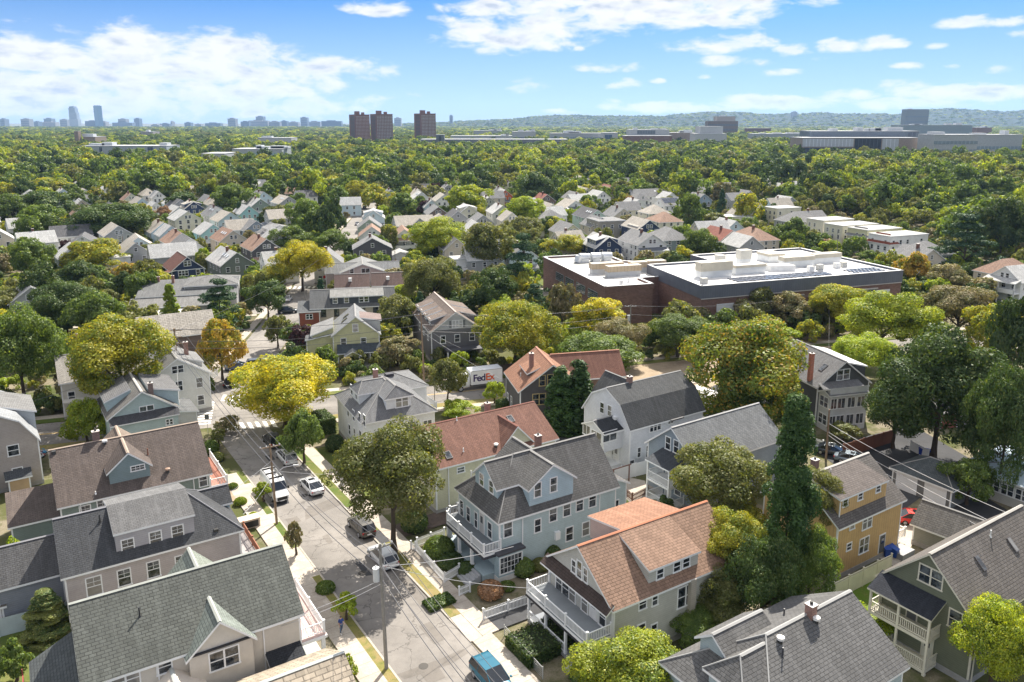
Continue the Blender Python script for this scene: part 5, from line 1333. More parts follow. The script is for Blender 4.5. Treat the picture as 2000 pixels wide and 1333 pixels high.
# ---------------------------------------------------------------- the school
def membrane():
    m, N, L, nd, M, mix, bs = newmat('roof_membrane')
    tc = nd('ShaderNodeTexCoord'); o = tc.outputs['Object']; sp = nd('ShaderNodeSeparateXYZ'); L.new(o, sp.inputs[0])
    f = noise(nd, L, o, .12, 6, .65); g = noise(nd, L, o, 1.0, 5, .6)
    seam = M('LESS_THAN', M('FRACT', M('DIVIDE', sp.outputs[1], 3.0)), .02)
    c = mix(ramp(nd, L, f, .50, .62), (.70,.69,.67), (.33,.34,.34))
    c = mix(M('MULTIPLY', ramp(nd, L, g, .5, .75), .35), c, (.35,.33,.30)); c = mix(M('MULTIPLY', seam, .5), c, (.3,.3,.3))
    L.new(c, bs.inputs['Base Color']); bs.inputs['Roughness'].default_value = .6
    return m
ROOFM = membrane()
def school():
    root = empty('school_building', (20.9, 172.2, 0), R(17), 'large red-brown brick school with bright white flat roofs and rooftop machinery', 'school')
    bm = brick((.175,.095,.078), (.2,.16,.13), .6, .22, .25); white = paint((.80,.80,.80), .6, .04); dkb = siding((.13,.14,.17), .6, True)
    P1 = [(0,0),(11.8,0),(11.8,7.2),(26,7.2),(26,24),(18,30),(18,42),(0,42)]
    def rot(P, o, a):
        return [(o[0] + p[0]*math.cos(a) - p[1]*math.sin(a), o[1] + p[0]*math.sin(a) + p[1]*math.cos(a)) for p in P]
    d = Vector((40.5 - 20.9, 164.2 - 172.2, 0)); c, s_ = math.cos(R(17)), math.sin(R(17))
    o2 = (d.x*c + d.y*s_, -d.x*s_ + d.y*c)
    P2 = rot([(0,0),(55,0),(55,36),(20,36),(20,27),(2,27)], o2, R(2.5))
    def wing(P, h, par, capm, nm):
        m = MB(); m.prism(P, 0, h, 0); w = m.build('wall', [bm], root)
        m = MB(); n = len(P); cx_ = sum(p[0] for p in P)/n; cy_ = sum(p[1] for p in P)/n
        m.face([(p[0], p[1], h + .02) for p in P]); m.build('flat_roof', [ROOFM], root)
        m = MB()
        for i in range(n):
            a, b = Vector((*P[i], 0)), Vector((*P[(i+1) % n], 0)); dd = (b - a).normalized(); nn = Vector((dd.y, -dd.x, 0))
            q = [a + nn*.12 - dd*.12, b + nn*.12 + dd*.12, b - nn*.4 + dd*.1, a - nn*.4 - dd*.1]
            m.prism([(p.x, p.y) for p in q], h - par, h + .45, 0)
            m.prism([(p.x, p.y) for p in [a + nn*.16 - dd*.15, b + nn*.16 + dd*.15, b - nn*.45, a - nn*.45]], h + .45, h + .55, 1)
        m.build('parapet', [capm, paint((.55,.55,.56))], root)
        return w
    m = MB(); m.face([(.6,26.5,8.64),(17.3,30.4,8.64),(17.3,41.4,8.64),(.6,41.4,8.64)]); m.build('grey_roof_section', [paint((.30,.30,.29), .8, .2)], root)
    wing(P1, 8.6, .5, bm, 'a'); wing(P2, 10.4, 2.3, dkb, 'b')
    m = MB()
    for (P, z) in ((P2, 7.9),):
        a, b = Vector((*P[0], 0)), Vector((*P[1], 0)); dd = (b-a).normalized(); nn = Vector((dd.y, -dd.x, 0))
        m.prism([(p.x, p.y) for p in [a+nn*.2, b+nn*.2, b, a]], z, z + .18)
    m.build('stone_band', [paint((.45,.42,.4))], root)
    # windows on the long front and the left side
    fr = paint((.25,.27,.28)); a2 = R(2.5)
    fm, pm, one = window_meshes(4.2, 2.4, 'grid', fr); fs = window_meshes(5.5, 1.9, 'grid', fr)
    for k, u in enumerate((17, 24.5, 31.5, 38.5, 45.5)):
        for z in (5.6, 1.9):
            p = rot([(u, -.05)], o2, a2)[0]; w = link_mesh('window', fm, root, (p[0], p[1], z), (0, 0, a2)); link_mesh('pane', pm, w)
            h_ = MB(); h_.box(-2.4, 2.4, -.25, 0, -.12, .12); h_.build('lintel', [paint((.5,.48,.46))], root, (p[0], p[1], z + 1.5), (0, 0, a2))
    for k, u in enumerate((7, 14.5, 22, 29)):
        for z in (5.8, 2.0):
            w = link_mesh('window', fs[0], root, (-.05, u, z), (0, 0, -math.pi/2)); link_mesh('pane', fs[1], w)
    for u in (6.2, 49.5):
        p = rot([(u, -.02)], o2, a2)[0]; m = MB(); m.box(-2.2, 2.2, -.06, 0, -1.3, 1.3); m.build('blank_panel', [paint((.55,.57,.60))], root, (p[0], p[1], 5.3), (0, 0, a2))
    # rooftop machinery
    tan = siding((.50,.40,.28), .9, True); met = paint((.62,.64,.66), .35, .1, .4)
    def screen(P, h0, h1, mat, nm='plant_screen'):
        m = MB(); m.prism(P, h0, h1, 0, 1); m.build(nm, [mat, paint((.42,.39,.33))], root)
    for (x, y, w_, d_) in ((3.5,16,8.5,2.2),(5.8,11.5,8.8,2.2),(13.5,15,4.5,2.2),(18.5,15.5,4.8,2.4)):
        screen([(x,y),(x+w_,y),(x+w_,y+d_),(x,y+d_)], 9.9, 11.3, tan); screen([(x+.15,y+.15),(x+w_-.15,y+.15),(x+w_-.15,y+d_-.15),(x+.15,y+d_-.15)], 8.6, 9.9, paint((.48,.49,.50)), 'plant_plinth')
    for k in range(3):
        m = MB(); m.tube([(7+k*3.2, 33, 10), (9.8+k*3.2, 33.2, 10)], [1.1, .9], 14, 0); m.box(7.4+k*3.2, 9.4+k*3.2, 32.2, 34.2, 8.6, 9.6); m.build('duct', [met], root)
    m = MB(); m.tube([(7,33,10.4),(6.6,33,8.7)], [1.1,1.1], 14, 0); m.build('duct', [met], root)
    for (u, v, w_, d_, h_) in ((5.5,9,8.5,2.4,3.6),(15.5,10,8.5,2.4,2.2),(32,13.5,9,2.6,2.6),(42,15,8.5,2.4,2.6),(33,21,5,5,2.2),(24,20,3.2,2.2,3.8),(18,20.5,2,2,2.8)):
        q = rot([(u,v),(u+w_,v),(u+w_,v+d_),(u,v+d_)], o2, a2)
        screen(q, 12.0, 10.4 + h_, paint((.50,.46,.38)) if w_ > 4 else paint((.6,.58,.52))); screen(rot([(u+.1,v+.1),(u+w_-.1,v+.1),(u+w_-.1,v+d_-.1),(u+.1,v+d_-.1)], o2, a2), 10.4, 12.0, met, 'plant_plinth')
    q = rot([(26,11),(32,9.5),(32,13),(26,14)], o2, a2); screen(q, 10.4, 11.8, paint((.75,.75,.74)), 'air_handler')
    for k, (u, v) in enumerate(((38,8.5),(43.5,9),(46,9.5),(34.5,7.5),(2.5,3.5))):
        q = rot([(u,v),(u+1.4,v),(u+1.4,v+1.2),(u,v+1.2)], o2, a2); screen(q, 10.4, 11.7, paint((.45,.45,.43)) if k % 2 == 0 else paint((.75,.75,.74)), 'rooftop_fan')
    m = MB()
    for i in range(24):
        for j in range(3):
            u = 11 + i * 1.1; v = 2.6 + j * 1.5 + (i % 2) * .2
            q = rot([(u,v),(u+.95,v),(u+.95,v+1.1),(u,v+1.1)], o2, a2); m.prism(q, 10.55, 10.68)
    m.build('solar_panels', [paint((.05,.06,.09), .25, .1, 0, .7)], root); m = MB()
    for i in range(9):
        for j in range(3):
            u = 43 + i * 1.1; v = 2.4 + j * 1.6; q = rot([(u,v),(u+.8,v),(u+.8,v+.9),(u,v+.9)], o2, a2); m.prism(q, 10.55, 10.68)
    m.build('solar_panels', [paint((.05,.06,.09), .25, .1, 0, .7)], root)
    for (u, v) in ((5,3),(5.5,3.1),(8,5)):
        m = MB(); m.cyl(u, v, 8.6, 9.6, .3); m.build('roof_vent', [met], root)
school()
# ---------------------------------------------------------------- tower blocks
def px_x(px, D, z=0):       # world x for a picture column at forward distance D and height z
    return (px - CX) / FPX * depth_of(0, D, z)
def py_z(py, D):            # height for a picture row at forward distance D
    lo, hi = -50.0, 900.0
    for _ in range(50):
        m_ = (lo + hi) / 2
        v = D * math.sin(PITCH) + (m_ - CAMH) * math.cos(PITCH)
        y = CY - FPX * v / depth_of(0, D, m_)
        if y > py: lo = m_
        else: hi = m_
    return (lo + hi) / 2
def tower(px0, pc, px1, ytop, D, lab):
    top = py_z(ytop, D); xc = px_x(pc, D, 40); a = R(34)
    wl = (px_x(pc, D, 40) - px_x(px0, D, 40)) / math.sin(a); wr = (px_x(px1, D, 40) - px_x(pc, D, 40)) / math.cos(a)
    root = empty('apartment_tower', (xc, D, 0), a, lab, 'tower block', 'brick tower blocks on the horizon')
    bm = mottled('tower_brick', (.21,.115,.095), (.24,.135,.11), (.18,.10,.085), .05, .4, .8)
    m = MB(); m.box(0, wr, 0, wl, 0, top); m.build('wall', [bm], root)
    m = MB(); m.box(wr*.2, wr*.45, wl*.3, wl*.6, top, top + 6); m.build('lift_housing', [bm], root)
    m = MB(); m.box(wr*.65, wr*.8, wl*.3, wl*.5, top, top + 4); m.build('lift_housing', [bm], root)
    gm = paint((.36,.33,.32), .5); dm = paint((.03,.03,.035), .3)
    for k in range(22):
        z = 2 + k * (top - 4) / 22
        g = MB(); n = 10
        for i in range(n):
            u = wr * (i + .5) / n; g.box(u - wr*.034, u + wr*.034, -.15, 0, z, z + 1.5, 0)
        g.box(-.15, 0, wl*.2, wl*.8, z, z + 1.3, 1)
        g.build('window_row', [gm, dm], root)
    for u in (.0, .5, 1.0):
        g = MB(); g.box(wr*u-.35, wr*u+.35, -.5, 0, 0, top + .5); g.build('pilaster', [bm], root)
tower(677, 695, 719, 224, 1480, 'leftmost red-brown brick tower block above the treetops')
tower(719, 736, 764, 223, 1440, 'middle red-brown brick tower block touching the left one')
tower(806, 823, 849, 222, 1490, 'red-brown brick tower block standing apart on the right')
# ---------------------------------------------------------------- offices beyond the woods
def office(px0, px1, yt, yb, D, lab, wall, bands=(), depth=35, stuff=3, name='office_building', cat='office', seed=0):
    z0 = min(0, 0); top = py_z(yt, D)
    x0, x1 = px_x(px0, D, 5), px_x(px1, D, 5)
    root = empty(name, ((x0+x1)/2, D, 0), 0, lab, cat)
    w = (x1 - x0) / 2; rnd = random.Random(seed + int(px0))
    m = MB(); m.box(-w, w, 0, depth, 0, top); m.build('wall', [paint(dk(wall, .56), .7, .15)], root)
    m = MB(); m.box(-w-.2, w+.2, -.3, depth+.2, top, top + .5); m.build('roof', [paint((.40,.41,.43), .7)], root)
    for (a, b, fx0, fx1, c) in bands:       # fractions of height, fractions of width
        m = MB(); xa, xb = -w + 2*w*fx0, -w + 2*w*fx1
        m.box(xa, xb, -.35, 0, top*a, top*b, 0)
        n = max(2, int((xb - xa) / 4))
        for i in range(1, n): u = xa + (xb-xa)*i/n; m.box(u-.2, u+.2, -.5, -.35, top*a, top*b, 1)
        m.build('window_band', [paint(c, .55, .05, 0, .3), paint(tuple(min(.8, q*1.5+.05) for q in c), .6)], root)
    for k in range(stuff):
        u = rnd.uniform(-w*.85, w*.85); ww = rnd.uniform(2, 9); hh = rnd.uniform(1.5, 4.5)
        m = MB(); m.box(u-ww, u+ww, depth*.3, depth*.6, top+.5, top + .5 + hh); m.build('plant_room', [paint((.5,.52,.54), .5)], root)
    return root
OB = (.12,.15,.20); WB = (.70,.72,.74)
office(162, 327, 286, 303, 850, 'long pale blue-white industrial hall with dark window panels left of the towers', (.55,.62,.68), [(.35,.95,.01,.07,(.05,.07,.10)),(.35,.95,.21,.24,(.05,.07,.10)),(.35,.95,.78,.84,(.05,.07,.10)),(.0,.3,0,1,(.14,.12,.13))], name='industrial_hall', cat='hall')
office(455, 552, 292, 303, 830, 'low white and teal hall in the trees left of the towers', (.60,.65,.66), [(.5,.8,.2,.9,(.25,.35,.38))], name='industrial_hall', cat='hall', stuff=4)
office(395, 440, 301, 309, 760, 'thin white flat roof in the trees below the teal hall', (.72,.73,.74), [], name='industrial_hall', cat='hall', stuff=0)
office(505, 570, 270, 277, 1250, 'long white roof far left of the towers', (.72,.73,.74), [], name='industrial_hall', cat='hall', stuff=1)
office(165, 188, 268, 281, 1250, 'tan brick hall with white gable far left', (.46,.36,.28), [(.3,.6,.1,.9,OB)], name='mill_building', cat='mill', stuff=1)
office(148, 156, 257, 278, 1250, 'slim tan chimney tower beside the tan hall', (.42,.32,.26), [], name='mill_tower', cat='tower', stuff=0, depth=8)
office(276, 300, 258, 272, 1800, 'small grey-pink block in the far woods', (.52,.48,.46), [(.3,.7,.1,.6,OB)], stuff=1)
office(822, 1108, 273, 285, 1180, 'long grey parking deck with white cars right of the third tower', (.30,.32,.36), [(.55,.8,0,1,(.06,.07,.10))], name='parking_deck', cat='car park', stuff=0)
office(852, 868, 264, 284, 1170, 'dark blue-grey stair block at the left end of the parking deck', (.22,.26,.32), [(.2,.95,.35,.6,(.03,.04,.06))], name='stair_tower', cat='tower', stuff=0, depth=12)
office(880, 1000, 266, 273, 1300, 'bright white ramp roof above the parking deck', (.78,.79,.80), [], name='ramp_roof', cat='roof', stuff=2)
office(925, 980, 256, 264, 1900, 'pale office with strip windows above the parking deck', (.60,.62,.64), [(.3,.6,0,1,OB)])
office(1000, 1046, 258, 274, 1500, 'cluster of white low offices at the middle of the woods edge', WB, [(.2,.35,0,1,OB),(.5,.65,0,1,OB)])
office(1075, 1178, 261, 279, 1380, 'pale office with long blue window strips', (.58,.62,.66), [(.45,.75,.0,.95,(.14,.19,.26))])
office(1178, 1206, 260, 280, 1330, 'white office end with dark blue glass squares', (.75,.76,.78), [(.2,.9,.1,.6,(.07,.11,.18))], stuff=0)
office(1220, 1312, 266, 279, 1300, 'red-brown brick office base with grey glass upper floors', (.30,.18,.15), [(.3,.5,0,1,(.08,.07,.08))], stuff=0)
office(1228, 1306, 254, 266, 1330, 'grey glass upper office standing over the brick base', (.58,.60,.61), [(.80,.97,.2,.65,(.10,.12,.14))])
office(1308, 1358, 260, 277, 1360, 'low tan office left of the white stepped block', (.44,.36,.32), [(.3,.5,0,1,OB)])
office(1356, 1418, 262, 280, 1250, 'lower storeys of the white stepped block with black strips', (.74,.75,.76), [(.2,.3,0,1,(.04,.05,.07)),(.5,.6,0,1,(.04,.05,.07))], stuff=0)
office(1366, 1410, 248, 262, 1262, 'top of the white stepped office block', (.76,.77,.78), [], stuff=0)
office(1382, 1440, 237, 258, 2100, 'brown office slab behind the white stepped block', (.33,.24,.20), [(.5,.6,0,1,(.12,.12,.13)),(.75,.85,0,1,(.12,.12,.13))], stuff=0)
office(1398, 1434, 228, 238, 2115, 'pale crown of the brown office slab', (.58,.50,.44), [], stuff=1)
office(1460, 1505, 251, 259, 2300, 'dark red low block in the far woods', (.24,.12,.11), [], stuff=0)
office(1470, 1570, 262, 272, 1500, 'pale low sheds left of the large blue-grey office', (.56,.60,.62), [(.4,.7,0,1,(.2,.26,.3))], stuff=4)
office(1565, 1790, 270, 292, 900, 'large office with white bands, black glass and tan piers', (.52,.42,.36), [(.35,.62,.0,.45,(.03,.04,.06)),(.66,.97,.0,.44,(.42,.44,.48)),(.1,.97,.45,.68,(.02,.025,.035)),(.5,.97,.69,.83,(.42,.44,.47))], stuff=0, depth=40)
office(1582, 1790, 257, 271, 930, 'blue-grey metal upper storey over the large office', (.26,.31,.38), [(.80,.97,.90,.97,(.10,.12,.16))], stuff=6, depth=40)
office(1752, 1896, 245, 266, 1700, 'pale blue-grey windowless hall on the right', (.40,.48,.53), [], stuff=4)
office(1820, 1905, 264, 290, 860, 'white laboratory block with grey strips on the right', (.66,.68,.68), [(.40,.52,0,1,(.2,.24,.26)),(.7,.8,0,1,(.2,.24,.26))], stuff=1)
office(1905, 1992, 264, 286, 900, 'pale laboratory block at the right edge of the woods', (.62,.66,.68), [(.5,.6,0,1,(.2,.26,.3))], stuff=2)
office(1766, 1810, 214, 245, 2900, 'blue-grey apartment slab against the far hills', (.30,.33,.36), [(.3,.34,0,1,OB),(.5,.54,0,1,OB),(.7,.74,0,1,OB)], name='apartment_slab', cat='tower block', stuff=1)
office(1905, 1935, 250, 262, 2000, 'small brick and pale block before the right hills', (.40,.24,.20), [(.3,.6,.3,1,OB)])
# ---------------------------------------------------------------- skyline
SK = [(0,9,233),(41,57,233),(66,74,238),(77,108,239),(86,101,232),(117,131,234),(166,190,237),(197,206,238),(219,258,240),(231,246,233),(262,272,232),(294,310,244),(312,330,242),
      (333,336,238),(360,372,240),(380,392,243),(400,430,241),(445,460,232),(470,486,238),(485,523,236),(500,515,228),(525,546,238),(548,560,237),(562,582,239),(587,600,230),(602,625,238),(628,666,237),(770,783,231),(878,884,226),(1548,1556,219)]
def skyline_block(i, x0, x1, yt):
    D = 6300 + (i * 137) % 700
    top = py_z(yt, D); a, b = px_x(x0, D, 40), px_x(x1, D, 40); w = (b - a) / 2
    nm = 'office_tower' if top > 80 else 'city_block'
    root = empty(nm, ((a+b)/2, D, 0), 0, None, 'city block', 'city skyline blocks on the horizon')
    t = i / len(SK)
    c = [(.16,.20,.26),(.24,.25,.27),(.12,.16,.22),(.30,.30,.31)][i % 4]
    m = MB(); m.box(-w, w, 0, 60, 0, top); m.box(-w*.5, w*.4, 10, 40, top, top + 6); m.build('wall', [paint(c, .5)], root)
    for k in range(3):
        g = MB(); g.box(-w*.95, w*.95, -1, 0, top*(.3+.2*k), top*(.3+.2*k)+top*.05); g.build('window_band', [paint((.1,.13,.17), .4)], root)
    return root
SKL = ['block at the very left edge of the skyline','square lone block left of the skyline','small block between the first two skyline groups','long low base of the left skyline group','taller block rising from the left group','pale stepped block left of the tall tower','wide block between the two tall towers','dark wedge right of the leaning glass tower','long base of the group right of the towers','middle block of the group right of the towers','slim upright block right of the towers','low block by the crane','low blocks right of the crane','thin spire-like block','low pale block','low block mid skyline','long low rim of blocks','top-heavy hall-like block','block left of the stepped one','broad stepped block mid skyline','upper part of the stepped block','first of three equal blocks','second of three equal blocks','third of three equal blocks','white-topped slim block','block right of the white-topped one','long slab left of the brick towers','block between the brick tower groups','lone tower right of the brick towers','small block on the right hills']
for i, (a, b, c) in enumerate(SK):
    r = skyline_block(i, a, b, c); r['label'] = 'hazy blue-grey city ' + SKL[i]
def big_towers():
    D = 6400
    top = py_z(208, D); a, b = px_x(135, D, 60), px_x(152, D, 60); w = (b-a)/2
    root = empty('office_tower', ((a+b)/2, D, 0), 0, 'tall stepped grey tower with a mast, highest on the left skyline', 'skyscraper')
    m = MB(); m.box(-w, w, 0, 50, 0, top*.42); m.build('wall', [paint((.36,.42,.48), .4)], root)
    m = MB(); m.box(-w*.95, w*.78, 3, 47, top*.42, top*.72); m.build('wall', [paint((.30,.36,.44), .4)], root)
    m = MB(); m.box(-w*.9, w*.55, 3, 47, top*.72, top*.93); m.build('wall', [paint((.26,.32,.40), .4)], root)
    m = MB(); m.box(-w*.7, w*.3, 3, 47, top*.93, top); m.box(-1, 1, 20, 22, top, top + 12); m.build('crown', [paint((.22,.28,.36), .4)], root)
    a, b = px_x(183, D, 60), px_x(195, D, 60); w = (b-a)/2; top = py_z(207, D)
    root = empty('glass_tower', ((a+b)/2, D, 0), R(-14), 'slim blue glass slab tower, second highest on the left skyline', 'skyscraper')
    m = MB(); m.prism([(-w*.8,0),(w*.8,0),(w,40),(-w*.6,40)], 0, top); m.build('wall', [paint((.14,.24,.34), .15, .05, 0, .8)], root)
    m = MB(); m.box(-w*.6, w*.7, 5, 35, top, top + 3); m.build('crown', [paint((.2,.3,.4))], root)
big_towers()
# ---------------------------------------------------------------- hills
def hills():
    prof = [(-400,246),(0,248),(300,246),(500,245),(700,243),(760,240),(850,237),(900,234),(960,233),(1000,231),(1040,226),(1100,224),(1200,225),(1300,225),(1370,218),(1420,217),(1480,222),(1540,221),(1600,219),(1650,221),(1700,221),(1760,222),(1800,215),(1850,211),(1900,214),(1950,217),(2000,215),(2400,214)]
    xs = [p[0] for p in prof]; ys = [p[1] for p in prof]
    m = MB(); rows = []; rnd = np.random.RandomState(3)
    D0, D1 = 5200, 8200; NR, NC = 14, 420
    V = []
    ph = [(rnd.uniform(.002,.02), rnd.uniform(0,6), rnd.uniform(0,6)) for _ in range(14)]
    for i in range(NR):
        f = i / (NR - 1); D = D0 + (D1 - D0) * f
        for j in range(NC):
            px = -500 + 3000 * j / (NC - 1)
            yt = np.interp(px, xs, ys)
            top = max(6.0, py_z(yt, D1)) if False else None
            z = HTOP[j] * (math.sin(min(1, f*1.05) * math.pi / 2) ** 1.4)
            z += sum(math.sin(px*a*8 + b + f*c*2) for a, b, c in ph) * .7 * (f > .2) + rnd.uniform(-1.6, 1.6)
            V.append((px_x(px, D, 50), D, max(z, -2)))
            if 1 <= i and z > 12: HILLV.append((V[-1][0] + rnd.uniform(-12, 12), D + rnd.uniform(-90, 90), z - 6))
    F = []
    for i in range(NR-1):
        for j in range(NC-1): F.append((i*NC+j, i*NC+j+1, (i+1)*NC+j+1, (i+1)*NC+j))
    base = len(V)
    for j in range(NC): x, y, z = V[(NR-1)*NC+j]; V.append((x, D1 + 900, -5))
    for j in range(NC-1): F.append(((NR-1)*NC+j, (NR-1)*NC+j+1, base+j+1, base+j))
    m.mesh(V, F, 0, False)
    tag(m.build('hills', [mottled('hill_forest', (.012,.028,.020), (.02,.04,.024), (.045,.055,.035), .004, .02)]), kind='structure')
prof_ = [(-500,247),(0,248),(300,246),(500,245),(700,243),(760,241),(850,238),(900,235),(960,233),(1000,231),(1040,226),(1100,224),(1200,225),(1300,225),(1370,218),(1420,217),(1480,222),(1540,221),(1600,219),(1650,221),(1700,221),(1760,222),(1800,215),(1850,211),(1900,214),(1950,217),(2000,215),(2500,214)]
HILLV = []
HTOP = [py_z(float(np.interp(-500 + 3000*j/419, [p[0] for p in prof_], [p[1] for p in prof_])), 8200) - 14 for j in range(420)]
hills()
# ---------------------------------------------------------------- trees
def leafmat(name, ca, cb, cc, tr=.42):
    """leaf colours: mostly ca, clumps of cb, single leaves of cc"""
    m = bpy.data.materials.new(name); m.use_nodes = True
    t = m.node_tree; t.nodes.clear()
    N, L, nd, M, mix = nodes_of(t)
    tc = nd('ShaderNodeTexCoord'); oi = nd('ShaderNodeObjectInfo'); at_ = nd('ShaderNodeAttribute', attribute_name='leaf')
    ad = nd('ShaderNodeVectorMath', operation='MULTIPLY_ADD'); L.new(oi.outputs['Random'], ad.inputs[0]); ad.inputs[1].default_value = (40, 40, 40); L.new(tc.outputs['Object'], ad.inputs[2])
    f = noise(nd, L, ad.outputs[0], .33, 4, .6)
    hj = M('ADD', ramp(nd, L, f, .40, .62), M('MULTIPLY', M('SUBTRACT', at_.outputs['Fac'], .5), .5))
    c = mix(hj, ca, cb)
    c = mix(M('GREATER_THAN', at_.outputs['Fac'], .86), c, cc)
    b = M('ADD', .72, M('MULTIPLY', M('FRACT', M('MULTIPLY', at_.outputs['Fac'], 7.31)), .55))
    b2 = M('MULTIPLY', b, M('ADD', .85, M('MULTIPLY', oi.outputs['Random'], .3)))
    cv = nd('ShaderNodeCombineXYZ'); [L.new(b2, cv.inputs[i]) for i in range(3)]
    c = mix(1.0, c, cv.outputs[0], 'MULTIPLY')
    df = nd('ShaderNodeBsdfDiffuse'); L.new(c, df.inputs[0])
    tl = nd('ShaderNodeBsdfTranslucent'); L.new(mix(1.0, c, (1.6, 1.5, .5), 'MULTIPLY'), tl.inputs[0])
    gl = nd('ShaderNodeBsdfGlossy'); gl.inputs[1].default_value = .5; gl.inputs[0].default_value = (.6,.62,.6,1)
    ms = nd('ShaderNodeMixShader'); ms.inputs[0].default_value = tr; L.new(df.outputs[0], ms.inputs[1]); L.new(tl.outputs[0], ms.inputs[2])
    m2 = nd('ShaderNodeMixShader'); m2.inputs[0].default_value = .035; L.new(ms.outputs[0], m2.inputs[1]); L.new(gl.outputs[0], m2.inputs[2])
    out = nd('ShaderNodeOutputMaterial'); L.new(m2.outputs[0], out.inputs[0])
    return m
LM = {
 'green': leafmat('leaves_green', (.085,.14,.028), (.13,.19,.036), (.20,.25,.06)),
 'dark': leafmat('leaves_dark', (.045,.082,.02), (.07,.115,.026), (.12,.15,.04), .25),
 'amber': leafmat('leaves_amber', (.40,.27,.04), (.20,.22,.03), (.50,.30,.04), .4),
 'citrus': leafmat('leaves_citrus', (.29,.34,.025), (.15,.22,.028), (.42,.42,.03)),
 'olive': leafmat('leaves_olive', (.12,.145,.035), (.17,.18,.055), (.24,.23,.09)),
 'lime': leafmat('leaves_lime', (.19,.27,.022), (.27,.34,.025), (.36,.38,.03)),
 'yellow': leafmat('leaves_yellow', (.50,.45,.03), (.20,.25,.028), (.58,.46,.03), .45),
 'gold': leafmat('leaves_gold', (.17,.22,.03), (.33,.32,.03), (.45,.37,.03), .4),
 'orange': leafmat('leaves_orange', (.12,.18,.028), (.25,.27,.035), (.44,.28,.04), .4),
 'rust': leafmat('leaves_rust', (.28,.16,.09), (.20,.13,.07), (.38,.20,.10), .25),
 'tan': leafmat('leaves_tan', (.15,.155,.06), (.25,.21,.11), (.33,.26,.15), .25),
 'purple': leafmat('leaves_purple', (.045,.018,.024), (.065,.027,.032), (.10,.04,.04), .15),
 'pine': leafmat('needles_pine', (.030,.075,.034), (.05,.10,.038), (.08,.13,.05), .15),
 'spruce': leafmat('needles_spruce', (.08,.13,.04), (.18,.20,.05), (.25,.25,.08), .2),
 'cedar': leafmat('needles_cedar', (.028,.066,.016), (.045,.092,.02), (.08,.13,.03), .15)}
BARK = mottled('bark', (.085,.065,.05), (.11,.09,.07), (.06,.05,.04), .5, 3)
BARKW = mottled('pale_bark', (.30,.28,.25), (.22,.20,.18), (.10,.09,.08), .6, 3)
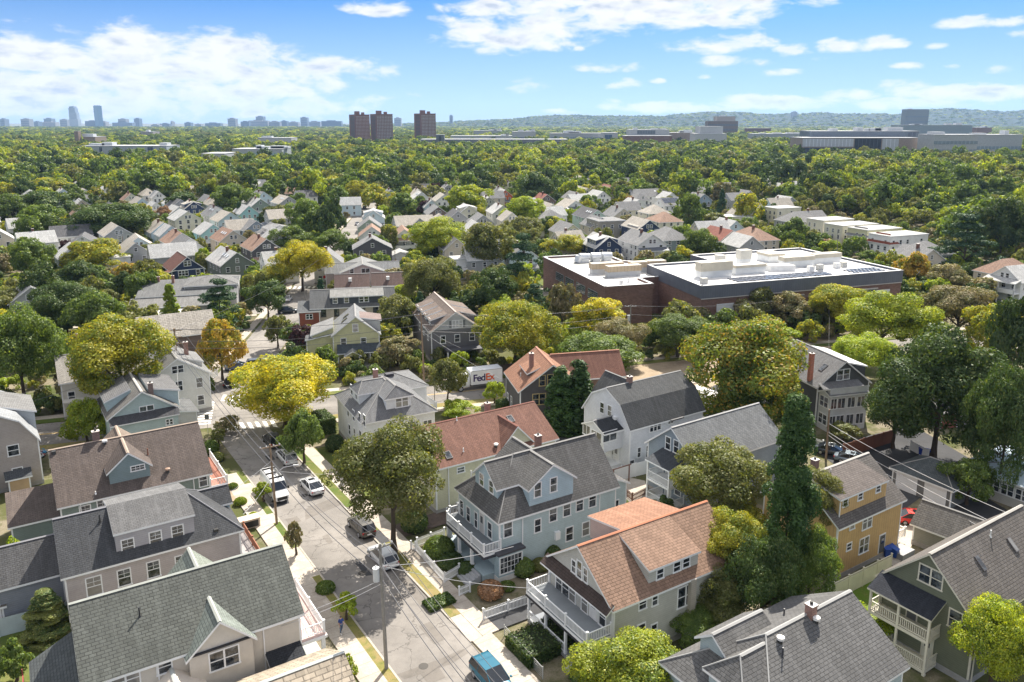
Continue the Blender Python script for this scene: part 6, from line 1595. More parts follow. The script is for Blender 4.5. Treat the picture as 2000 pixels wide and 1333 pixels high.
def crown_mesh(name, seed, rx, rz, shape, ncl, nleaf, leaf, cr=(.24,.38)):
    rs = np.random.RandomState(seed)
    C = []; CRd = []
    for k in range(ncl):
        if shape == 'round':
            v = rs.normal(size=3); v /= np.linalg.norm(v)
            if v[2] < -.75: v[2] *= -.7
            rr = rs.uniform(.55, .84) if k > ncl*.15 else rs.uniform(0, .4)
            wob = 1 + .22*math.sin(3*math.atan2(v[1], v[0]) + seed) + .12*math.sin(5*math.atan2(v[1], v[0]) + seed*2)
            C.append((v[0]*rx*rr*wob, v[1]*rx*rr*wob, v[2]*rz*rr)); CRd.append(rs.uniform(*cr) * rx * (1.15 if k < ncl*.15 else 1))
        elif shape == 'cone':
            h = rs.uniform(0, 1)**.8; ang = rs.uniform(0, 6.283); r_ = (1-h)*.78+.06
            q = rs.uniform(.45, 1)
            C.append((math.cos(ang)*rx*r_*q, math.sin(ang)*rx*r_*q, (-1+2*h)*rz - r_*q*.12*rz)); CRd.append(rx*(.16+.16*(1-h)))
        elif shape == 'pine':
            lay = rs.randint(0, 7); h = lay/6; ang = rs.uniform(0, 6.283); r_ = .95*(1-h**1.6)+.15; q = rs.uniform(.2, 1)
            C.append((math.cos(ang)*rx*r_*q, math.sin(ang)*rx*r_*q, (-.9+1.8*h)*rz + rs.uniform(-.06,.06)*rz + .1*q*rz)); CRd.append(rx*rs.uniform(.16,.26))
        elif shape == 'column':
            h = rs.uniform(0, 1); ang = rs.uniform(0, 6.283); r_ = (math.sin(math.pi*min(1, h*.8+.18))**.6); q = rs.uniform(.2, .78)
            C.append((math.cos(ang)*rx*r_*q, math.sin(ang)*rx*r_*q, (-1+2*h)*rz)); CRd.append(rx*rs.uniform(.20,.32))
    C = np.array(C); CRd = np.array(CRd)
    w = CRd**2; pick = rs.choice(ncl, size=nleaf*2, p=w/w.sum())
    d = rs.normal(size=(nleaf*2, 3)); d /= np.linalg.norm(d, axis=1)[:, None]
    cc = C[pick]
    ctr = np.array([0, 0, -rz*.25]); out = cc - ctr
    out /= np.maximum(np.linalg.norm(out, axis=1)[:, None], .01)
    keep = ((d*out).sum(1) > -.35) & ((d[:, 2] > -.55) | (rs.rand(nleaf*2) < .3))
    idx = np.where(keep)[0][:nleaf]
    d = d[idx]; cc = cc[idx]; r = CRd[pick[idx]]
    sq = np.array([1, 1, .55 if shape == 'pine' else (1.5 if shape == 'column' else .8)])
    pos = cc + d * (r * rs.uniform(.72, 1.08, size=len(idx)))[:, None] * sq
    n = d*.95 + rs.normal(size=d.shape)*.42 + np.array([0, 0, .25]); n /= np.linalg.norm(n, axis=1)[:, None]
    t = np.cross(n, rs.normal(size=d.shape)); t /= np.linalg.norm(t, axis=1)[:, None]
    b = np.cross(n, t)
    s = leaf * rs.uniform(.6, 1.25, size=len(idx))[:, None]
    asp = .62 if shape not in ('pine', 'cone') else .42
    P = np.stack([pos - t*s*.5, pos + b*s*asp*.5, pos + t*s*.5, pos - b*s*asp*.5], 1).reshape(-1, 3)
    me = bpy.data.meshes.new(name)
    nf = len(idx)
    me.vertices.add(nf*4); me.vertices.foreach_set('co', P.astype('f').ravel())
    me.loops.add(nf*4); me.loops.foreach_set('vertex_index', np.arange(nf*4, dtype='i'))
    me.polygons.add(nf); me.polygons.foreach_set('loop_start', np.arange(0, nf*4, 4, dtype='i')); me.polygons.foreach_set('loop_total', np.full(nf, 4, dtype='i'))
    me.update()
    a = me.attributes.new('leaf', 'FLOAT', 'FACE'); a.data.foreach_set('value', rs.rand(nf).astype('f'))
    me.materials.append(None)
    return me
def trunk_mesh(name, seed, H, hc, rx, r0, limbs=6, lean=0.0):
    """trunk up to hc with limbs reaching into the crown"""
    rs = random.Random(seed); m = MB()
    pts = [(0, 0, -.3)]; x = y = 0
    for k in range(1, 6):
        x += rs.uniform(-.12, .12) + lean; y += rs.uniform(-.12, .12); pts.append((x, y, hc*k/5))
    m.tube(pts, [r0*1.35] + [r0*(1-.13*k) for k in range(1, 6)], 9)
    for k in range(limbs):
        a = k*2.4 + rs.uniform(-.4, .4); f = rs.uniform(.55, .98); b = Vector(pts[3]).lerp(Vector(pts[5]), (f-.55)/.45)
        L_ = rx*rs.uniform(.55, .85); up = rs.uniform(.5, 1.1)
        m.tube([b, b + Vector((math.cos(a)*L_*.5, math.sin(a)*L_*.5, L_*up*.55)), b + Vector((math.cos(a)*L_, math.sin(a)*L_, L_*up))], [r0*.45, r0*.28, r0*.08], 6)
    m.tube([pts[5], (x, y, hc + (H-hc)*.35), (x+.2, y, hc + (H-hc)*.7)], [r0*.4, r0*.25, r0*.06], 6)
    return m.build(name, [BARK], asmesh=True)
# shared crown shapes, radius 5 m; three levels of leaf size
CROWN = {}
def crown(shape, lod, var):
    k = (shape, lod, var)
    if k in CROWN: return CROWN[k]
    n, lf = {0: (42000, .25), 1: (14000, .43), 2: (4600, .72)}[lod]
    if shape == 'round': me = crown_mesh('crown', 11*var+lod+1, 5, 4.4, 'round', {0: 110, 1: 84, 2: 56}[lod], n, lf, (.15,.30))
    elif shape == 'cone': me = crown_mesh('crown', 7*var+3, 3.2, 6, 'cone', 90, n, lf)
    elif shape == 'pine': me = crown_mesh('crown', 5*var+2, 5, 6.2, 'pine', 75, n, lf)
    else: me = crown_mesh('crown', 9*var+5, 2.6, 10, 'column', 190, int(n*1.3), lf)
    CROWN[k] = me; return me
BASE = {'round': (5, 4.4), 'cone': (3.2, 6), 'pine': (5, 6.2), 'column': (2.6, 10)}
_tr = {}
TREES = []
def tree_at(x, y, R_, Hc, clear, shape, tone, label, name='tree', cat='tree', group=None, lod=None, seed=0, trunk=True):
    D = math.hypot(x, y)
    k_ = R_/5/D*785
    lod = 2 if .72*k_ < 2.5 else (1 if .43*k_ < 2.5 else 0)
    bx, bz = BASE[shape]
    root = empty(name, (x, y, 0), 0, label, cat, group)
    me = crown(shape, lod, seed % (4 if lod == 0 else 6))
    o = bpy.data.objects.new('crown', me); col.objects.link(o); o.parent = root
    o.location = (0, 0, clear + Hc/2); o.scale = (R_/bx, R_/bx, Hc/2/bz); o.rotation_euler = (0, 0, seed*1.7)
    o.material_slots[0].link = 'OBJECT'; o.material_slots[0].material = LM[tone]
    if trunk:
        kt = (shape, seed % 3, round(clear + Hc*.4, 0), round(R_, 0))
        if kt not in _tr: _tr[kt] = trunk_mesh('trunk', seed % 3, clear + Hc, clear + Hc*.35, R_*.8, .12 + .035*R_, 6 if lod < 2 else 2)
        link_mesh('trunk', _tr[kt], root)
    TREES.append((x, y, R_))
    return root
def solve_tree(cx, cy, w, h, clear):
    D = 100.0
    for _ in range(40):
        k = D / FPX                      # metres per pixel at this depth
        R_ = w * k / 2
        dep = math.atan2(CAMH, D)
        Hc = max(h * k - 2*R_*math.sin(dep)*.55, R_*.9) / math.cos(dep)
        zc = clear + Hc/2
        p = at(cx, cy, zc)
        D = depth_of(p.x, p.y, zc)
    return p.x, p.y, R_, Hc
# crown middle (px, py), crown width and height in the picture, shape, colour, clear trunk, words
TL = [
 (35,685,165,190,'round','green',3,'broad bright green tree at the left edge above the beige gambrel house'),
 (232,688,200,175,'round','gold',9,'spreading yellow and green tree over the white house on the left'),
 (150,742,70,80,'round','tan',2,'thin yellowing tree right below the big yellow one on the left'),
 (165,822,80,95,'round','lime',.3,'leafy lime green shrub tree by the left end of the crossing road'),
 (430,672,88,115,'round','amber',2.5,'orange-tinged round tree behind the corner utility pole'),
 (552,750,205,145,'round','yellow',4,'large bright yellow street tree at the corner'),
 (590,845,78,95,'round','green',2.2,'slim young green street tree beside the white sport utility car'),
 (765,918,222,210,'round','olive',8,'big olive maple hanging over the right pavement'),
 (873,735,72,85,'round','olive',3,'small street tree left of the delivery truck'),
 (965,762,38,44,'round','lime',1,'little yellow-green tree in front of the delivery truck'),
 (895,797,66,36,'round','lime',.1,'low yellow-green bush below the delivery truck'),
 (1095,782,62,125,'column','cedar',.2,'left of two dark cedars beside the brown house'),
 (1130,772,60,135,'column','cedar',.2,'right of two dark cedars beside the brown house'),
 (1542,975,108,350,'column','cedar',.5,'tall dark poplar rising in front of the mustard house'),
 (1408,930,200,180,'round','olive',1.5,'round olive-green tree in front of the blue-grey house'),
 (1438,1050,125,120,'round','gold',9,'upper yellowing birch crown behind the orange-roofed house'),
 (1415,1150,130,120,'round','olive',2,'lower olive tree against the orange-roofed house rear'),
 (1490,1130,150,190,'round','dark',1.5,'dark tree at the foot of the tall poplar'),
 (1598,965,115,130,'round','olive',8,'upper green tree between the poplar and the mustard house'),
 (1585,1095,115,150,'round','green',2,'lower green tree between the poplar and the mustard house'),
 (1450,1010,90,80,'round','gold',1,'small golden tree left of the poplar'),
 (1458,718,245,225,'round','orange',4,'huge green tree with orange top in the middle right'),
 (1465,790,150,110,'round','green',2,'lower green mass under the orange-topped tree'),
 (1242,1300,205,120,'round','citrus',3,'yellow-green tree cut by the bottom edge below the orange-roofed house'),
 (1945,1245,150,170,'round','citrus',3,'bright yellow-green tree at the lower right edge'),
 (1365,1222,110,80,'round','green',.3,'green shrubs against the wall of the orange-roofed house'),
 (90,1195,125,110,'cone','spruce',.3,'bushy golden-green spruce behind the green-roofed house'),
 (1838,750,250,250,'round','dark',4,'huge dark tree at the right hiding the beige house'),
 (1752,800,120,130,'round','dark',2,'dark lower tree left of the beige house'),
 (1965,830,140,240,'round','dark',3,'dark green tree at the right edge above the cottage'),
 (1992,655,100,190,'round','dark',3,'dark tree on the right edge above the beige house'),
 (1895,935,92,100,'round','green',.5,'feathery green shrub tree right of the garage'),
 (1005,645,160,135,'round','gold',3.5,'big yellow-green tree left of the brick school wing'),
 (1172,618,105,80,'round','yellow',3,'yellow-topped tree before the brick school wing'),
 (1205,655,110,90,'round','tan',2.5,'brown-green tree right below the yellow-topped one'),
 (1165,690,165,75,'round','green',2,'wide green tree behind the brown house'),
 (1098,590,62,90,'round','tan',3,'grey-green loose tree by the left school wall'),
 (1322,578,75,50,'round','rust',2.5,'bare rust-coloured tree between the two school wings'),
 (1325,645,120,85,'round','green',3,'green tree under the rust-coloured one'),
 (1475,588,85,75,'round','olive',3.5,'olive tree left before the long school wing'),
 (1545,600,80,70,'round','tan',3,'browning tree before the long school wing'),
 (1500,650,110,60,'round','lime',3,'lime tree above the orange-topped one'),
 (1640,590,125,95,'round','gold',4,'golden tree by the wooden pole before the school'),
 (1725,620,165,120,'round','citrus',4,'bright yellow tree at the right end of the school'),
 (1690,690,125,90,'round','lime',2.5,'lime green tree below the bright yellow one'),
 (1800,645,90,80,'round','lime',3,'lime tree right of the bright yellow one'),
 (1875,600,150,120,'round','tan',3.5,'brownish-olive broad tree right of the school'),
 (1785,522,65,65,'round','amber',2,'orange-red small tree at the right school corner'),
 (1855,540,80,60,'round','tan',2.5,'tan tree right of the orange-red small tree'),
 (1940,640,110,120,'round','gold',3,'yellow-green tree before the white porch house on the right'),
 (1885,475,120,110,'pine','pine',3,'wide blue-green pine beside the right row of houses'),
 (1020,518,98,118,'pine','pine',2,'tall dark pine left of the white school roof'),
 (1045,590,60,70,'pine','pine',1,'lower dark pine by the left school wall'),
 (962,562,88,90,'round','dark',2,'dark round tree left of the pines'),
 (845,545,115,110,'round','olive',2.5,'olive tree behind the long dormered house'),
 (855,462,115,80,'round','citrus',3,'yellow tree left of the tall olive tree in the centre'),
 (950,478,100,100,'round','olive',3,'tall olive tree left of the pines'),
 (820,600,40,60,'cone','pine',1,'small dark conifer left of the dormered house'),
 (775,615,92,88,'round','olive',2,'rounded olive tree right of the yellow house'),
 (775,680,80,60,'round','tan',1.5,'shrubby tan tree in front of the yellow house'),
 (588,512,115,90,'round','yellow',3.5,'golden yellow tree over the side street'),
 (522,578,78,75,'round','dark',2.5,'dark tree by the parked cars on the back street'),
 (628,580,42,70,'cone','pine',1,'small conifer by the side street pole'),
 (600,655,60,60,'round','purple',1.5,'purple-leaved tree left of the yellow house'),
 (635,700,50,60,'round','green',1,'green shrub tree at the yellow house porch'),
 (580,700,60,70,'round','dark',1.5,'dark shrub tree by the back street'),
 (540,640,50,60,'round','olive',2,'thin tree on the back street verge'),
 (430,595,98,100,'pine','pine',2,'dark spreading pine in front of the flat grey roofs'),
 (334,603,62,95,'cone','lime',1.5,'bright lime cone-shaped tree on the left'),
 (282,560,66,78,'round','green',1.5,'green round tree left of the lime cone-shaped one'),
 (125,590,130,110,'round','dark',3,'dark green tree in the left garden row'),
 (185,610,100,100,'round','green',3,'mid green tree in the left garden row'),
 (75,560,80,100,'round','dark',3,'dark tree near the left edge above the bright one'),
 (20,590,80,70,'round','olive',2.5,'olive tree at the left edge'),
 (62,500,85,85,'round','green',3,'round green tree left of the white gable with round window'),
 (185,500,120,72,'round','gold',2.5,'wide golden tree in the left blocks'),
 (150,540,80,70,'round','dark',3,'dark tree under the wide golden one'),
 (245,535,60,50,'round','amber',2,'orange-brown tree left of the navy house'),
 (215,428,165,75,'round','dark',3.5,'very large dark tree with golden edge in the left blocks'),
 (270,420,60,50,'round','gold',3,'golden side of the very large dark tree'),
 (75,432,90,75,'round','green',3,'green tree above the white gable on the left'),
 (80,400,105,58,'round','dark',3,'dark green tree in the far left woods'),
 (22,405,80,60,'round','green',3,'green tree at the far left edge'),
 (95,365,85,42,'round','gold',3,'yellow tree left of the far white gables'),
 (130,485,30,38,'round','purple',1.5,'small purple tree by the white gable'),
 (295,495,70,45,'round','olive',2,'olive tree left of the navy roof'),
 (400,505,42,48,'round','lime',1.5,'yellow-green small tree between the navy and olive houses'),
 (480,522,45,40,'round','green',1.5,'green small tree before the olive gable'),
 (600,425,85,80,'round','green',3,'large green tree right of the pale blue dormer house'),
 (645,425,60,85,'round','dark',3.5,'dark green tree next to the far street'),
 (560,465,80,55,'round','green',2,'lime-green tree above the golden yellow one'),
 (650,470,70,50,'round','green',2.5,'green tree below the dark one at the far street'),
 (455,385,80,60,'round','green',3,'green tree above the pale blue wide gable'),
 (450,360,60,40,'round','gold',3,'golden tree among the left blocks roofs'),
 (468,415,26,40,'cone','pine',1,'narrow dark conifer right of the pale blue wide gable'),
 (455,425,40,26,'round','olive',1,'small olive tree before the wide gable'),
 (408,462,40,26,'round','tan',1,'small brown tree before the turquoise gable'),
 (487,465,30,34,'round','tan',1,'brown tree left of the dark house'),
 (320,420,40,40,'round','rust',1.5,'rusty tree right of the very large dark tree'),
 (360,392,70,45,'round','dark',3,'dark tree above the navy gable with white windows'),
 (700,375,70,50,'round','gold',3,'yellowish round tree above the far street'),
 (735,385,65,50,'round','gold',3,'golden tree left of the tall dark one'),
 (762,350,50,50,'round','dark',3,'tall dark round tree in the upper middle'),
 (790,400,60,50,'round','green',2.5,'green round tree above the side-on grey roof'),
 (815,372,45,36,'round','tan',2.5,'brown round tree in the upper middle'),
 (830,405,28,34,'round','purple',1.5,'dark purple tree in the centre block'),
 (851,372,24,34,'round','purple',1.5,'second purple tree above the grey gable'),
 (912,388,90,62,'round','citrus',3,'bright yellow-green round tree in the centre'),
 (870,345,45,34,'round','gold',3,'yellow tree above the bright centre one'),
 (905,345,45,32,'round','olive',3,'olive round tree above the bright centre one'),
 (735,480,60,50,'round','green',1.5,'lime tree behind the broad low house'),
 (760,465,34,60,'round','olive',2,'thin olive tree left of the red-roofed white house'),
 (1020,410,85,60,'round','lime',2.5,'lime tree right of the orange wall'),
 (1045,365,70,62,'round','dark',3.5,'dark round tree above the red roof'),
 (1030,445,70,50,'round','olive',2.5,'brown-green tree left of the mint house'),
 (1075,440,50,40,'round','dark',2,'dark conifer-like tree left of the cream gable'),
 (1105,478,85,50,'round','gold',1.5,'golden bush tree behind the school ducts'),
 (1255,515,22,26,'cone','lime',.3,'small green cone bush behind the school gap'),
 (1345,410,58,75,'round','green',3,'tall green tree right of the orange hip roof'),
 (1410,395,26,50,'cone','pine',1,'dark spruce in the far right row'),
 (1465,405,65,65,'round','gold',3,'light yellow-green tree in the right block'),
 (1400,430,55,32,'round','olive',2,'brown-green tree behind the red roof'),
 (1440,440,40,28,'round','green',2,'green tree behind the red roof'),
 (1368,475,70,58,'round','green',2.5,'light green tree left of the red-roofed house'),
 (1378,490,36,34,'round','rust',1.5,'pinkish tree left of the red-roofed house'),
 (1545,450,68,55,'round','green',2.5,'round green tree in the right row'),
 (1608,475,44,22,'round','rust',1,'rusty bush before the right row'),
 (1695,500,40,26,'round','green',1,'bush before the pale blue flat house'),
 (1865,515,40,40,'round','lime',2,'yellow tree before the grey hip-roofed house'),
 (1960,440,100,110,'round','dark',4,'dark round tree above the pine'),
 (1985,530,50,50,'round','green',2,'green tree at the right edge by the white porch house'),
 (1222,392,36,30,'round','gold',2,'yellow tree in the far centre right'),
 (1150,395,40,34,'round','green',2,'green tree right of the wide white gable'),
 (1135,385,30,30,'round','gold',2,'yellow tree behind the porch house'),
 (1200,400,26,26,'round','orange',1.5,'orange tree right of the mint house'),
 (1240,415,40,24,'round','olive',1.5,'olive tree above the navy dormer house'),
 (1228,395,30,28,'round','rust',1.5,'brown-pink tree by the white gable'),
 (1300,400,40,34,'round','olive',2,'olive tree near the cream hip roof'),
 (575,1045,30,60,'round','tan',1.2,'thin young tree on the left verge'),
 (676,1180,50,52,'round','lime',1,'small yellow-green tree by the walking person'),
 (512,955,34,34,'round','lime',1.6,'young tree beside the white van'),
 (425,850,26,36,'round','olive',.8,'small sapling near the crosswalk sign'),
 (1650,840,60,40,'round','olive',1,'pale shrub before the white glazed porch'),
 (1215,990,36,40,'round','green',.2,'green shrub behind the blue house'),
 (1295,985,45,40,'round','dark',.2,'dark bush before the lower porch'),
 (1700,1215,90,60,'round','lime',.2,'blossoming yellow bush on the lawn'),
 (1680,1320,60,50,'round','olive',.2,'shrub at the bottom by the green house'),
 (680,1300,38,46,'round','lime',.3,'leafy shrub by the front steps'),
 (30,1100,60,110,'round','lime',1,'yellow-green shrub at the left edge'),
 (25,1290,60,80,'round','green',.3,'shrub in the lower left corner'),
]
for i, t in enumerate(TL):
    cx, cy, w, h, shape, tone, clear, lab = t
    clear *= .5; cy += h*.03; h *= 1.1; w *= 1.05
    x, y, R_, Hc = solve_tree(cx, cy, w, h, clear)
    small = Hc < 2.2
    tree_at(x, y, R_, Hc, clear, shape, tone, lab, name='bush' if clear < .6 and Hc < 3.5 else 'tree', cat='bush' if clear < .6 and Hc < 3.5 else 'tree', seed=i, lod=(0 if y < 100 else None))
# clipped hedges and round bushes near the street
def bush(px, py, r, h, tone, label, box=None, px2=None):
    p = at(px, py, 0)
    root = empty('hedge' if box else 'bush', (p.x, p.y, 0), R(33.4), label, 'hedge' if box else 'bush')
    rs = np.random.RandomState(int(px)); n = 3800
    if box:
        lx, ly = box
        me = None; q = rs.uniform(-1, 1, size=(n, 3)); f = rs.randint(0, 5, n)
        for i in range(n):
            if f[i] == 0: q[i, 2] = 1
            elif f[i] < 3: q[i, 0] = 1 if f[i] == 1 else -1
            else: q[i, 1] = 1 if f[i] == 3 else -1
        nn = np.sign(q) * (np.abs(q) == 1); pos = q * np.array([lx/2, ly/2, h/2]) + np.array([0, 0, h/2]) + rs.normal(size=(n, 3))*.05
    else:
        d = rs.normal(size=(n, 3)); d /= np.linalg.norm(d, axis=1)[:, None]; d[:, 2] = np.abs(d[:, 2])*1.0 - (rs.rand(n) < .3)*.3
        nn = d; pos = d * np.array([r, r, h*.62]) * rs.uniform(.9, 1.06, n)[:, None] + np.array([0, 0, h*.38])
    nn = nn + rs.normal(size=(n, 3))*.5; nn /= np.linalg.norm(nn, axis=1)[:, None]
    t = np.cross(nn, rs.normal(size=(n, 3))); t /= np.linalg.norm(t, axis=1)[:, None]; b = np.cross(nn, t); s = .22
    P = np.stack([pos-t*s*.5, pos+b*s*.35, pos+t*s*.5, pos-b*s*.35], 1).reshape(-1, 3)
    me = bpy.data.meshes.new('foliage'); me.from_pydata([tuple(v) for v in P], [], [(4*i, 4*i+1, 4*i+2, 4*i+3) for i in range(n)])
    a = me.attributes.new('leaf', 'FLOAT', 'FACE'); a.data.foreach_set('value', rs.rand(n).astype('f')); me.materials.append(LM[tone])
    link_mesh('foliage', me, root)
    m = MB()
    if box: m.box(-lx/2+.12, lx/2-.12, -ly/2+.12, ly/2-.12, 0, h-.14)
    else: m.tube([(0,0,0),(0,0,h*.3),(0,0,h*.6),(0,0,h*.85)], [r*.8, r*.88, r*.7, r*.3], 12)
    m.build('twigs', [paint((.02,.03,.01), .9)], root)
for a in ((1070,1260,0,1.2,'dark','large clipped dark hedge below the orange-roofed house deck',(6.5,3.6)),
          (810,1035,1.5,2.2,'dark','rounded dark bush beside the cream house wall'), (858,1085,1.6,2.0,'green','round green bush inside the white front fence'),
          (880,1105,1.3,1.3,'dark','low dark bush beside the porch of the blue house'), (912,1118,1.0,1.0,'dark','small dark bush nearest the front steps'),
          (958,1165,1.2,1.5,'rust','rusty red bush beside the white gate'), (1022,1122,1.1,1.7,'green','green bush at the side wall of the blue house'),
          (1055,1112,.9,1.1,'olive','olive bush beside the green wall bush'), (1080,1095,.9,1.6,'dark','dark bush further along the blue house wall'),
          (990,1150,.8,.6,'green','flowering low plant at the blue house corner'), (858,1180,.0,.35,'dark','dark clipped patch on the pavement corner',(2.6,1.6)),
          (636,1155,.9,.9,'green','round green bush on the left kerb'), (1150,1330,1.6,1.4,'dark','dark round bush at the bottom by the deck'),
          (412,885,1.1,1.8,'green','rounded pale green bush at the brown roof corner'), (425,900,.9,1.1,'olive','small bush next to the rounded pale green one'),
          (630,840,0,2.4,'dark','tall clipped dark hedge beside the white hip house',(2.6,4.6)), (655,880,1.3,2.2,'dark','dark bush at the foot of the white hip house'),
          (680,905,1.2,1.7,'dark','second dark bush at the white hip house'), (380,765,0,1.8,'green','leafy hedge around the corner garden',(6,3)), (984,805,0,1.9,'dark','square dark hedge beside the brown house',(1.8,1.8)),
          (495,1010,.5,.5,'lime','tiny shrub by the trash bin wall'), (470,985,.7,.8,'lime','yellow-green shrub by the left path'), (455,955,.6,.7,'green','green shrub near the porch rail')):
    bush(*a[:6], box=(a[6] if len(a) > 6 else None))
# ---- woods: individual trees of the middle distance, then the far woods as one mass
HOUSES = [(o.location.x, o.location.y) for o in col.objects if o.parent is None and o.type == 'EMPTY' and o.get('category') in ('house', 'garage', 'shed')]
HB = []
for o in list(col.objects):
    if o.parent is None and o.get('category') in ('house', 'garage', 'shed'):
        c = Vector((0, 0, 0)); n = 0
        for ch in o.children:
            if ch.name.startswith('wall') and ch.data:
                xs_ = [v.co.x for v in ch.data.vertices]; ys_ = [v.co.y for v in ch.data.vertices]
                c2 = o.matrix_basis @ Vector(((min(xs_)+max(xs_))/2, (min(ys_)+max(ys_))/2, 0)); HB.append((c2.x, c2.y, max(max(xs_)-min(xs_), max(ys_)-min(ys_))/2)); break
def free(x, y, r):
    for (hx, hy, hr) in HB:
        if (hx-x)**2 + (hy-y)**2 < (hr*.75 + r*.75)**2: return False
    for (tx, ty, tr) in TREES:
        if (tx-x)**2 + (ty-y)**2 < (tr*.7 + r*.7)**2: return False
    for (hx, hy, hr) in HB:
        k = 1 - 9/math.hypot(hx, hy)
        if r > 2 and (hx*k-x)**2 + (hy*k-y)**2 < (hr*.45 + r*.7)**2: return False
    px_, py_ = toscreen(x, y, 0)
    if 1470 < px_ < 1850 and 395+(px_-1480)*.17 < py_ < 520: return False
    p = Vector((x, y, 0)) - c0
    if -14 < p.dot(DU) < 330 and abs(p.dot(DV)) < 5.5: return False
    q = Vector((x, y, 0)) - cn
    if -r*.3 < q.dot(CV) < CW_ + r*.3: return False
    s_, t_ = to_st((x, y))
    if s_ < 45: return False
    q = Vector((x, y, 0)) - e0
    if abs(q.dot(CV)) < 5: return False
    if 5 < x < 100 and 150 < y < 225: return False
    return True
rs = random.Random(77)
def toscreen(x, y, z):
    d = depth_of(x, y, z); v = y*math.sin(PITCH) + (z-CAMH)*math.cos(PITCH)
    return CX + FPX*x/d, CY - FPX*v/d
TW = ['green']*6 + ['dark']*4 + ['olive']*5 + ['gold']*2 + ['citrus']*2 + ['tan']*1 + ['orange']*1
cnt = 0; tries = 0
TARGET = 298 - len(TL)
while cnt < TARGET and tries < 40000:
    tries += 1
    y = rs.uniform(150, 470); x = rs.uniform(-.78, .78) * y
    r = rs.uniform(2.2, 3.6) if y < 400 else rs.uniform(4, 6.5)
    px, py = toscreen(x, y, 8)
    if not (-60 < px < 2060): continue
    wood = (px > 1480 and 250 < y < 470 and py < 455) or y > 425
    if wood: r = rs.uniform(4.5, 7.0)
    elif rs.random() < .35: continue
    if wood and rs.random() < .35: continue
    if not free(x, y, r): continue
    tone = rs.choice(TW); H_ = r*1.7
    o = tree_at(x, y, r, H_, 1.0 if r < 4 else 2.5, 'round', tone, None, group='trees scattered between the back houses and along the wood edge', seed=cnt, lod=2 if y > 240 else 1)
    o['label'] = '%s leafy tree among many alike standing between back block houses and the woods' % {'green':'mid green','dark':'dark green','olive':'olive green','gold':'golden green','citrus':'yellow-green','lime':'lime green','tan':'brownish','orange':'orange-tinged'}[tone]
    cnt += 1
def far_woods():
    """one mass: crowns scattered over the plain by geometry nodes"""
    srcs = bpy.data.collections.new('woodland_crowns')
    toned = [('green',0),('dark',1),('olive',2),('green',4),('dark',5),('gold',3),('olive',0),('green',1),('dark',2),('citrus',1),('green',3),('olive',4)]
    meshes = []
    for k, (tone, v) in enumerate(toned):
        me = crown_mesh('woodland_crown', 100+k, 5, 4.4, 'round', 34, 1300, 1.0, (.18,.32)); me.materials[0] = LM[tone]
        o = bpy.data.objects.new('woodland_crown', me); srcs.objects.link(o); meshes.append(o)
    rng = np.random.RandomState(5)
    P = []; SCL = []; RT = []; IX = []
    hb = np.array([(h[0], h[1], h[2]) for h in HB])
    def add(x, y, r, zc, sz):
        P.append((x, y, zc)); SCL.append((r/5, r/5, sz)); RT.append((0, 0, rng.uniform(0, 6.28)))
    bands = [(235,430,7.5,1),(430,520,9,1),(520,900,11.5,1),(900,1500,15,1),(1500,2600,22,1),(2600,5600,38,1)]
    for (ya, yb, sp, keep) in bands:
        ny = int((yb-ya)/(sp*.95))
        for iy in range(ny):
            y = ya + (iy+.5)*(yb-ya)/ny; nx = int(1.56*y/sp)
            xs_ = (np.arange(nx)+.5)/nx*1.56*y - .78*y + rng.uniform(-.4, .4, nx)*sp; ys_ = y + rng.uniform(-.4, .4, nx)*sp
            for x, yy in zip(xs_, ys_):
                px, py = toscreen(x, yy, 10)
                if yb <= 430:
                    if not (px > 1480 and yy > 255 and py < 470 and free(x, yy, 5)): continue
                elif yb <= 520:
                    if not free(x, yy, 4): continue
                elif rng.rand() < .06: continue
                elif ((hb[:,0]-x)**2 + (hb[:,1]-yy)**2 < (hb[:,2]+3)**2).any(): continue
                skip = False
                for (a, b, c, d) in CLEAR:
                    if a < px < b and c < yy < d: skip = True
                if skip: continue
                if math.sin(x*.031+yy*.013)*math.sin(yy*.027-x*.009) > .86: continue
                r = sp*rng.uniform(.42, .85)*(1.35 if rng.rand() < .2 else 1); r = max(r, 3.5)
                sz = min(r, 9)/5*rng.uniform(.75, 1.3)
                lump = 1.5*math.sin(x*.013+1)*math.sin(yy*.011)
                add(x, yy, r, 2 + 4.2*sz + lump + rng.uniform(-1.5, 2), sz)
    for (x, y, z) in HILLV:
        P.append((x, y, z)); q = rng.uniform(16, 30)/5; SCL.append((q, q, rng.uniform(2.2, 4.5))); RT.append((0, 0, rng.uniform(0, 6.28)))
    n = len(P)
    pv = np.array(P); f = np.sin(pv[:,0]*.021+2)*np.sin(pv[:,1]*.017) + rng.normal(size=n)*.7
    ix = ((f - f.min())/(f.max()-f.min())*len(toned)*1.3 + rng.randint(0, 5, n)).astype('i') % len(toned)
    scatter('far_woods', P, SCL, RT, ix, srcs, 'continuous green and golden woodland canopy stretching to the horizon', 'woodland')
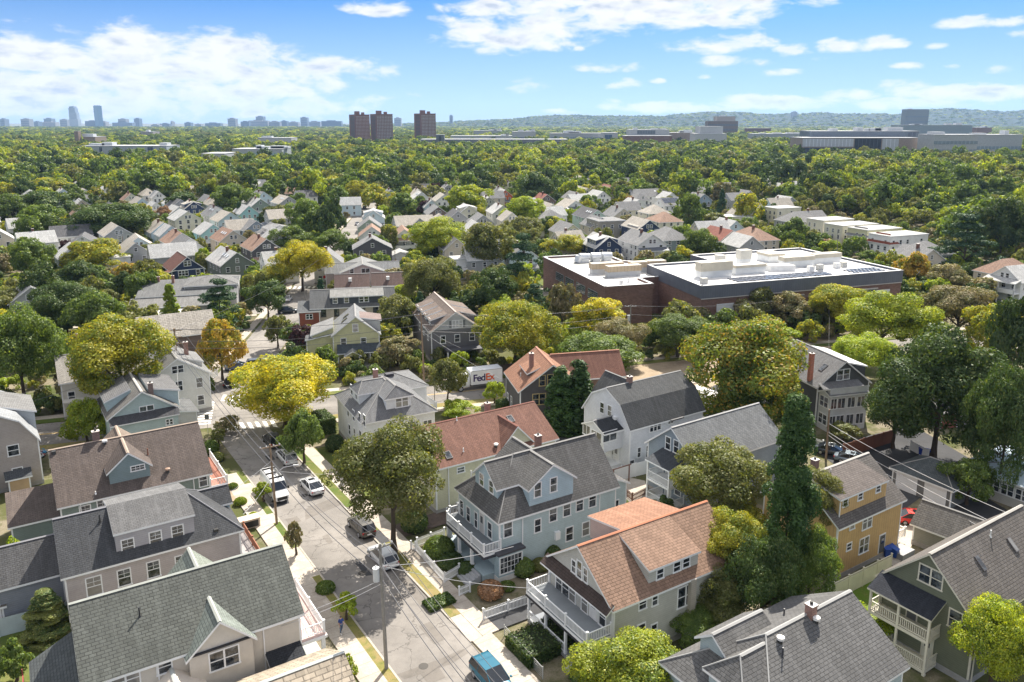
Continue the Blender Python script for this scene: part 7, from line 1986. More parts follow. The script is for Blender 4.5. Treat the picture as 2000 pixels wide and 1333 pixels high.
def scatter(name, P, SCL, RT, ix, srcs, label, cat):
    me = bpy.data.meshes.new(name); me.from_pydata([tuple(p) for p in P], [], [])
    a = me.attributes.new('scl', 'FLOAT_VECTOR', 'POINT'); a.data.foreach_set('vector', np.array(SCL, 'f').ravel())
    a = me.attributes.new('rot', 'FLOAT_VECTOR', 'POINT'); a.data.foreach_set('vector', np.array(RT, 'f').ravel())
    a = me.attributes.new('kind_index', 'INT', 'POINT'); a.data.foreach_set('value', np.array(ix, 'i'))
    ob = bpy.data.objects.new(name, me); col.objects.link(ob)
    tag(ob, label, cat, kind='stuff')
    ng = bpy.data.node_groups.new(name, 'GeometryNodeTree')
    ng.interface.new_socket('Geometry', in_out='INPUT', socket_type='NodeSocketGeometry'); ng.interface.new_socket('Geometry', in_out='OUTPUT', socket_type='NodeSocketGeometry')
    N, L = ng.nodes, ng.links
    gi = N.new('NodeGroupInput'); go = N.new('NodeGroupOutput')
    ci = N.new('GeometryNodeCollectionInfo'); ci.inputs['Collection'].default_value = srcs; ci.inputs['Separate Children'].default_value = True; ci.inputs['Reset Children'].default_value = True
    ip = N.new('GeometryNodeInstanceOnPoints'); ip.inputs['Pick Instance'].default_value = True
    def na(nm, dt):
        a = N.new('GeometryNodeInputNamedAttribute'); a.data_type = dt; a.inputs['Name'].default_value = nm; return a.outputs[0]
    L.new(gi.outputs[0], ip.inputs['Points']); L.new(ci.outputs[0], ip.inputs['Instance'])
    L.new(na('kind_index', 'INT'), ip.inputs['Instance Index']); L.new(na('rot', 'FLOAT_VECTOR'), ip.inputs['Rotation']); L.new(na('scl', 'FLOAT_VECTOR'), ip.inputs['Scale'])
    L.new(ip.outputs[0], go.inputs[0])
    ob.modifiers.new('scatter', 'NODES').node_group = ng
def garden_greenery():
    srcs = bpy.data.collections.new('garden_crowns'); toned = ['green','olive','dark','gold','lime','green','tan','olive','dark']
    for k, tone in enumerate(toned):
        me = crown_mesh('garden_crown', 300+k, 5, 4.2, 'round', 24, 2000, .95, (.24,.38)); me.materials[0] = LM[tone]
        srcs.objects.link(bpy.data.objects.new('garden_crown', me))
    rng = np.random.RandomState(8); P = []; SC = []; done = []
    tries = 0
    while tries < 26000 and len(P) < 2600:
        tries += 1
        y = rng.uniform(105, 470) if rng.rand() < .8 else rng.uniform(105, 240); x = rng.uniform(-.8, .8)*y; r = rng.choice([1.2, 1.8, 2.6, 3.4, 4.0]) if y > 150 else rng.choice([.9, 1.3, 1.9])
        bad = False
        for (hx, hy, hr) in HB:
            k = 1 - 8/math.hypot(hx, hy)
            if (hx-x)**2 + (hy-y)**2 < (hr*.82 + r*.9)**2 or (r > 1.9 and (hx*k-x)**2 + (hy*k-y)**2 < (hr*.45 + r*.7)**2): bad = True; break
        if bad or not clear_of_roads(x, y, r): continue
        for (px_, py_, pr_) in done:
            if (px_-x)**2 + (py_-y)**2 < ((pr_+r)*.55)**2: bad = True; break
        if bad: continue
        done.append((x, y, r)); h = r*rng.uniform(.75, 1.15); P.append((x, y, h*.9)); SC.append((r/5, r/5, h/4.2))
    scatter('garden_greenery', P, SC, [(0, 0, rng.uniform(0, 6.28)) for _ in P], rng.randint(0, len(toned), len(P)), srcs, 'mass of shrubs and small garden trees filling the gaps between the back houses', 'shrubbery')
def clear_of_roads(x, y, r):
    p = Vector((x, y, 0)) - c0
    if -16 < p.dot(DU) < 330 and abs(p.dot(DV)) < 4.8 + r*.7: return False
    q = Vector((x, y, 0)) - cn
    if -r*.8 - .3 < q.dot(CV) < CW_ + r*.8 + .3: return False
    q = Vector((x, y, 0)) - e0
    if abs(q.dot(CV)) < 4.2 + r*.7: return False
    s_, t_ = to_st((x, y))
    if s_ < 47 and t_ < 60: return False
    if s_ < 30: return False
    dx, dy = x - 20.9, y - 172.2; u = dx*.956 + dy*.292; v = -dx*.292 + dy*.956
    if -2-r < u < 80+r and -10-r < v < 46+r and not (v < -3 and r < 2): return False
    return True
# clearings in front of the big far buildings: picture columns and forward distances
CLEAR = [(150,340,800,900),(445,565,800,880),(815,1115,1150,1230),(1070,1210,1320,1430),(1215,1430,1220,1310),(1560,1800,870,980),(1815,2000,830,940),(385,450,730,800),(1740,1900,1660,1750),(675,770,1400,1500),(800,855,1460,1530),(500,575,1220,1290),(145,195,1220,1290)]
far_woods()
garden_greenery()
# ---------------------------------------------------------------- vehicles (nose towards +x)
TYRE = paint((.02,.02,.02), .8); RIM = paint((.5,.5,.52), .3, .05, .6); CGL = paint((.015,.018,.022), .06, .02, 0, .9)
LAMPR = paint((.35,.02,.02), .2); LAMPW = paint((.75,.76,.78), .15, .02, 0, .8); BLK = paint((.02,.02,.022), .5)
def wheel(root, x, y, r, w=.22):
    m = MB(); sg = 1 if y > 0 else -1
    m.tube([(x, y - sg*w*.5, r), (x, y - sg*w*.4, r), (x, y + sg*w*.4, r), (x, y + sg*w*.5, r)], [r*.86, r, r, r*.86], 20)
    o = m.build('wheel', [TYRE], root)
    m = MB(); m.tube([(x, y + sg*w*.4, r), (x, y + sg*(w*.5+.015), r)], [r*.64, r*.58], 16); m.build('rim', [RIM], o)
def loft(stations, mat, name, root, smooth=True, mats=None):
    """stations: (x, halfwidth, z0, z1, tuck) rounded boxes along the car"""
    rings = []
    for (x, hw, z0, z1, tk) in stations:
        rr = min(.13, (z1-z0)*.3)
        rings.append([(x,-hw*.9,z0),(x,-hw,z0+rr),(x,-hw,z0+(z1-z0)*.55),(x,-hw*tk,z1-rr*.5),(x,-hw*tk*.86,z1),(x,hw*tk*.86,z1),(x,hw*tk,z1-rr*.5),(x,hw,z0+(z1-z0)*.55),(x,hw,z0+rr),(x,hw*.9,z0)])
    n = len(rings[0]); m = MB(); v = [p for r in rings for p in r]; f = []
    for i in range(len(rings)-1):
        for k in range(n): f.append((i*n+k, i*n+(k+1) % n, (i+1)*n+(k+1) % n, (i+1)*n+k))
    m.mesh(v, f, 0, smooth); m.face(rings[0][::-1]); m.face(rings[-1])
    return m.build(name, [mat], root)
def car(px, py, head, kind, color, label, L=4.7, W=1.85, xy=None, name='parked_car', group=None):
    p = at(px, py, 0) if xy is None else Vector((*xy, 0))
    root = empty(name, (p.x, p.y, .03), R(90-head), label, 'car', group)
    pm = paint(color, .22, .03, .25, .6); l = L/2; w = W/2
    suv = kind == 'suv'
    zt = 1.70 if suv else 1.45; zs = 1.02 if suv else .92
    loft([(-l, w*.80, .42, zs-.08, .9), (-l+.18, w*.95, .28, zs, .92), (-l*.45, w, .22, zs+.02, .93), (l*.35, w, .22, zs, .93), (l*.62, w*.97, .24, zs-.08, .92), (l-.15, w*.9, .3, zs-.22, .9), (l, w*.74, .42, zs-.32, .85)], pm, 'body', root)
    if suv: prof = [(-l+.12, zs-.05), (-l+.42, zt-.1), (-l+.75, zt), (l*.05, zt), (l*.52, zs-.03)]
    else: prof = [(-l+.45, zs-.02), (-l*.42, zt-.04), (-l*.1, zt), (l*.12, zt-.02), (l*.58, zs-.05)]
    # greenhouse: dark glass sides with a painted roof
    m = MB(); wt = w*.72; wb = w*.9
    def wd(z): return wb + (wt-wb)*(z-zs)/(zt-zs)
    pts = prof
    L_ = [(x, -wd(z), z) for x, z in pts]; R__ = [(x, wd(z), z) for x, z in pts]
    for i in range(len(pts)-1):
        roof = pts[i][1] > zt-.15 and pts[i+1][1] > zt-.15
        m.face([L_[i], L_[i+1], R__[i+1], R__[i]], 1 if roof else 0)
    m.face(L_[::-1]); m.face(R__)
    cab = m.build('windows', [CGL, pm], root)
    g = MB()
    for sx in (-1, 1):
        for (xa, xb) in ((prof[0][0], prof[1][0]), (prof[-1][0], prof[-2][0])):
            za = zs; zb = zt-.03; g.tube([(xa, sx*wd(zs), zs), (xb, sx*wd(zb)*1.01, zb)], [.04, .035], 6)
        xm = (prof[1][0]+prof[-2][0])/2; g.tube([(xm, sx*wb, zs), (xm, sx*wd(zt-.03), zt-.03)], [.035, .03], 6)
        g.tube([(prof[1][0], sx*wd(zt-.03), zt-.02), (prof[-2][0], sx*wd(zt-.03), zt-.02)], [.035, .035], 6)
    g.build('roof_frame', [pm], root)
    r = .36 if suv else .32
    for x in (-l*.6, l*.62):
        for y in (-w+.1, w-.1): wheel(root, x, y, r)
    for y in (-1, 1):
        m = MB(); m.box(l-.28, l-.05, y*w*.55-.16, y*w*.55+.16, zs-.45, zs-.30); m.build('headlight', [LAMPW], root)
        m = MB(); m.box(-l-.0, -l+.2, y*w*.66-.18, y*w*.66+.18, zs-.3, zs-.1); m.build('tail_light', [LAMPR], root)
        m = MB(); m.box(l*.42, l*.5, y*(w+.03), y*(w+.17), zs, zs+.12); m.build('wing_mirror', [pm], root)
    m = MB(); m.box(-l-.015, -l+.05, -.26, .26, .55, .70); m.build('number_plate', [LAMPW], root)
    m = MB(); m.box(-l*.97, l*.97, -w*.8, w*.8, .16, .3); m.build('underbody', [BLK], root)
    if not suv:
        m = MB(); m.box(-.35, .15, -.38, .38, zt-.0, zt+.012); m.build('sunroof', [CGL], root)
    return root
HD = -33.4
car(609, 957, HD, 'sedan', (.55,.56,.58), 'silver saloon car with sunroof parked at the right kerb', L=4.9)
car(706, 1037, HD, 'suv', (.10,.095,.085), 'dark grey-brown estate car parked below the silver one', L=4.7)
car(748, 1097, HD, 'suv', (.62,.64,.66), 'white car half hidden beneath the street maple', L=4.7)
car(560, 900, HD, 'suv', (.74,.74,.75), 'white sport utility car with black rear window parked above the silver one', L=4.9)
car(532, 868, HD, 'suv', (.03,.03,.035), 'black car in tree shade farthest up the right kerb', L=4.6)
car(962, 1338, 147, 'suv', (.02,.13,.20), 'teal blue car with cargo roof cut by the bottom edge', L=4.9, W=1.95)
car(1787, 1022, 100, 'sedan', (.62,.04,.03), 'bright red car beside the low shed', L=4.5)
car(562, 588, -5, 'sedan', (.68,.69,.70), 'white car by the crosswalk bars on the side street')
car(562, 612, 75, 'suv', (.04,.05,.06), 'dark car below the white one on the side street')
car(465, 722, 70, 'sedan', (.14,.18,.24), 'blue-grey car behind the corner garden')
car(506, 718, 70, 'suv', (.10,.11,.12), 'charcoal car left of the big yellow tree')
car(452, 752, -5, 'sedan', (.02,.02,.022), 'black car half under the big yellow tree')
car(1625, 888, 120, 'sedan', (.04,.05,.06), 'black car parked by the pole on the back drive')
car(1665, 905, 120, 'sedan', (.18,.22,.26), 'grey-blue car beside the mustard house roof')
car(1250, 500, -17, 'suv', (.03,.04,.06), 'dark car beside the navy dormer house')
car(772, 545, 72, 'sedan', (.70,.70,.71), 'white car on the side street by the pole')
car(775, 555, -10, 'suv', (.62,.62,.63), 'silver car just below the white one by the pole', L=4.5)
for k, (px, py) in enumerate(((706,418),(712,408),(698,440),(703,397),(716,399))):
    car(px, py, -6, 'sedan', [(.6,.6,.6),(.05,.05,.06),(.3,.3,.32),(.7,.7,.7),(.25,.05,.04)][k], ['pale car low on the far street','black car on the far street','grey car nearest on the far street','white car topmost on the far street','dark red car topmost right on the far street'][k])
def van():
    p = at(538, 966, 0)
    root = empty('work_van', (p.x, p.y, .03), R(90-(HD+180)), 'white work van with a ladder rack parked facing down the street', 'van')
    wm_ = paint((.74,.75,.76), .25, .04, .1, .5); l, w = 2.95, 1.0
    loft([(-l, w*.94, .35, 2.35, .90), (-l+.1, w, .3, 2.45, .90), (l*.30, w, .3, 2.45, .90), (l*.42, w, .3, 2.3, .88), (l*.68, w*.98, .3, 1.35, .92), (l*.9, w*.93, .32, 1.12, .9), (l, w*.78, .42, .92, .86)], wm_, 'body', root)
    m = MB(); m.face([(l*.435,-.84,2.18),(l*.67,-.9,1.38),(l*.67,.9,1.38),(l*.435,.84,2.18)]); 
    o = m.build('windshield', [CGL], root); o.location = (.04, 0, .03)
    for y in (-1, 1):
        m = MB(); P = [(l*.18,y*1.005,1.3),(l*.6,y*.995,1.3),(l*.42,y*.955,2.0),(l*.18,y*.955,2.0)]
        m.face(P if y < 0 else P[::-1]); m.build('side_window', [CGL], root)
        m = MB(); m.box(l-.32, l-.06, y*.62-.18, y*.62+.18, .78, .98); m.build('headlight', [LAMPW], root)
        m = MB(); m.box(l*.55, l*.62, y*1.02, y*1.25, 1.25, 1.55); m.build('wing_mirror', [BLK], root)
    m = MB(); m.box(l-.12, l+.02, -.62, .62, .48, .86); m.build('grille', [BLK], root)
    m = MB(); m.box(l-.05, l+.03, -.26, .26, .36, .48); m.build('number_plate', [LAMPW], root)
    for x in (-l*.62, l*.62):
        for y in (-.9, .9): wheel(root, x, y, .36)
    rk = MB()
    for x in (-2.3, -.8, .7): rk.box(x-.03, x+.03, -.85, .85, 2.45, 2.62)
    for y in (-.85, .85): rk.box(-2.5, .9, y-.03, y+.03, 2.6, 2.66)
    rk.build('roof_rack', [BLK], root)
    ld = MB()
    for y in (.35, .8): ld.box(-2.7, 1.0, y-.03, y+.03, 2.67, 2.76)
    for k in range(12): ld.box(-2.6+.3*k, -2.55+.3*k, .35, .8, 2.69, 2.74)
    o = ld.build('ladder', [paint((.10,.10,.10), .4)]); tag(o, 'dark ladder lying on the roof rack of the white van', 'ladder')
    o.matrix_world = root.matrix_basis.copy() if False else Matrix.Translation(root.location) @ Matrix.Rotation(root.rotation_euler.z, 4, 'Z')
van()
def truck():
    a, b = at(892, 768, 0), at(976, 757.5, 0)
    hd = math.degrees(math.atan2((a-b).x, (a-b).y))
    ctr = (a + b)/2; n = Vector((-math.cos(R(hd)), math.sin(R(hd)), 0))
    if n.y < 0: n = -n
    ctr = ctr + n * 1.25
    root = empty('delivery_truck', (ctr.x, ctr.y, .03), R(90-hd), 'white box delivery truck with purple and orange company lettering on the crossing road', 'truck')
    wm_ = paint((.76,.77,.79), .3, .04); l = 4.4
    m = MB(); m.box(-l, 1.3, -1.22, 1.22, 1.0, 3.45); b_ = m.build('cargo_box', [wm_], root)
    m = MB()
    for (x0, x1, y0, y1, z0, z1) in ((-l-.02,1.34,-1.26,-1.2,3.38,3.5),(-l-.02,1.34,1.2,1.26,3.38,3.5),(-l-.02,1.34,-1.26,-1.2,.96,1.06),(-l-.02,-l+.05,-1.26,1.26,.96,3.5),(1.28,1.36,-1.26,-1.2,.96,3.5)): m.box(x0,x1,y0,y1,z0,z1)
    m.build('box_trim', [paint((.45,.46,.48), .4)], root)
    m = MB(); m.box(-l+.1, 4.0, -.5, .5, .6, .98); m.box(-2.2, -.2, -1.15, -.6, .5, .9); m.build('chassis', [BLK], root)
    loft([(1.45, 1.02, .75, 2.75, .92), (1.6, 1.08, .7, 2.85, .92), (2.5, 1.08, .7, 2.8, .9), (3.0, 1.08, .7, 2.0, .93)], wm_, 'cab', root)
    loft([(2.9, 1.05, .6, 1.85, .9), (3.9, .98, .6, 1.6, .88), (4.2, .85, .65, 1.4, .85)], wm_, 'hood', root)
    m = MB(); m.face([(2.54,-.86,2.66),(2.98,-.95,2.0),(2.98,.95,2.0),(2.54,.86,2.66)]); o = m.build('windshield', [CGL], root); o.location = (.05, 0, .03)
    for y in (-1, 1):
        m = MB(); P = [(1.75,y*1.075,1.95),(2.75,y*1.075,1.95),(2.5,y*1.0,2.6),(1.75,y*1.0,2.6)]; m.face(P if y < 0 else P[::-1]); m.build('side_window', [CGL], root)
        m = MB(); m.box(3.9, 4.15, y*.7-.16, y*.7+.16, .9, 1.15); m.build('headlight', [LAMPW], root)
        m = MB(); m.box(2.75, 2.85, y*1.1, y*1.4, 1.9, 2.4); m.build('wing_mirror', [BLK], root)
    for x in (-2.6, 3.1):
        for y in (-1.0, 1.0): wheel(root, x, y, .5, .3)
    # lettering on the side that faces the camera (local +y after the turn towards the left)
    pu, og = paint((.05,.03,.12), .4), paint((.70,.10,.02), .4)
    q = Matrix.Rotation(root.rotation_euler.z, 4, 'Z'); side = 1 if (q @ Vector((0,1,0))).y < 0 else -1
    rz = math.pi if side > 0 else 0
    # reading direction runs from the cab to the tail
    sgn = -1 if side > 0 else 1
    def put(body, mt, xx):
        c = bpy.data.curves.new('company_lettering', 'FONT'); c.body = body; c.size = 1.72; c.extrude = .006; c.offset = .04; c.space_character = .88
        o = bpy.data.objects.new('tmp', c); col.objects.link(o); bpy.context.view_layer.update()
        me = bpy.data.meshes.new_from_object(o.evaluated_get(bpy.context.evaluated_depsgraph_get())); bpy.data.objects.remove(o)
        me.name = 'company_lettering'; me.materials.clear(); me.materials.append(mt)
        wdt = max(v.co.x for v in me.vertices)
        link_mesh('company_lettering', me, b_, (xx, side*1.232, 1.62), (R(90), 0, rz))
        return wdt
    if side > 0:
        w1 = put('Fed', pu, .95); put('Ex', og, .95 - w1 - .03)
    else:
        w1 = put('Fed', pu, -3.9); put('Ex', og, -3.9 + w1 + .03)
truck()
def trailer():
    p = at(1388, 800, 0)
    root = empty('box_trailer', (p.x, p.y, 0), R(90-(-33+0)), 'long white ribbed trailer roof behind the gambrel house', 'trailer')
    m = MB(); m.box(-4.2, 4.2, -1.25, 1.25, .6, 2.7, 0)
    for k in (-.55, 0, .55): m.box(-4.2, 4.2, k-.08, k+.08, 2.7, 2.76, 1)
    m.build('body', [paint((.76,.75,.72), .4), paint((.30,.29,.28))], root)
    for x in (-2.5, 2.5):
        for y in (-1.1, 1.1): wheel(root, x, y, .38)
    p = at(1368, 785, 0)
    root = empty('tarpaulin_stack', (p.x, p.y, 0), 0, 'bright red tarpaulin heap beside the white trailer', 'tarpaulin')
    rs_ = random.Random(4); V = []; F = []
    for i in range(9):
        for j in range(7):
            V.append((-1.6+3.2*i/8, -1.2+2.4*j/6, (1.0+rs_.uniform(-.25,.25))*(1-abs(i-4)/4.6)*(1-abs(j-3)/3.6)+.02))
    for i in range(8):
        for j in range(6): F.append((i*7+j, (i+1)*7+j, (i+1)*7+j+1, i*7+j+1))
    m = MB(); m.mesh(V, F, 0); m.build('cloth', [paint((.62,.05,.03), .6)], root)
trailer()
# ---------------------------------------------------------------- poles and wires
WOOD = mottled('pole_wood', (.27,.20,.14), (.22,.16,.11), (.32,.25,.18), .8, 4)
WOODG = mottled('pole_wood_grey', (.26,.25,.23), (.22,.21,.19), (.32,.30,.28), .8, 4)
CER = paint((.62,.63,.65), .3)
POLE = {}
def pole(key, pb, pt, label, arm=0, transformer=False, r=.16, mat=None, arms=(0.0,), lean=True, lamp=None, H_=None):
    b = at(*pb, 0)
    if H_ is None:
        lo, hi = 4., 20.
        for _ in range(40):
            h = (lo+hi)/2; q = toscreen(b.x, b.y, h)
            if q[1] > pt[1]: lo = h
            else: hi = h
        H_ = (lo+hi)/2
    d = depth_of(b.x, b.y, H_); tx = (pt[0]-CX)/FPX*d - b.x
    tx = max(-.5, min(.5, tx))
    root = empty('utility_pole', (b.x, b.y, 0), 0, label, 'utility pole')
    m = MB(); m.tube([(0,0,-.3),(tx*.5,0,H_*.5),(tx,0,H_)], [r, r*.85, r*.68], 12); m.build('pole', [mat or WOOD], root)
    tops = []
    ca, sa = math.cos(R(arm)), math.sin(R(arm))
    for k, dz in enumerate(arms):
        z = H_ - .35 - dz
        m = MB(); L_ = 1.15
        q = [(tx + ca*u - sa*v, sa*u + ca*v) for (u, v) in ((-L_,-.06),(L_,-.06),(L_,.06),(-L_,.06))]; m.prism(q, z-.06, z+.06)
        o = m.build('crossarm', [mat or WOOD], root)
        for u in (-1.05, -.4, .4, 1.05):
            g = MB(); g.cyl(tx+ca*u, sa*u, z+.06, z+.24, .05, 8); g.cyl(tx+ca*u, sa*u, z+.12, z+.19, .085, 8); g.build('insulator', [CER], o)
            if k == 0: tops.append(Vector((b.x+tx+ca*u, b.y+sa*u, z+.24)))
    if transformer:
        m = MB(); m.cyl(tx-.38, -.1, H_-3.3, H_-2.2, .27, 16); m.cyl(tx-.38, -.1, H_-2.2, H_-2.12, .29, 16); m.cyl(tx-.38, -.1, H_-2.1, H_-1.9, .05); m.build('transformer', [paint((.55,.57,.58), .4)], root)
    if lamp:
        m = MB(); z = lamp[2]; m.tube([(tx*.7,0,z),(lamp[0]*.5,lamp[1]*.5,z+.9),(lamp[0],lamp[1],z+1.0)], [.05,.045,.04], 8)
        o = m.build('lamp_arm', [RIM], root); m = MB(); m.tube([(lamp[0]-.1,lamp[1],z+1.0),(lamp[0]+.5,lamp[1]+.1,z+1.0)], [.13,.1], 10); m.build('lamp_head', [paint((.6,.6,.6), .4)], o)
    POLE[key] = dict(tops=tops, low=[Vector((b.x+tx*.7, b.y, H_-z)) for z in (2.0, 3.2, 3.6)], base=b, H=H_, x=b.x+tx)
    return root
pole('A', (755,1308), (742,1062), 'tall near utility pole with grey transformer on the left verge', arm=-33+90-20, transformer=True, mat=WOODG, r=.17)
pole('B', (541,1025), (527,868), 'brown utility pole with street lamp arm in front of the white van', arm=30, mat=WOOD, r=.15, lamp=(2.2,.6,6.0))
pole('C', (352,786), (340,642), 'corner utility pole with several crossarms left of the crosswalk', arm=10, arms=(0.0,1.1,2.2), r=.2)
pole('D', (829,757), (822,612), 'tall brown pole left of the delivery truck', arm=20, r=.17)
pole('E', (1229,680), (1232,596), 'pole with white transformer can in front of the brick school', arm=0, transformer=True, mat=WOODG)
pole('F', (1616,640), (1622,570), 'grey pole with wide crossarm before the long school wing', arm=0, mat=WOODG)
pole('G', (1613,898), (1620,800), 'bare light brown pole beside the black parked car', arm=60, mat=WOOD, arms=())
pole('H', (600,620), (592,540), 'thin pole beside the golden side street tree', arm=0, arms=(), r=.12, mat=WOODG)
pole('I', (773,545), (771,490), 'pole at the white double garage', arm=0, arms=(), r=.12, mat=WOODG)
pole('J', (1730,507), (1731,460), 'dark pole before the pale blue flat house', arm=0, arms=(), r=.14)
pole('K', (241,505), (239,462), 'dark pole by the pale blue-grey gable on the left', arm=0, arms=(), r=.12)
pole('M', (437,478), (436,450), 'thin pole in the left back blocks', arm=0, arms=(), r=.12)
pole('N', (849,795), (848,728), 'slim grey lamp post beside the small street tree', arm=0, arms=(), r=.07, mat=WOODG)
pole('O', (1634,516), (1632,455), 'pole in front of the long cream flat house', arm=0, arms=(), r=.12, mat=WOODG)
WIRE = paint((.11,.11,.12), .4); WIREL = paint((.45,.45,.46), .35)
NW = [0]
def wire(a, b, sag, label, r=.022, mat=None):
    a, b = Vector(a), Vector(b); n = 16
    pts = [a.lerp(b, t/n) - Vector((0, 0, sag*4*(t/n)*(1-t/n))) for t in range(n+1)]
    m = MB(); o0 = pts[0].copy(); m.tube([p - o0 for p in pts], r, 5)
    o = m.build('overhead_wire', [mat or WIRE]); o.location = o0
    tag(o, label, 'overhead wire')
def span(k1, k2, label, idx=(0,1,2,3), low=2, sag=.7):
    A, B = POLE[k1], POLE[k2]; words = ('outer left', 'inner left', 'inner right', 'outer right')
    if A['tops'] and B['tops']:
        for i in idx: wire(A['tops'][i], B['tops'][i], sag, '%s top wire %s' % (words[i], label))
    for j in range(low): wire(A['low'][j], B['low'][j], sag*1.1, '%s low cable %s' % (('upper', 'lower', 'lowest')[j], label), r=.035)
# a pole of the same line stands nearer than the picture shows; wires run on to it
nb = S(-38, -1.2, 0)
POLE['Z'] = dict(tops=[Vector((nb[0]+u, nb[1], 11)) for u in (-1,-.4,.4,1)], low=[Vector((nb[0], nb[1], z)) for z in (9, 7.8, 7.4)])
m = MB(); m.tube([(0,0,-.3),(0,0,11.2)], [.16,.11], 12); zr_ = empty('utility_pole', nb, 0, 'near pole of the same line, below the picture edge', 'utility pole'); m.build('pole', [WOODG], zr_)
span('Z', 'A', 'running down out of the picture from the near pole', low=2)
span('A', 'B', 'between the near pole and the lamp pole', idx=(0,2,3), low=2)
span('B', 'C', 'between the lamp pole and the corner pole', idx=(1,3), low=2)
span('C', 'D', 'from the corner pole along the crossing road', idx=(0,1,3), low=2, sag=1.0)
span('D', 'E', 'from the truck pole to the school pole', idx=(0,3), low=2, sag=1.0)
span('E', 'F', 'across the brick school front', idx=(0,2), low=1, sag=1.4)
wire(POLE['C']['tops'][0], at(60,700,9), .8, 'wire leaving the corner pole to the left'); wire(POLE['C']['low'][0], at(-40,790,7), .8, 'low cable leaving the corner pole to the left')
wire(POLE['C']['low'][1], at(-40,810,6), .9, 'lowest cable leaving the corner pole to the left')
wire(POLE['C']['tops'][3], Vector((*C2(80, 6)[:2], 9.5)), 1.0, 'wire running up the back street from the corner pole')
wire(POLE['G']['low'][0], at(1990,1012,6.0), .5, 'pale upper cable sloping down to the right edge', r=.035, mat=WIREL)
wire(POLE['G']['low'][1], at(1990,1045,5.0), .5, 'pale lower cable sloping down to the right edge', r=.035, mat=WIREL)
wire(POLE['G']['low'][2], at(1960,1052,4.5), .6, 'pale lowest cable sloping to the olive green house', r=.03, mat=WIREL)
wire(POLE['G']['low'][0], POLE['F']['low'][0], 1.0, 'cable from the bare pole back to the school')
for (k, j, px, py, z, lab) in (('A',0,1003,1068,5.5,'service cable from the near pole to the blue house'), ('A',1,470,1240,5.0,'service cable from the near pole to the beige stucco house'),
        ('A',0,1048,1150,5.2,'service cable from the near pole to the orange-roofed house'), ('A',2,510,1235,4.8,'second service cable to the beige stucco house'),
        ('B',0,370,1010,5.0,'service cable from the lamp pole to the brown-roofed house'), ('B',1,800,925,5.0,'service cable from the lamp pole to the cream house'),
        ('B',2,475,1005,4.8,'service cable from the lamp pole to the lilac house'), ('C',0,350,790,5.0,'service cable from the corner pole to the aqua house'),
        ('D',0,900,680,5.5,'service cable from the truck pole to the four-dormer house'), ('D',1,985,745,5.0,'service cable from the truck pole to the dark brown house')):
    wire(POLE[k]['low'][j], at(px, py, z), .35, lab, r=.022, mat=WIREL)
# ---------------------------------------------------------------- fences and small things
def fence(pts, h, label, mat, style='board', name='fence', zb=0.0, z_top=None):
    p0 = Vector((*pts[0][:2], 0)); root = empty(name, (p0.x, p0.y, 0), 0, label, 'fence')
    for a, b in zip(pts[:-1], pts[1:]):
        a, b = Vector((*a[:2], 0)) - p0, Vector((*b[:2], 0)) - p0; d = b - a; L_ = d.length; d.normalize(); n = Vector((-d.y, d.x, 0))
        np_ = max(1, round(L_/2.3))
        def bar(m, u0, u1, z0, z1, t):
            c = [a+d*u0-n*t, a+d*u1-n*t, a+d*u1+n*t, a+d*u0+n*t]; m.prism([(p.x, p.y) for p in c], z0, z1)
        for k in range(np_):
            u0, u1 = L_*k/np_, L_*(k+1)/np_; m = MB()
            if style == 'board':
                bar(m, u0+.06, u1-.06, .06, h-.25, .02); bar(m, u0+.06, u1-.06, h-.06, h, .035); bar(m, u0+.06, u1-.06, h-.3, h-.22, .03)
                q = u0+.12
                while q < u1-.1: bar(m, q, q+.03, h-.25, h-.06, .015); q += .12
            elif style == 'solid':
                bar(m, u0+.06, u1-.06, .05, h, .02)
                q = u0+.1
                while q < u1-.1: bar(m, q, q+.02, .05, h-.02, .03); q += .3
            elif style == 'picket':
                bar(m, u0, u1, h-.28, h-.2, .03); bar(m, u0, u1, .2, .28, .03); q = u0+.08
                while q < u1: bar(m, q, q+.07, .06, h, .015); q += .15
            elif style == 'mesh':
                bar(m, u0, u1, h-.04, h, .02); q = u0
                while q < u1: bar(m, q, q+.012, .05, h, .006); q += .16
                zz = .1
                while zz < h: bar(m, u0, u1, zz, zz+.012, .006); zz += .2
            m.build('fence_panel', [mat], root)
        for k in range(np_+1):
            u = L_*k/np_; m = MB(); w_ = .065 if style != 'mesh' else .03; bar(m, u-w_, u+w_, 0, h+.1, w_); 
            if style in ('board', 'picket'): bar(m, u-w_-.03, u+w_+.03, h+.1, h+.15, w_+.03)
            m.build('fence_post', [mat], root)
G_ = lambda *ps: [at(*p, 0) for p in ps]
VIN = paint((.72,.73,.74), .45, .05)
fence(G_((812,1078),(868,1140)), 1.1, 'white vinyl fence along the pavement before the blue house', VIN, 'picket')
fence(G_((868,1140),(897,1122)), 1.1, 'short white fence turning towards the blue house steps', VIN, 'picket')
fence(G_((803,1075),(812,1078)), 1.0, 'small white gate panel behind the street maple', VIN, 'picket')
fence(G_((815,1070),(868,1050)), 1.1, 'white fence between the blue and cream houses', VIN, 'picket')
fence(G_((897,1166),(918,1157)), 1.0, 'short white fence piece beside the rusty bush', VIN, 'picket')
fence(G_((944,1214),(1040,1180)), 1.2, 'white vinyl fence along the driveway left of the orange-roofed house deck', VIN, 'picket')
fence(G_((985,1243),(1060,1327)), 1.1, 'thin grey wire fence in front of the clipped hedge', paint((.42,.43,.42), .4), 'mesh', name='wire_fence')
fence(G_((1595,1192),(1738,1118)), 2.0, 'tall beige vinyl fence between the lawn and the mustard house', paint((.62,.58,.49), .5), 'board')
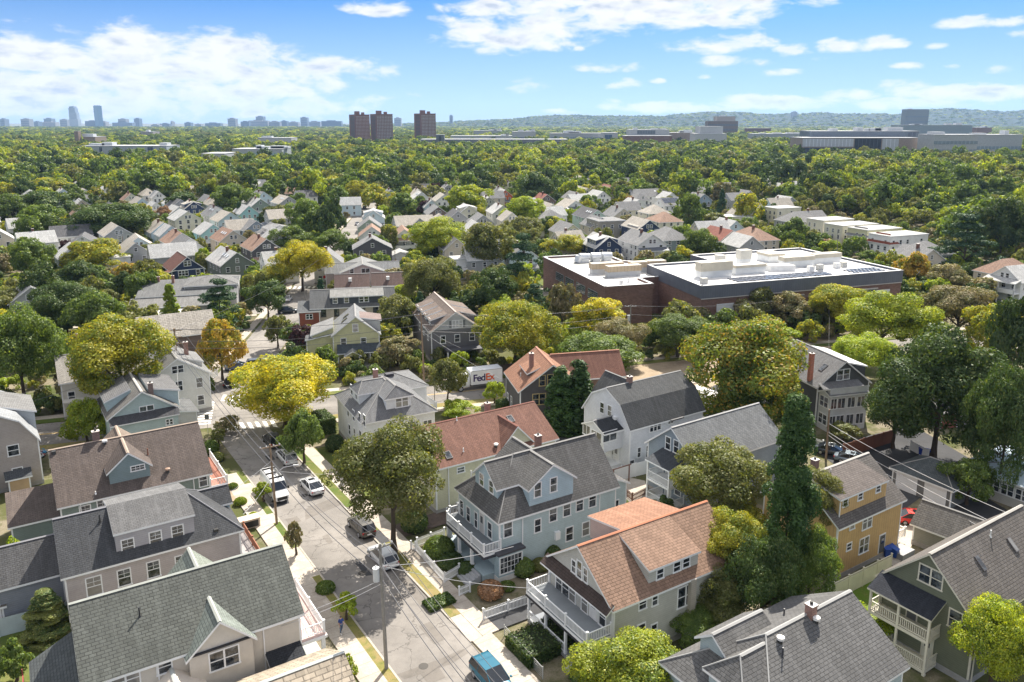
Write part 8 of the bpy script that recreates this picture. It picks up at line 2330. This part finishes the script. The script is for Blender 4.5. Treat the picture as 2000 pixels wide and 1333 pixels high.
fence(G_((1185,945),(1268,925)), 1.9, 'white solid fence behind the gambrel house porch', VIN, 'solid')
fence(G_((1110,838),(1140,832)), 1.6, 'white fence beside the cedars', VIN, 'solid')
fence(G_((1575,862),(1640,888)), 1.0, 'white picket fence by the bare light brown pole', VIN, 'picket')
fence(G_((1645,895),(1742,865)), 2.0, 'reddish wooden fence beside the back drive', siding((.24,.10,.06), .14, True), 'solid')
fence(G_((1778,880),(1812,898)), 1.4, 'white fence piece left of the garage', VIN, 'solid')
fence(G_((0,1245),(65,1228),(150,1205)), 1.8, 'pale grey garden fence behind the spruce', paint((.45,.52,.52), .6), 'solid')
fence(G_((395,755),(425,735)), 1.8, 'white picket fence at the corner garden', VIN, 'picket')
fence(G_((900,745),(1000,728)), 1.8, 'dark wooden fence behind the delivery truck', siding((.10,.08,.07), .2, True), 'solid')
fence(G_((762,545),(778,505)), 1.8, 'orange-brown wooden fence beside the double garage', siding((.42,.24,.12), .2, True), 'solid')
fence(G_((1195,945),(1235,980),(1265,965)), 1.0, 'dark rustic fence in the patio garden', siding((.16,.08,.05), .2, True), 'picket')
def bins():
    for k, (px, py, c, lab) in enumerate(((1731,1088,(.02,.06,.26),'left blue wheeled bin beside the mustard house'), (1738,1082,(.02,.055,.24),'rear blue wheeled bin beside the mustard house'), (1746,1089,(.02,.07,.30),'right blue wheeled bin beside the mustard house'),
                                      (1799,890,(.02,.05,.30),'left blue bin under the dark tree'), (1812,893,(.02,.06,.34),'right blue bin under the dark tree'))):
        p = at(px, py, 0); root = empty('wheeled_bin', (p.x, p.y, .04), k*.3, lab, 'bin')
        m = MB(); lo = [(-.26,-.3),(.26,-.3),(.26,.26),(-.26,.26)]; hi = [(-.32,-.36),(.32,-.36),(.32,.34),(-.32,.34)]
        for i in range(4):
            j = (i+1) % 4; m.face([(*lo[i],.08),(*lo[j],.08),(*hi[j],1.0),(*hi[i],1.0)])
        m.face([(*q,.08) for q in lo][::-1]); m.build('body', [paint(c, .5)], root)
        m = MB(); m.slab([[(-.35,-.4,1.02),(.35,-.4,1.02),(.35,.38,1.12),(-.35,.38,1.12)]], .05, 0, 0); m.build('lid', [paint(dk(c,1.3), .4)], root)
        for x in (-.28, .28):
            m = MB(); m.tube([(x-.04,.3,.12),(x+.04,.3,.12)], .12, 10); m.build('wheel', [TYRE], root)
bins()
def small():
    p = at(487, 1030, 0); root = empty('bin_enclosure', (p.x, p.y, .12), R(33), 'low tan masonry box with dark front beside the lilac house walk', 'bin store')
    m = MB(); m.box(-1.1,1.1,-.6,.6,0,1.0,0); m.box(-1.15,1.15,-.65,.65,1.0,1.08,0); m.build('box', [paint((.52,.44,.36), .8)], root)
    m = MB(); m.box(-.9,.9,-.63,-.6,.12,.85); m.build('front_panel', [BLK], root)
    # crosswalk sign on a post
    p = at(407, 852, 0); root = empty('street_sign', (p.x, p.y, .12), R(20), 'small dark sign on a thin post at the crosswalk corner', 'sign')
    m = MB(); m.cyl(0,0,0,3.2,.035); m.build('post', [RIM], root)
    m = MB(); m.box(-.3,.3,-.03,.0,2.5,3.2); m.build('sign_plate', [paint((.10,.11,.10), .5)], root)
    p = at(635, 560, 0); root = empty('stop_sign', (p.x, p.y, .12), R(20), 'red octagonal sign beside the golden side street tree', 'sign')
    m = MB(); m.cyl(0,0,0,2.6,.04); m.build('post', [RIM], root)
    m = MB(); m.tube([(0,-.06,2.6),(0,-.02,2.6)], .45, 8, smooth=False); m.build('sign_plate', [paint((.6,.04,.02), .5)], root)
    # toys in the left yard
    rs_ = random.Random(9)
    for k in range(7):
        p = at(78 + rs_.uniform(-7, 9), 892 + rs_.uniform(-6, 8), 0); c = [(.05,.15,.55),(.6,.62,.65),(.5,.08,.06),(.10,.35,.6),(.7,.7,.72),(.06,.10,.3),(.45,.12,.1)][k]
        root = empty('garden_toy', (p.x, p.y, 0), k, '%s plastic toy in the heap beside the gambrel house' % ['blue','light grey','red','sky blue','white','dark blue','dull red'][k], 'toy')
        m = MB(); m.box(-.35,.35,-.22,.22,.12,.4); m.tube([(-.3,0,.4),(-.1,0,.8),(.2,0,.75)], .06, 8)
        m.build('body', [paint(c, .4)], root)
        for x in (-.25, .25):
            m2 = MB(); m2.tube([(x,-.26,.13),(x,.26,.13)], .13, 10); m2.build('wheel', [BLK], root)
    # patio furniture
    p = at(1208, 968, 0)
    for k, (dx, dy) in enumerate(((-1.1,0),(1.1,.2),(0,1.1))):
        root = empty('patio_chair', (p.x+dx, p.y+dy, .05), k*2, '%s dark patio chair behind the blue house' % ('left','right','rear')[k], 'chair')
        m = MB(); m.box(-.25,.25,-.25,.25,.4,.46); m.box(-.25,.25,.2,.26,.46,.95); m.build('seat', [paint((.12,.10,.09))], root)
        for x in (-.22,.22):
            for y in (-.22,.22): m = MB(); m.box(x-.02,x+.02,y-.02,y+.02,0,.4); m.build('leg', [BLK], root)
    root = empty('patio_table', (p.x, p.y, .05), 0, 'round pale patio table behind the blue house', 'table')
    m = MB(); m.cyl(0,0,.7,.74,.6,20); m.build('table_top', [paint((.6,.55,.48))], root); m = MB(); m.cyl(0,0,0,.7,.06); m.build('leg', [BLK], root)
    p = at(1213, 945, 0); root = empty('pergola', (p.x, p.y, .0), R(33), 'small brown timber pergola in the patio garden', 'pergola')
    m = MB()
    for x in (-1.3, 1.3): m.box(x-.06,x+.06,-.06,.06,0,2.2); m.build
    m.box(-1.6,1.6,-.05,.05,2.2,2.32); m.build('frame', [paint((.18,.09,.06))], root)
    # three globe of the white basement steps, flower pots
    for k, (px, py) in enumerate(((985,1157),(1143,1252),(1130,1012))):
        p = at(px, py, 0); root = empty('flower_pot', (p.x, p.y, .02), 0, ['flower pot at the blue house corner','flower pot under the orange-roofed house deck','flower pot behind the blue house'][k], 'flower pot')
        m = MB(); m.cyl(0,0,0,.35,.16,12,0,.22); m.build('pot', [paint((.35,.15,.08))], root)
        m = MB(); rr_ = random.Random(k)
        for q in range(40):
            a, b, c = rr_.uniform(-.25,.25), rr_.uniform(-.25,.25), rr_.uniform(.35,.65); m.face([(a,b,c),(a+.08,b,c+.03),(a+.06,b+.08,c+.05)])
        m.build('flowers', [LM['rust']], root)
small()
# ---------------------------------------------------------------- the walking person
def person():
    p = at(667, 1240, 0)
    root = empty('person', (p.x, p.y, .13), R(33.4), 'person in dark blue top and jeans walking on the left pavement, one arm forward', 'person')
    SK = {'pelvis':(0,0,.95,.13,.11),'waist':(0,.01,1.08,.12,.095),'chest':(0,.02,1.28,.155,.11),'neckb':(0,.01,1.45,.075,.07),'neck':(0,.0,1.50,.055,.055),
          'shl':(-.17,.01,1.40,.06,.06),'ell':(-.22,-.02,1.14,.045,.045),'wrl':(-.21,-.16,.93,.03,.03),'hal':(-.20,-.21,.88,.04,.025),
          'shr':(.17,.01,1.40,.06,.06),'elr':(.22,-.10,1.18,.045,.045),'wrr':(.17,-.33,1.15,.03,.03),'har':(.16,-.40,1.15,.04,.025),
          'hil':(-.09,0,.90,.10,.10),'knl':(-.10,-.14,.50,.065,.065),'anl':(-.10,-.02,.09,.042,.042),'tol':(-.10,-.19,.04,.045,.03),
          'hir':(.09,0,.90,.10,.10),'knr':(.10,.08,.50,.065,.065),'anr':(.10,.27,.12,.042,.042),'tor':(.10,.12,.04,.045,.03)}
    def skin(nodes, edges, name, mat, rootn, parent):
        me = bpy.data.meshes.new(name); ks = list(nodes)
        me.from_pydata([nodes[k][:3] for k in ks], [(ks.index(a), ks.index(b)) for a, b in edges], [])
        o = link_mesh(name, me, parent); me.materials.append(mat)
        sk = o.modifiers.new('skin', 'SKIN'); o.modifiers.new('sub', 'SUBSURF').levels = 2; o.modifiers['sub'].render_levels = 2
        sk.use_smooth_shade = True
        for i, k in enumerate(ks):
            v = me.skin_vertices[0].data[i]; v.radius = nodes[k][3:5]; v.use_root = (k == rootn)
        return o
    skinm = paint((.42,.26,.18), .6); 
    ed = [('pelvis','waist'),('waist','chest'),('chest','neckb'),('neckb','neck'),('chest','shl'),('shl','ell'),('ell','wrl'),('wrl','hal'),('chest','shr'),('shr','elr'),('elr','wrr'),('wrr','har'),('pelvis','hil'),('hil','knl'),('knl','anl'),('anl','tol'),('pelvis','hir'),('hir','knr'),('knr','anr'),('anr','tor')]
    body = skin(SK, ed, 'body', skinm, 'pelvis', root)
    g = lambda k, s: (*SK[k][:3], SK[k][3]*s, SK[k][4]*s)
    top = {k: g(k, 1.13) for k in ('waist','chest','neckb','shl','ell','shr','elr')}; top['hem'] = (0,0,.96,.155,.13)
    skin(top, [('hem','waist'),('waist','chest'),('chest','neckb'),('chest','shl'),('shl','ell'),('chest','shr'),('shr','elr')], 'shirt', paint((.03,.06,.22), .8), 'chest', body)
    jn = {k: g(k, 1.14) for k in ('hil','knl','anl','hir','knr','anr')}; jn['pelvis'] = (0,0,.97,.15,.125)
    skin(jn, [('pelvis','hil'),('hil','knl'),('knl','anl'),('pelvis','hir'),('hir','knr'),('knr','anr')], 'jeans', paint((.09,.13,.20), .8), 'pelvis', body)
    # head with face, hair, hands
    m = MB(); V = []; F = []; n1, n2 = 14, 18
    for i in range(n1+1):
        th = math.pi*i/n1
        for j in range(n2):
            ph = 2*math.pi*j/n2; x, y, z = .078*math.sin(th)*math.cos(ph), .098*math.sin(th)*math.sin(ph), .12*math.cos(th)
            if z < -.02: x *= 1-.25*(-z/.12)
            if abs(x) < .018 and y < 0 and -.03 < z < .03: y -= .018
            V.append((x, y-.015, z+1.63))
    for i in range(n1):
        for j in range(n2): F.append((i*n2+j, (i+1)*n2+j, (i+1)*n2+(j+1)%n2, i*n2+(j+1)%n2))
    m.mesh(V, F, 0, True); head = m.build('head', [skinm], root)
    for s_ in (-1, 1):
        m = MB(); m.tube([(s_*.03,-.108,1.64),(s_*.03,-.114,1.64)], .011, 8); m.build('eye', [BLK], head)
        m = MB(); m.tube([(s_*.075,-.01,1.61),(s_*.085,-.0,1.65)], .016, 6); m.build('ear', [skinm], head)
    m = MB(); m.box(-.022,.022,-.116,-.108,1.565,1.573); m.build('mouth', [paint((.3,.1,.09))], head)
    m = MB(); m.mesh([(v[0]*1.09, (v[1]+.015)*1.09-.005, (v[2]-1.63)*1.08+1.635) for v in V], [f for f in F if sum(V[k][2] for k in f)/4 > 1.655 or sum(V[k][1] for k in f)/4 > .01], 0, True); m.build('hair', [paint((.05,.035,.025), .7)], head)
    for s_, k in ((-1,'hal'),(1,'har')):
        b = Vector(SK[k][:3]); d = Vector((0,-.75,-.55)).normalized() if s_ < 0 else Vector((0,-1,-.1)).normalized()
        m = MB()
        for q in range(4):
            o_ = Vector((-.027+.018*q, 0, 0)); L_ = (.055,.068,.072,.062)[q]
            m.tube([b+o_, b+o_+d*L_*.55, b+o_+d*L_+Vector((0,0,-.022))], [.009,.009,.007], 6)
        m.tube([b+Vector((s_*-.035,0,0)), b+Vector((s_*-.06,0,0))+d*.03], [.011,.008], 6)
        m.build('fingers', [skinm], body)
    for k in ('tol','tor'):
        b = Vector(SK[k][:3]); m = MB(); m.tube([b+Vector((0,.2,.01)), b+Vector((0,.1,.02)), b+Vector((0,-.05,.0)), b+Vector((0,-.1,-.01))], [.045,.055,.05,.03], 10); m.build('shoe', [paint((.55,.55,.55), .6)], root)
person()
# ---------------------------------------------------------------- haze
def haze():
    m = bpy.data.materials.new('haze'); m.use_nodes = True; t = m.node_tree; t.nodes.clear()
    v = t.nodes.new('ShaderNodeVolumePrincipled'); o = t.nodes.new('ShaderNodeOutputMaterial'); t.links.new(v.outputs[0], o.inputs['Volume'])
    v.inputs['Color'].default_value = (.42,.64,1.0,1); v.inputs['Density'].default_value = HAZE; v.inputs['Anisotropy'].default_value = .2
    mb = MB(); mb.box(-12000, 12000, -300, 12500, -1.2, 330)
    b = mb.build('haze', [m]); b['kind'] = 'stuff'; b['label'] = 'thin blue haze over the far city'; b['category'] = 'haze'
HAZE = 4.8e-5
haze()
bpy.context.view_layer.update()
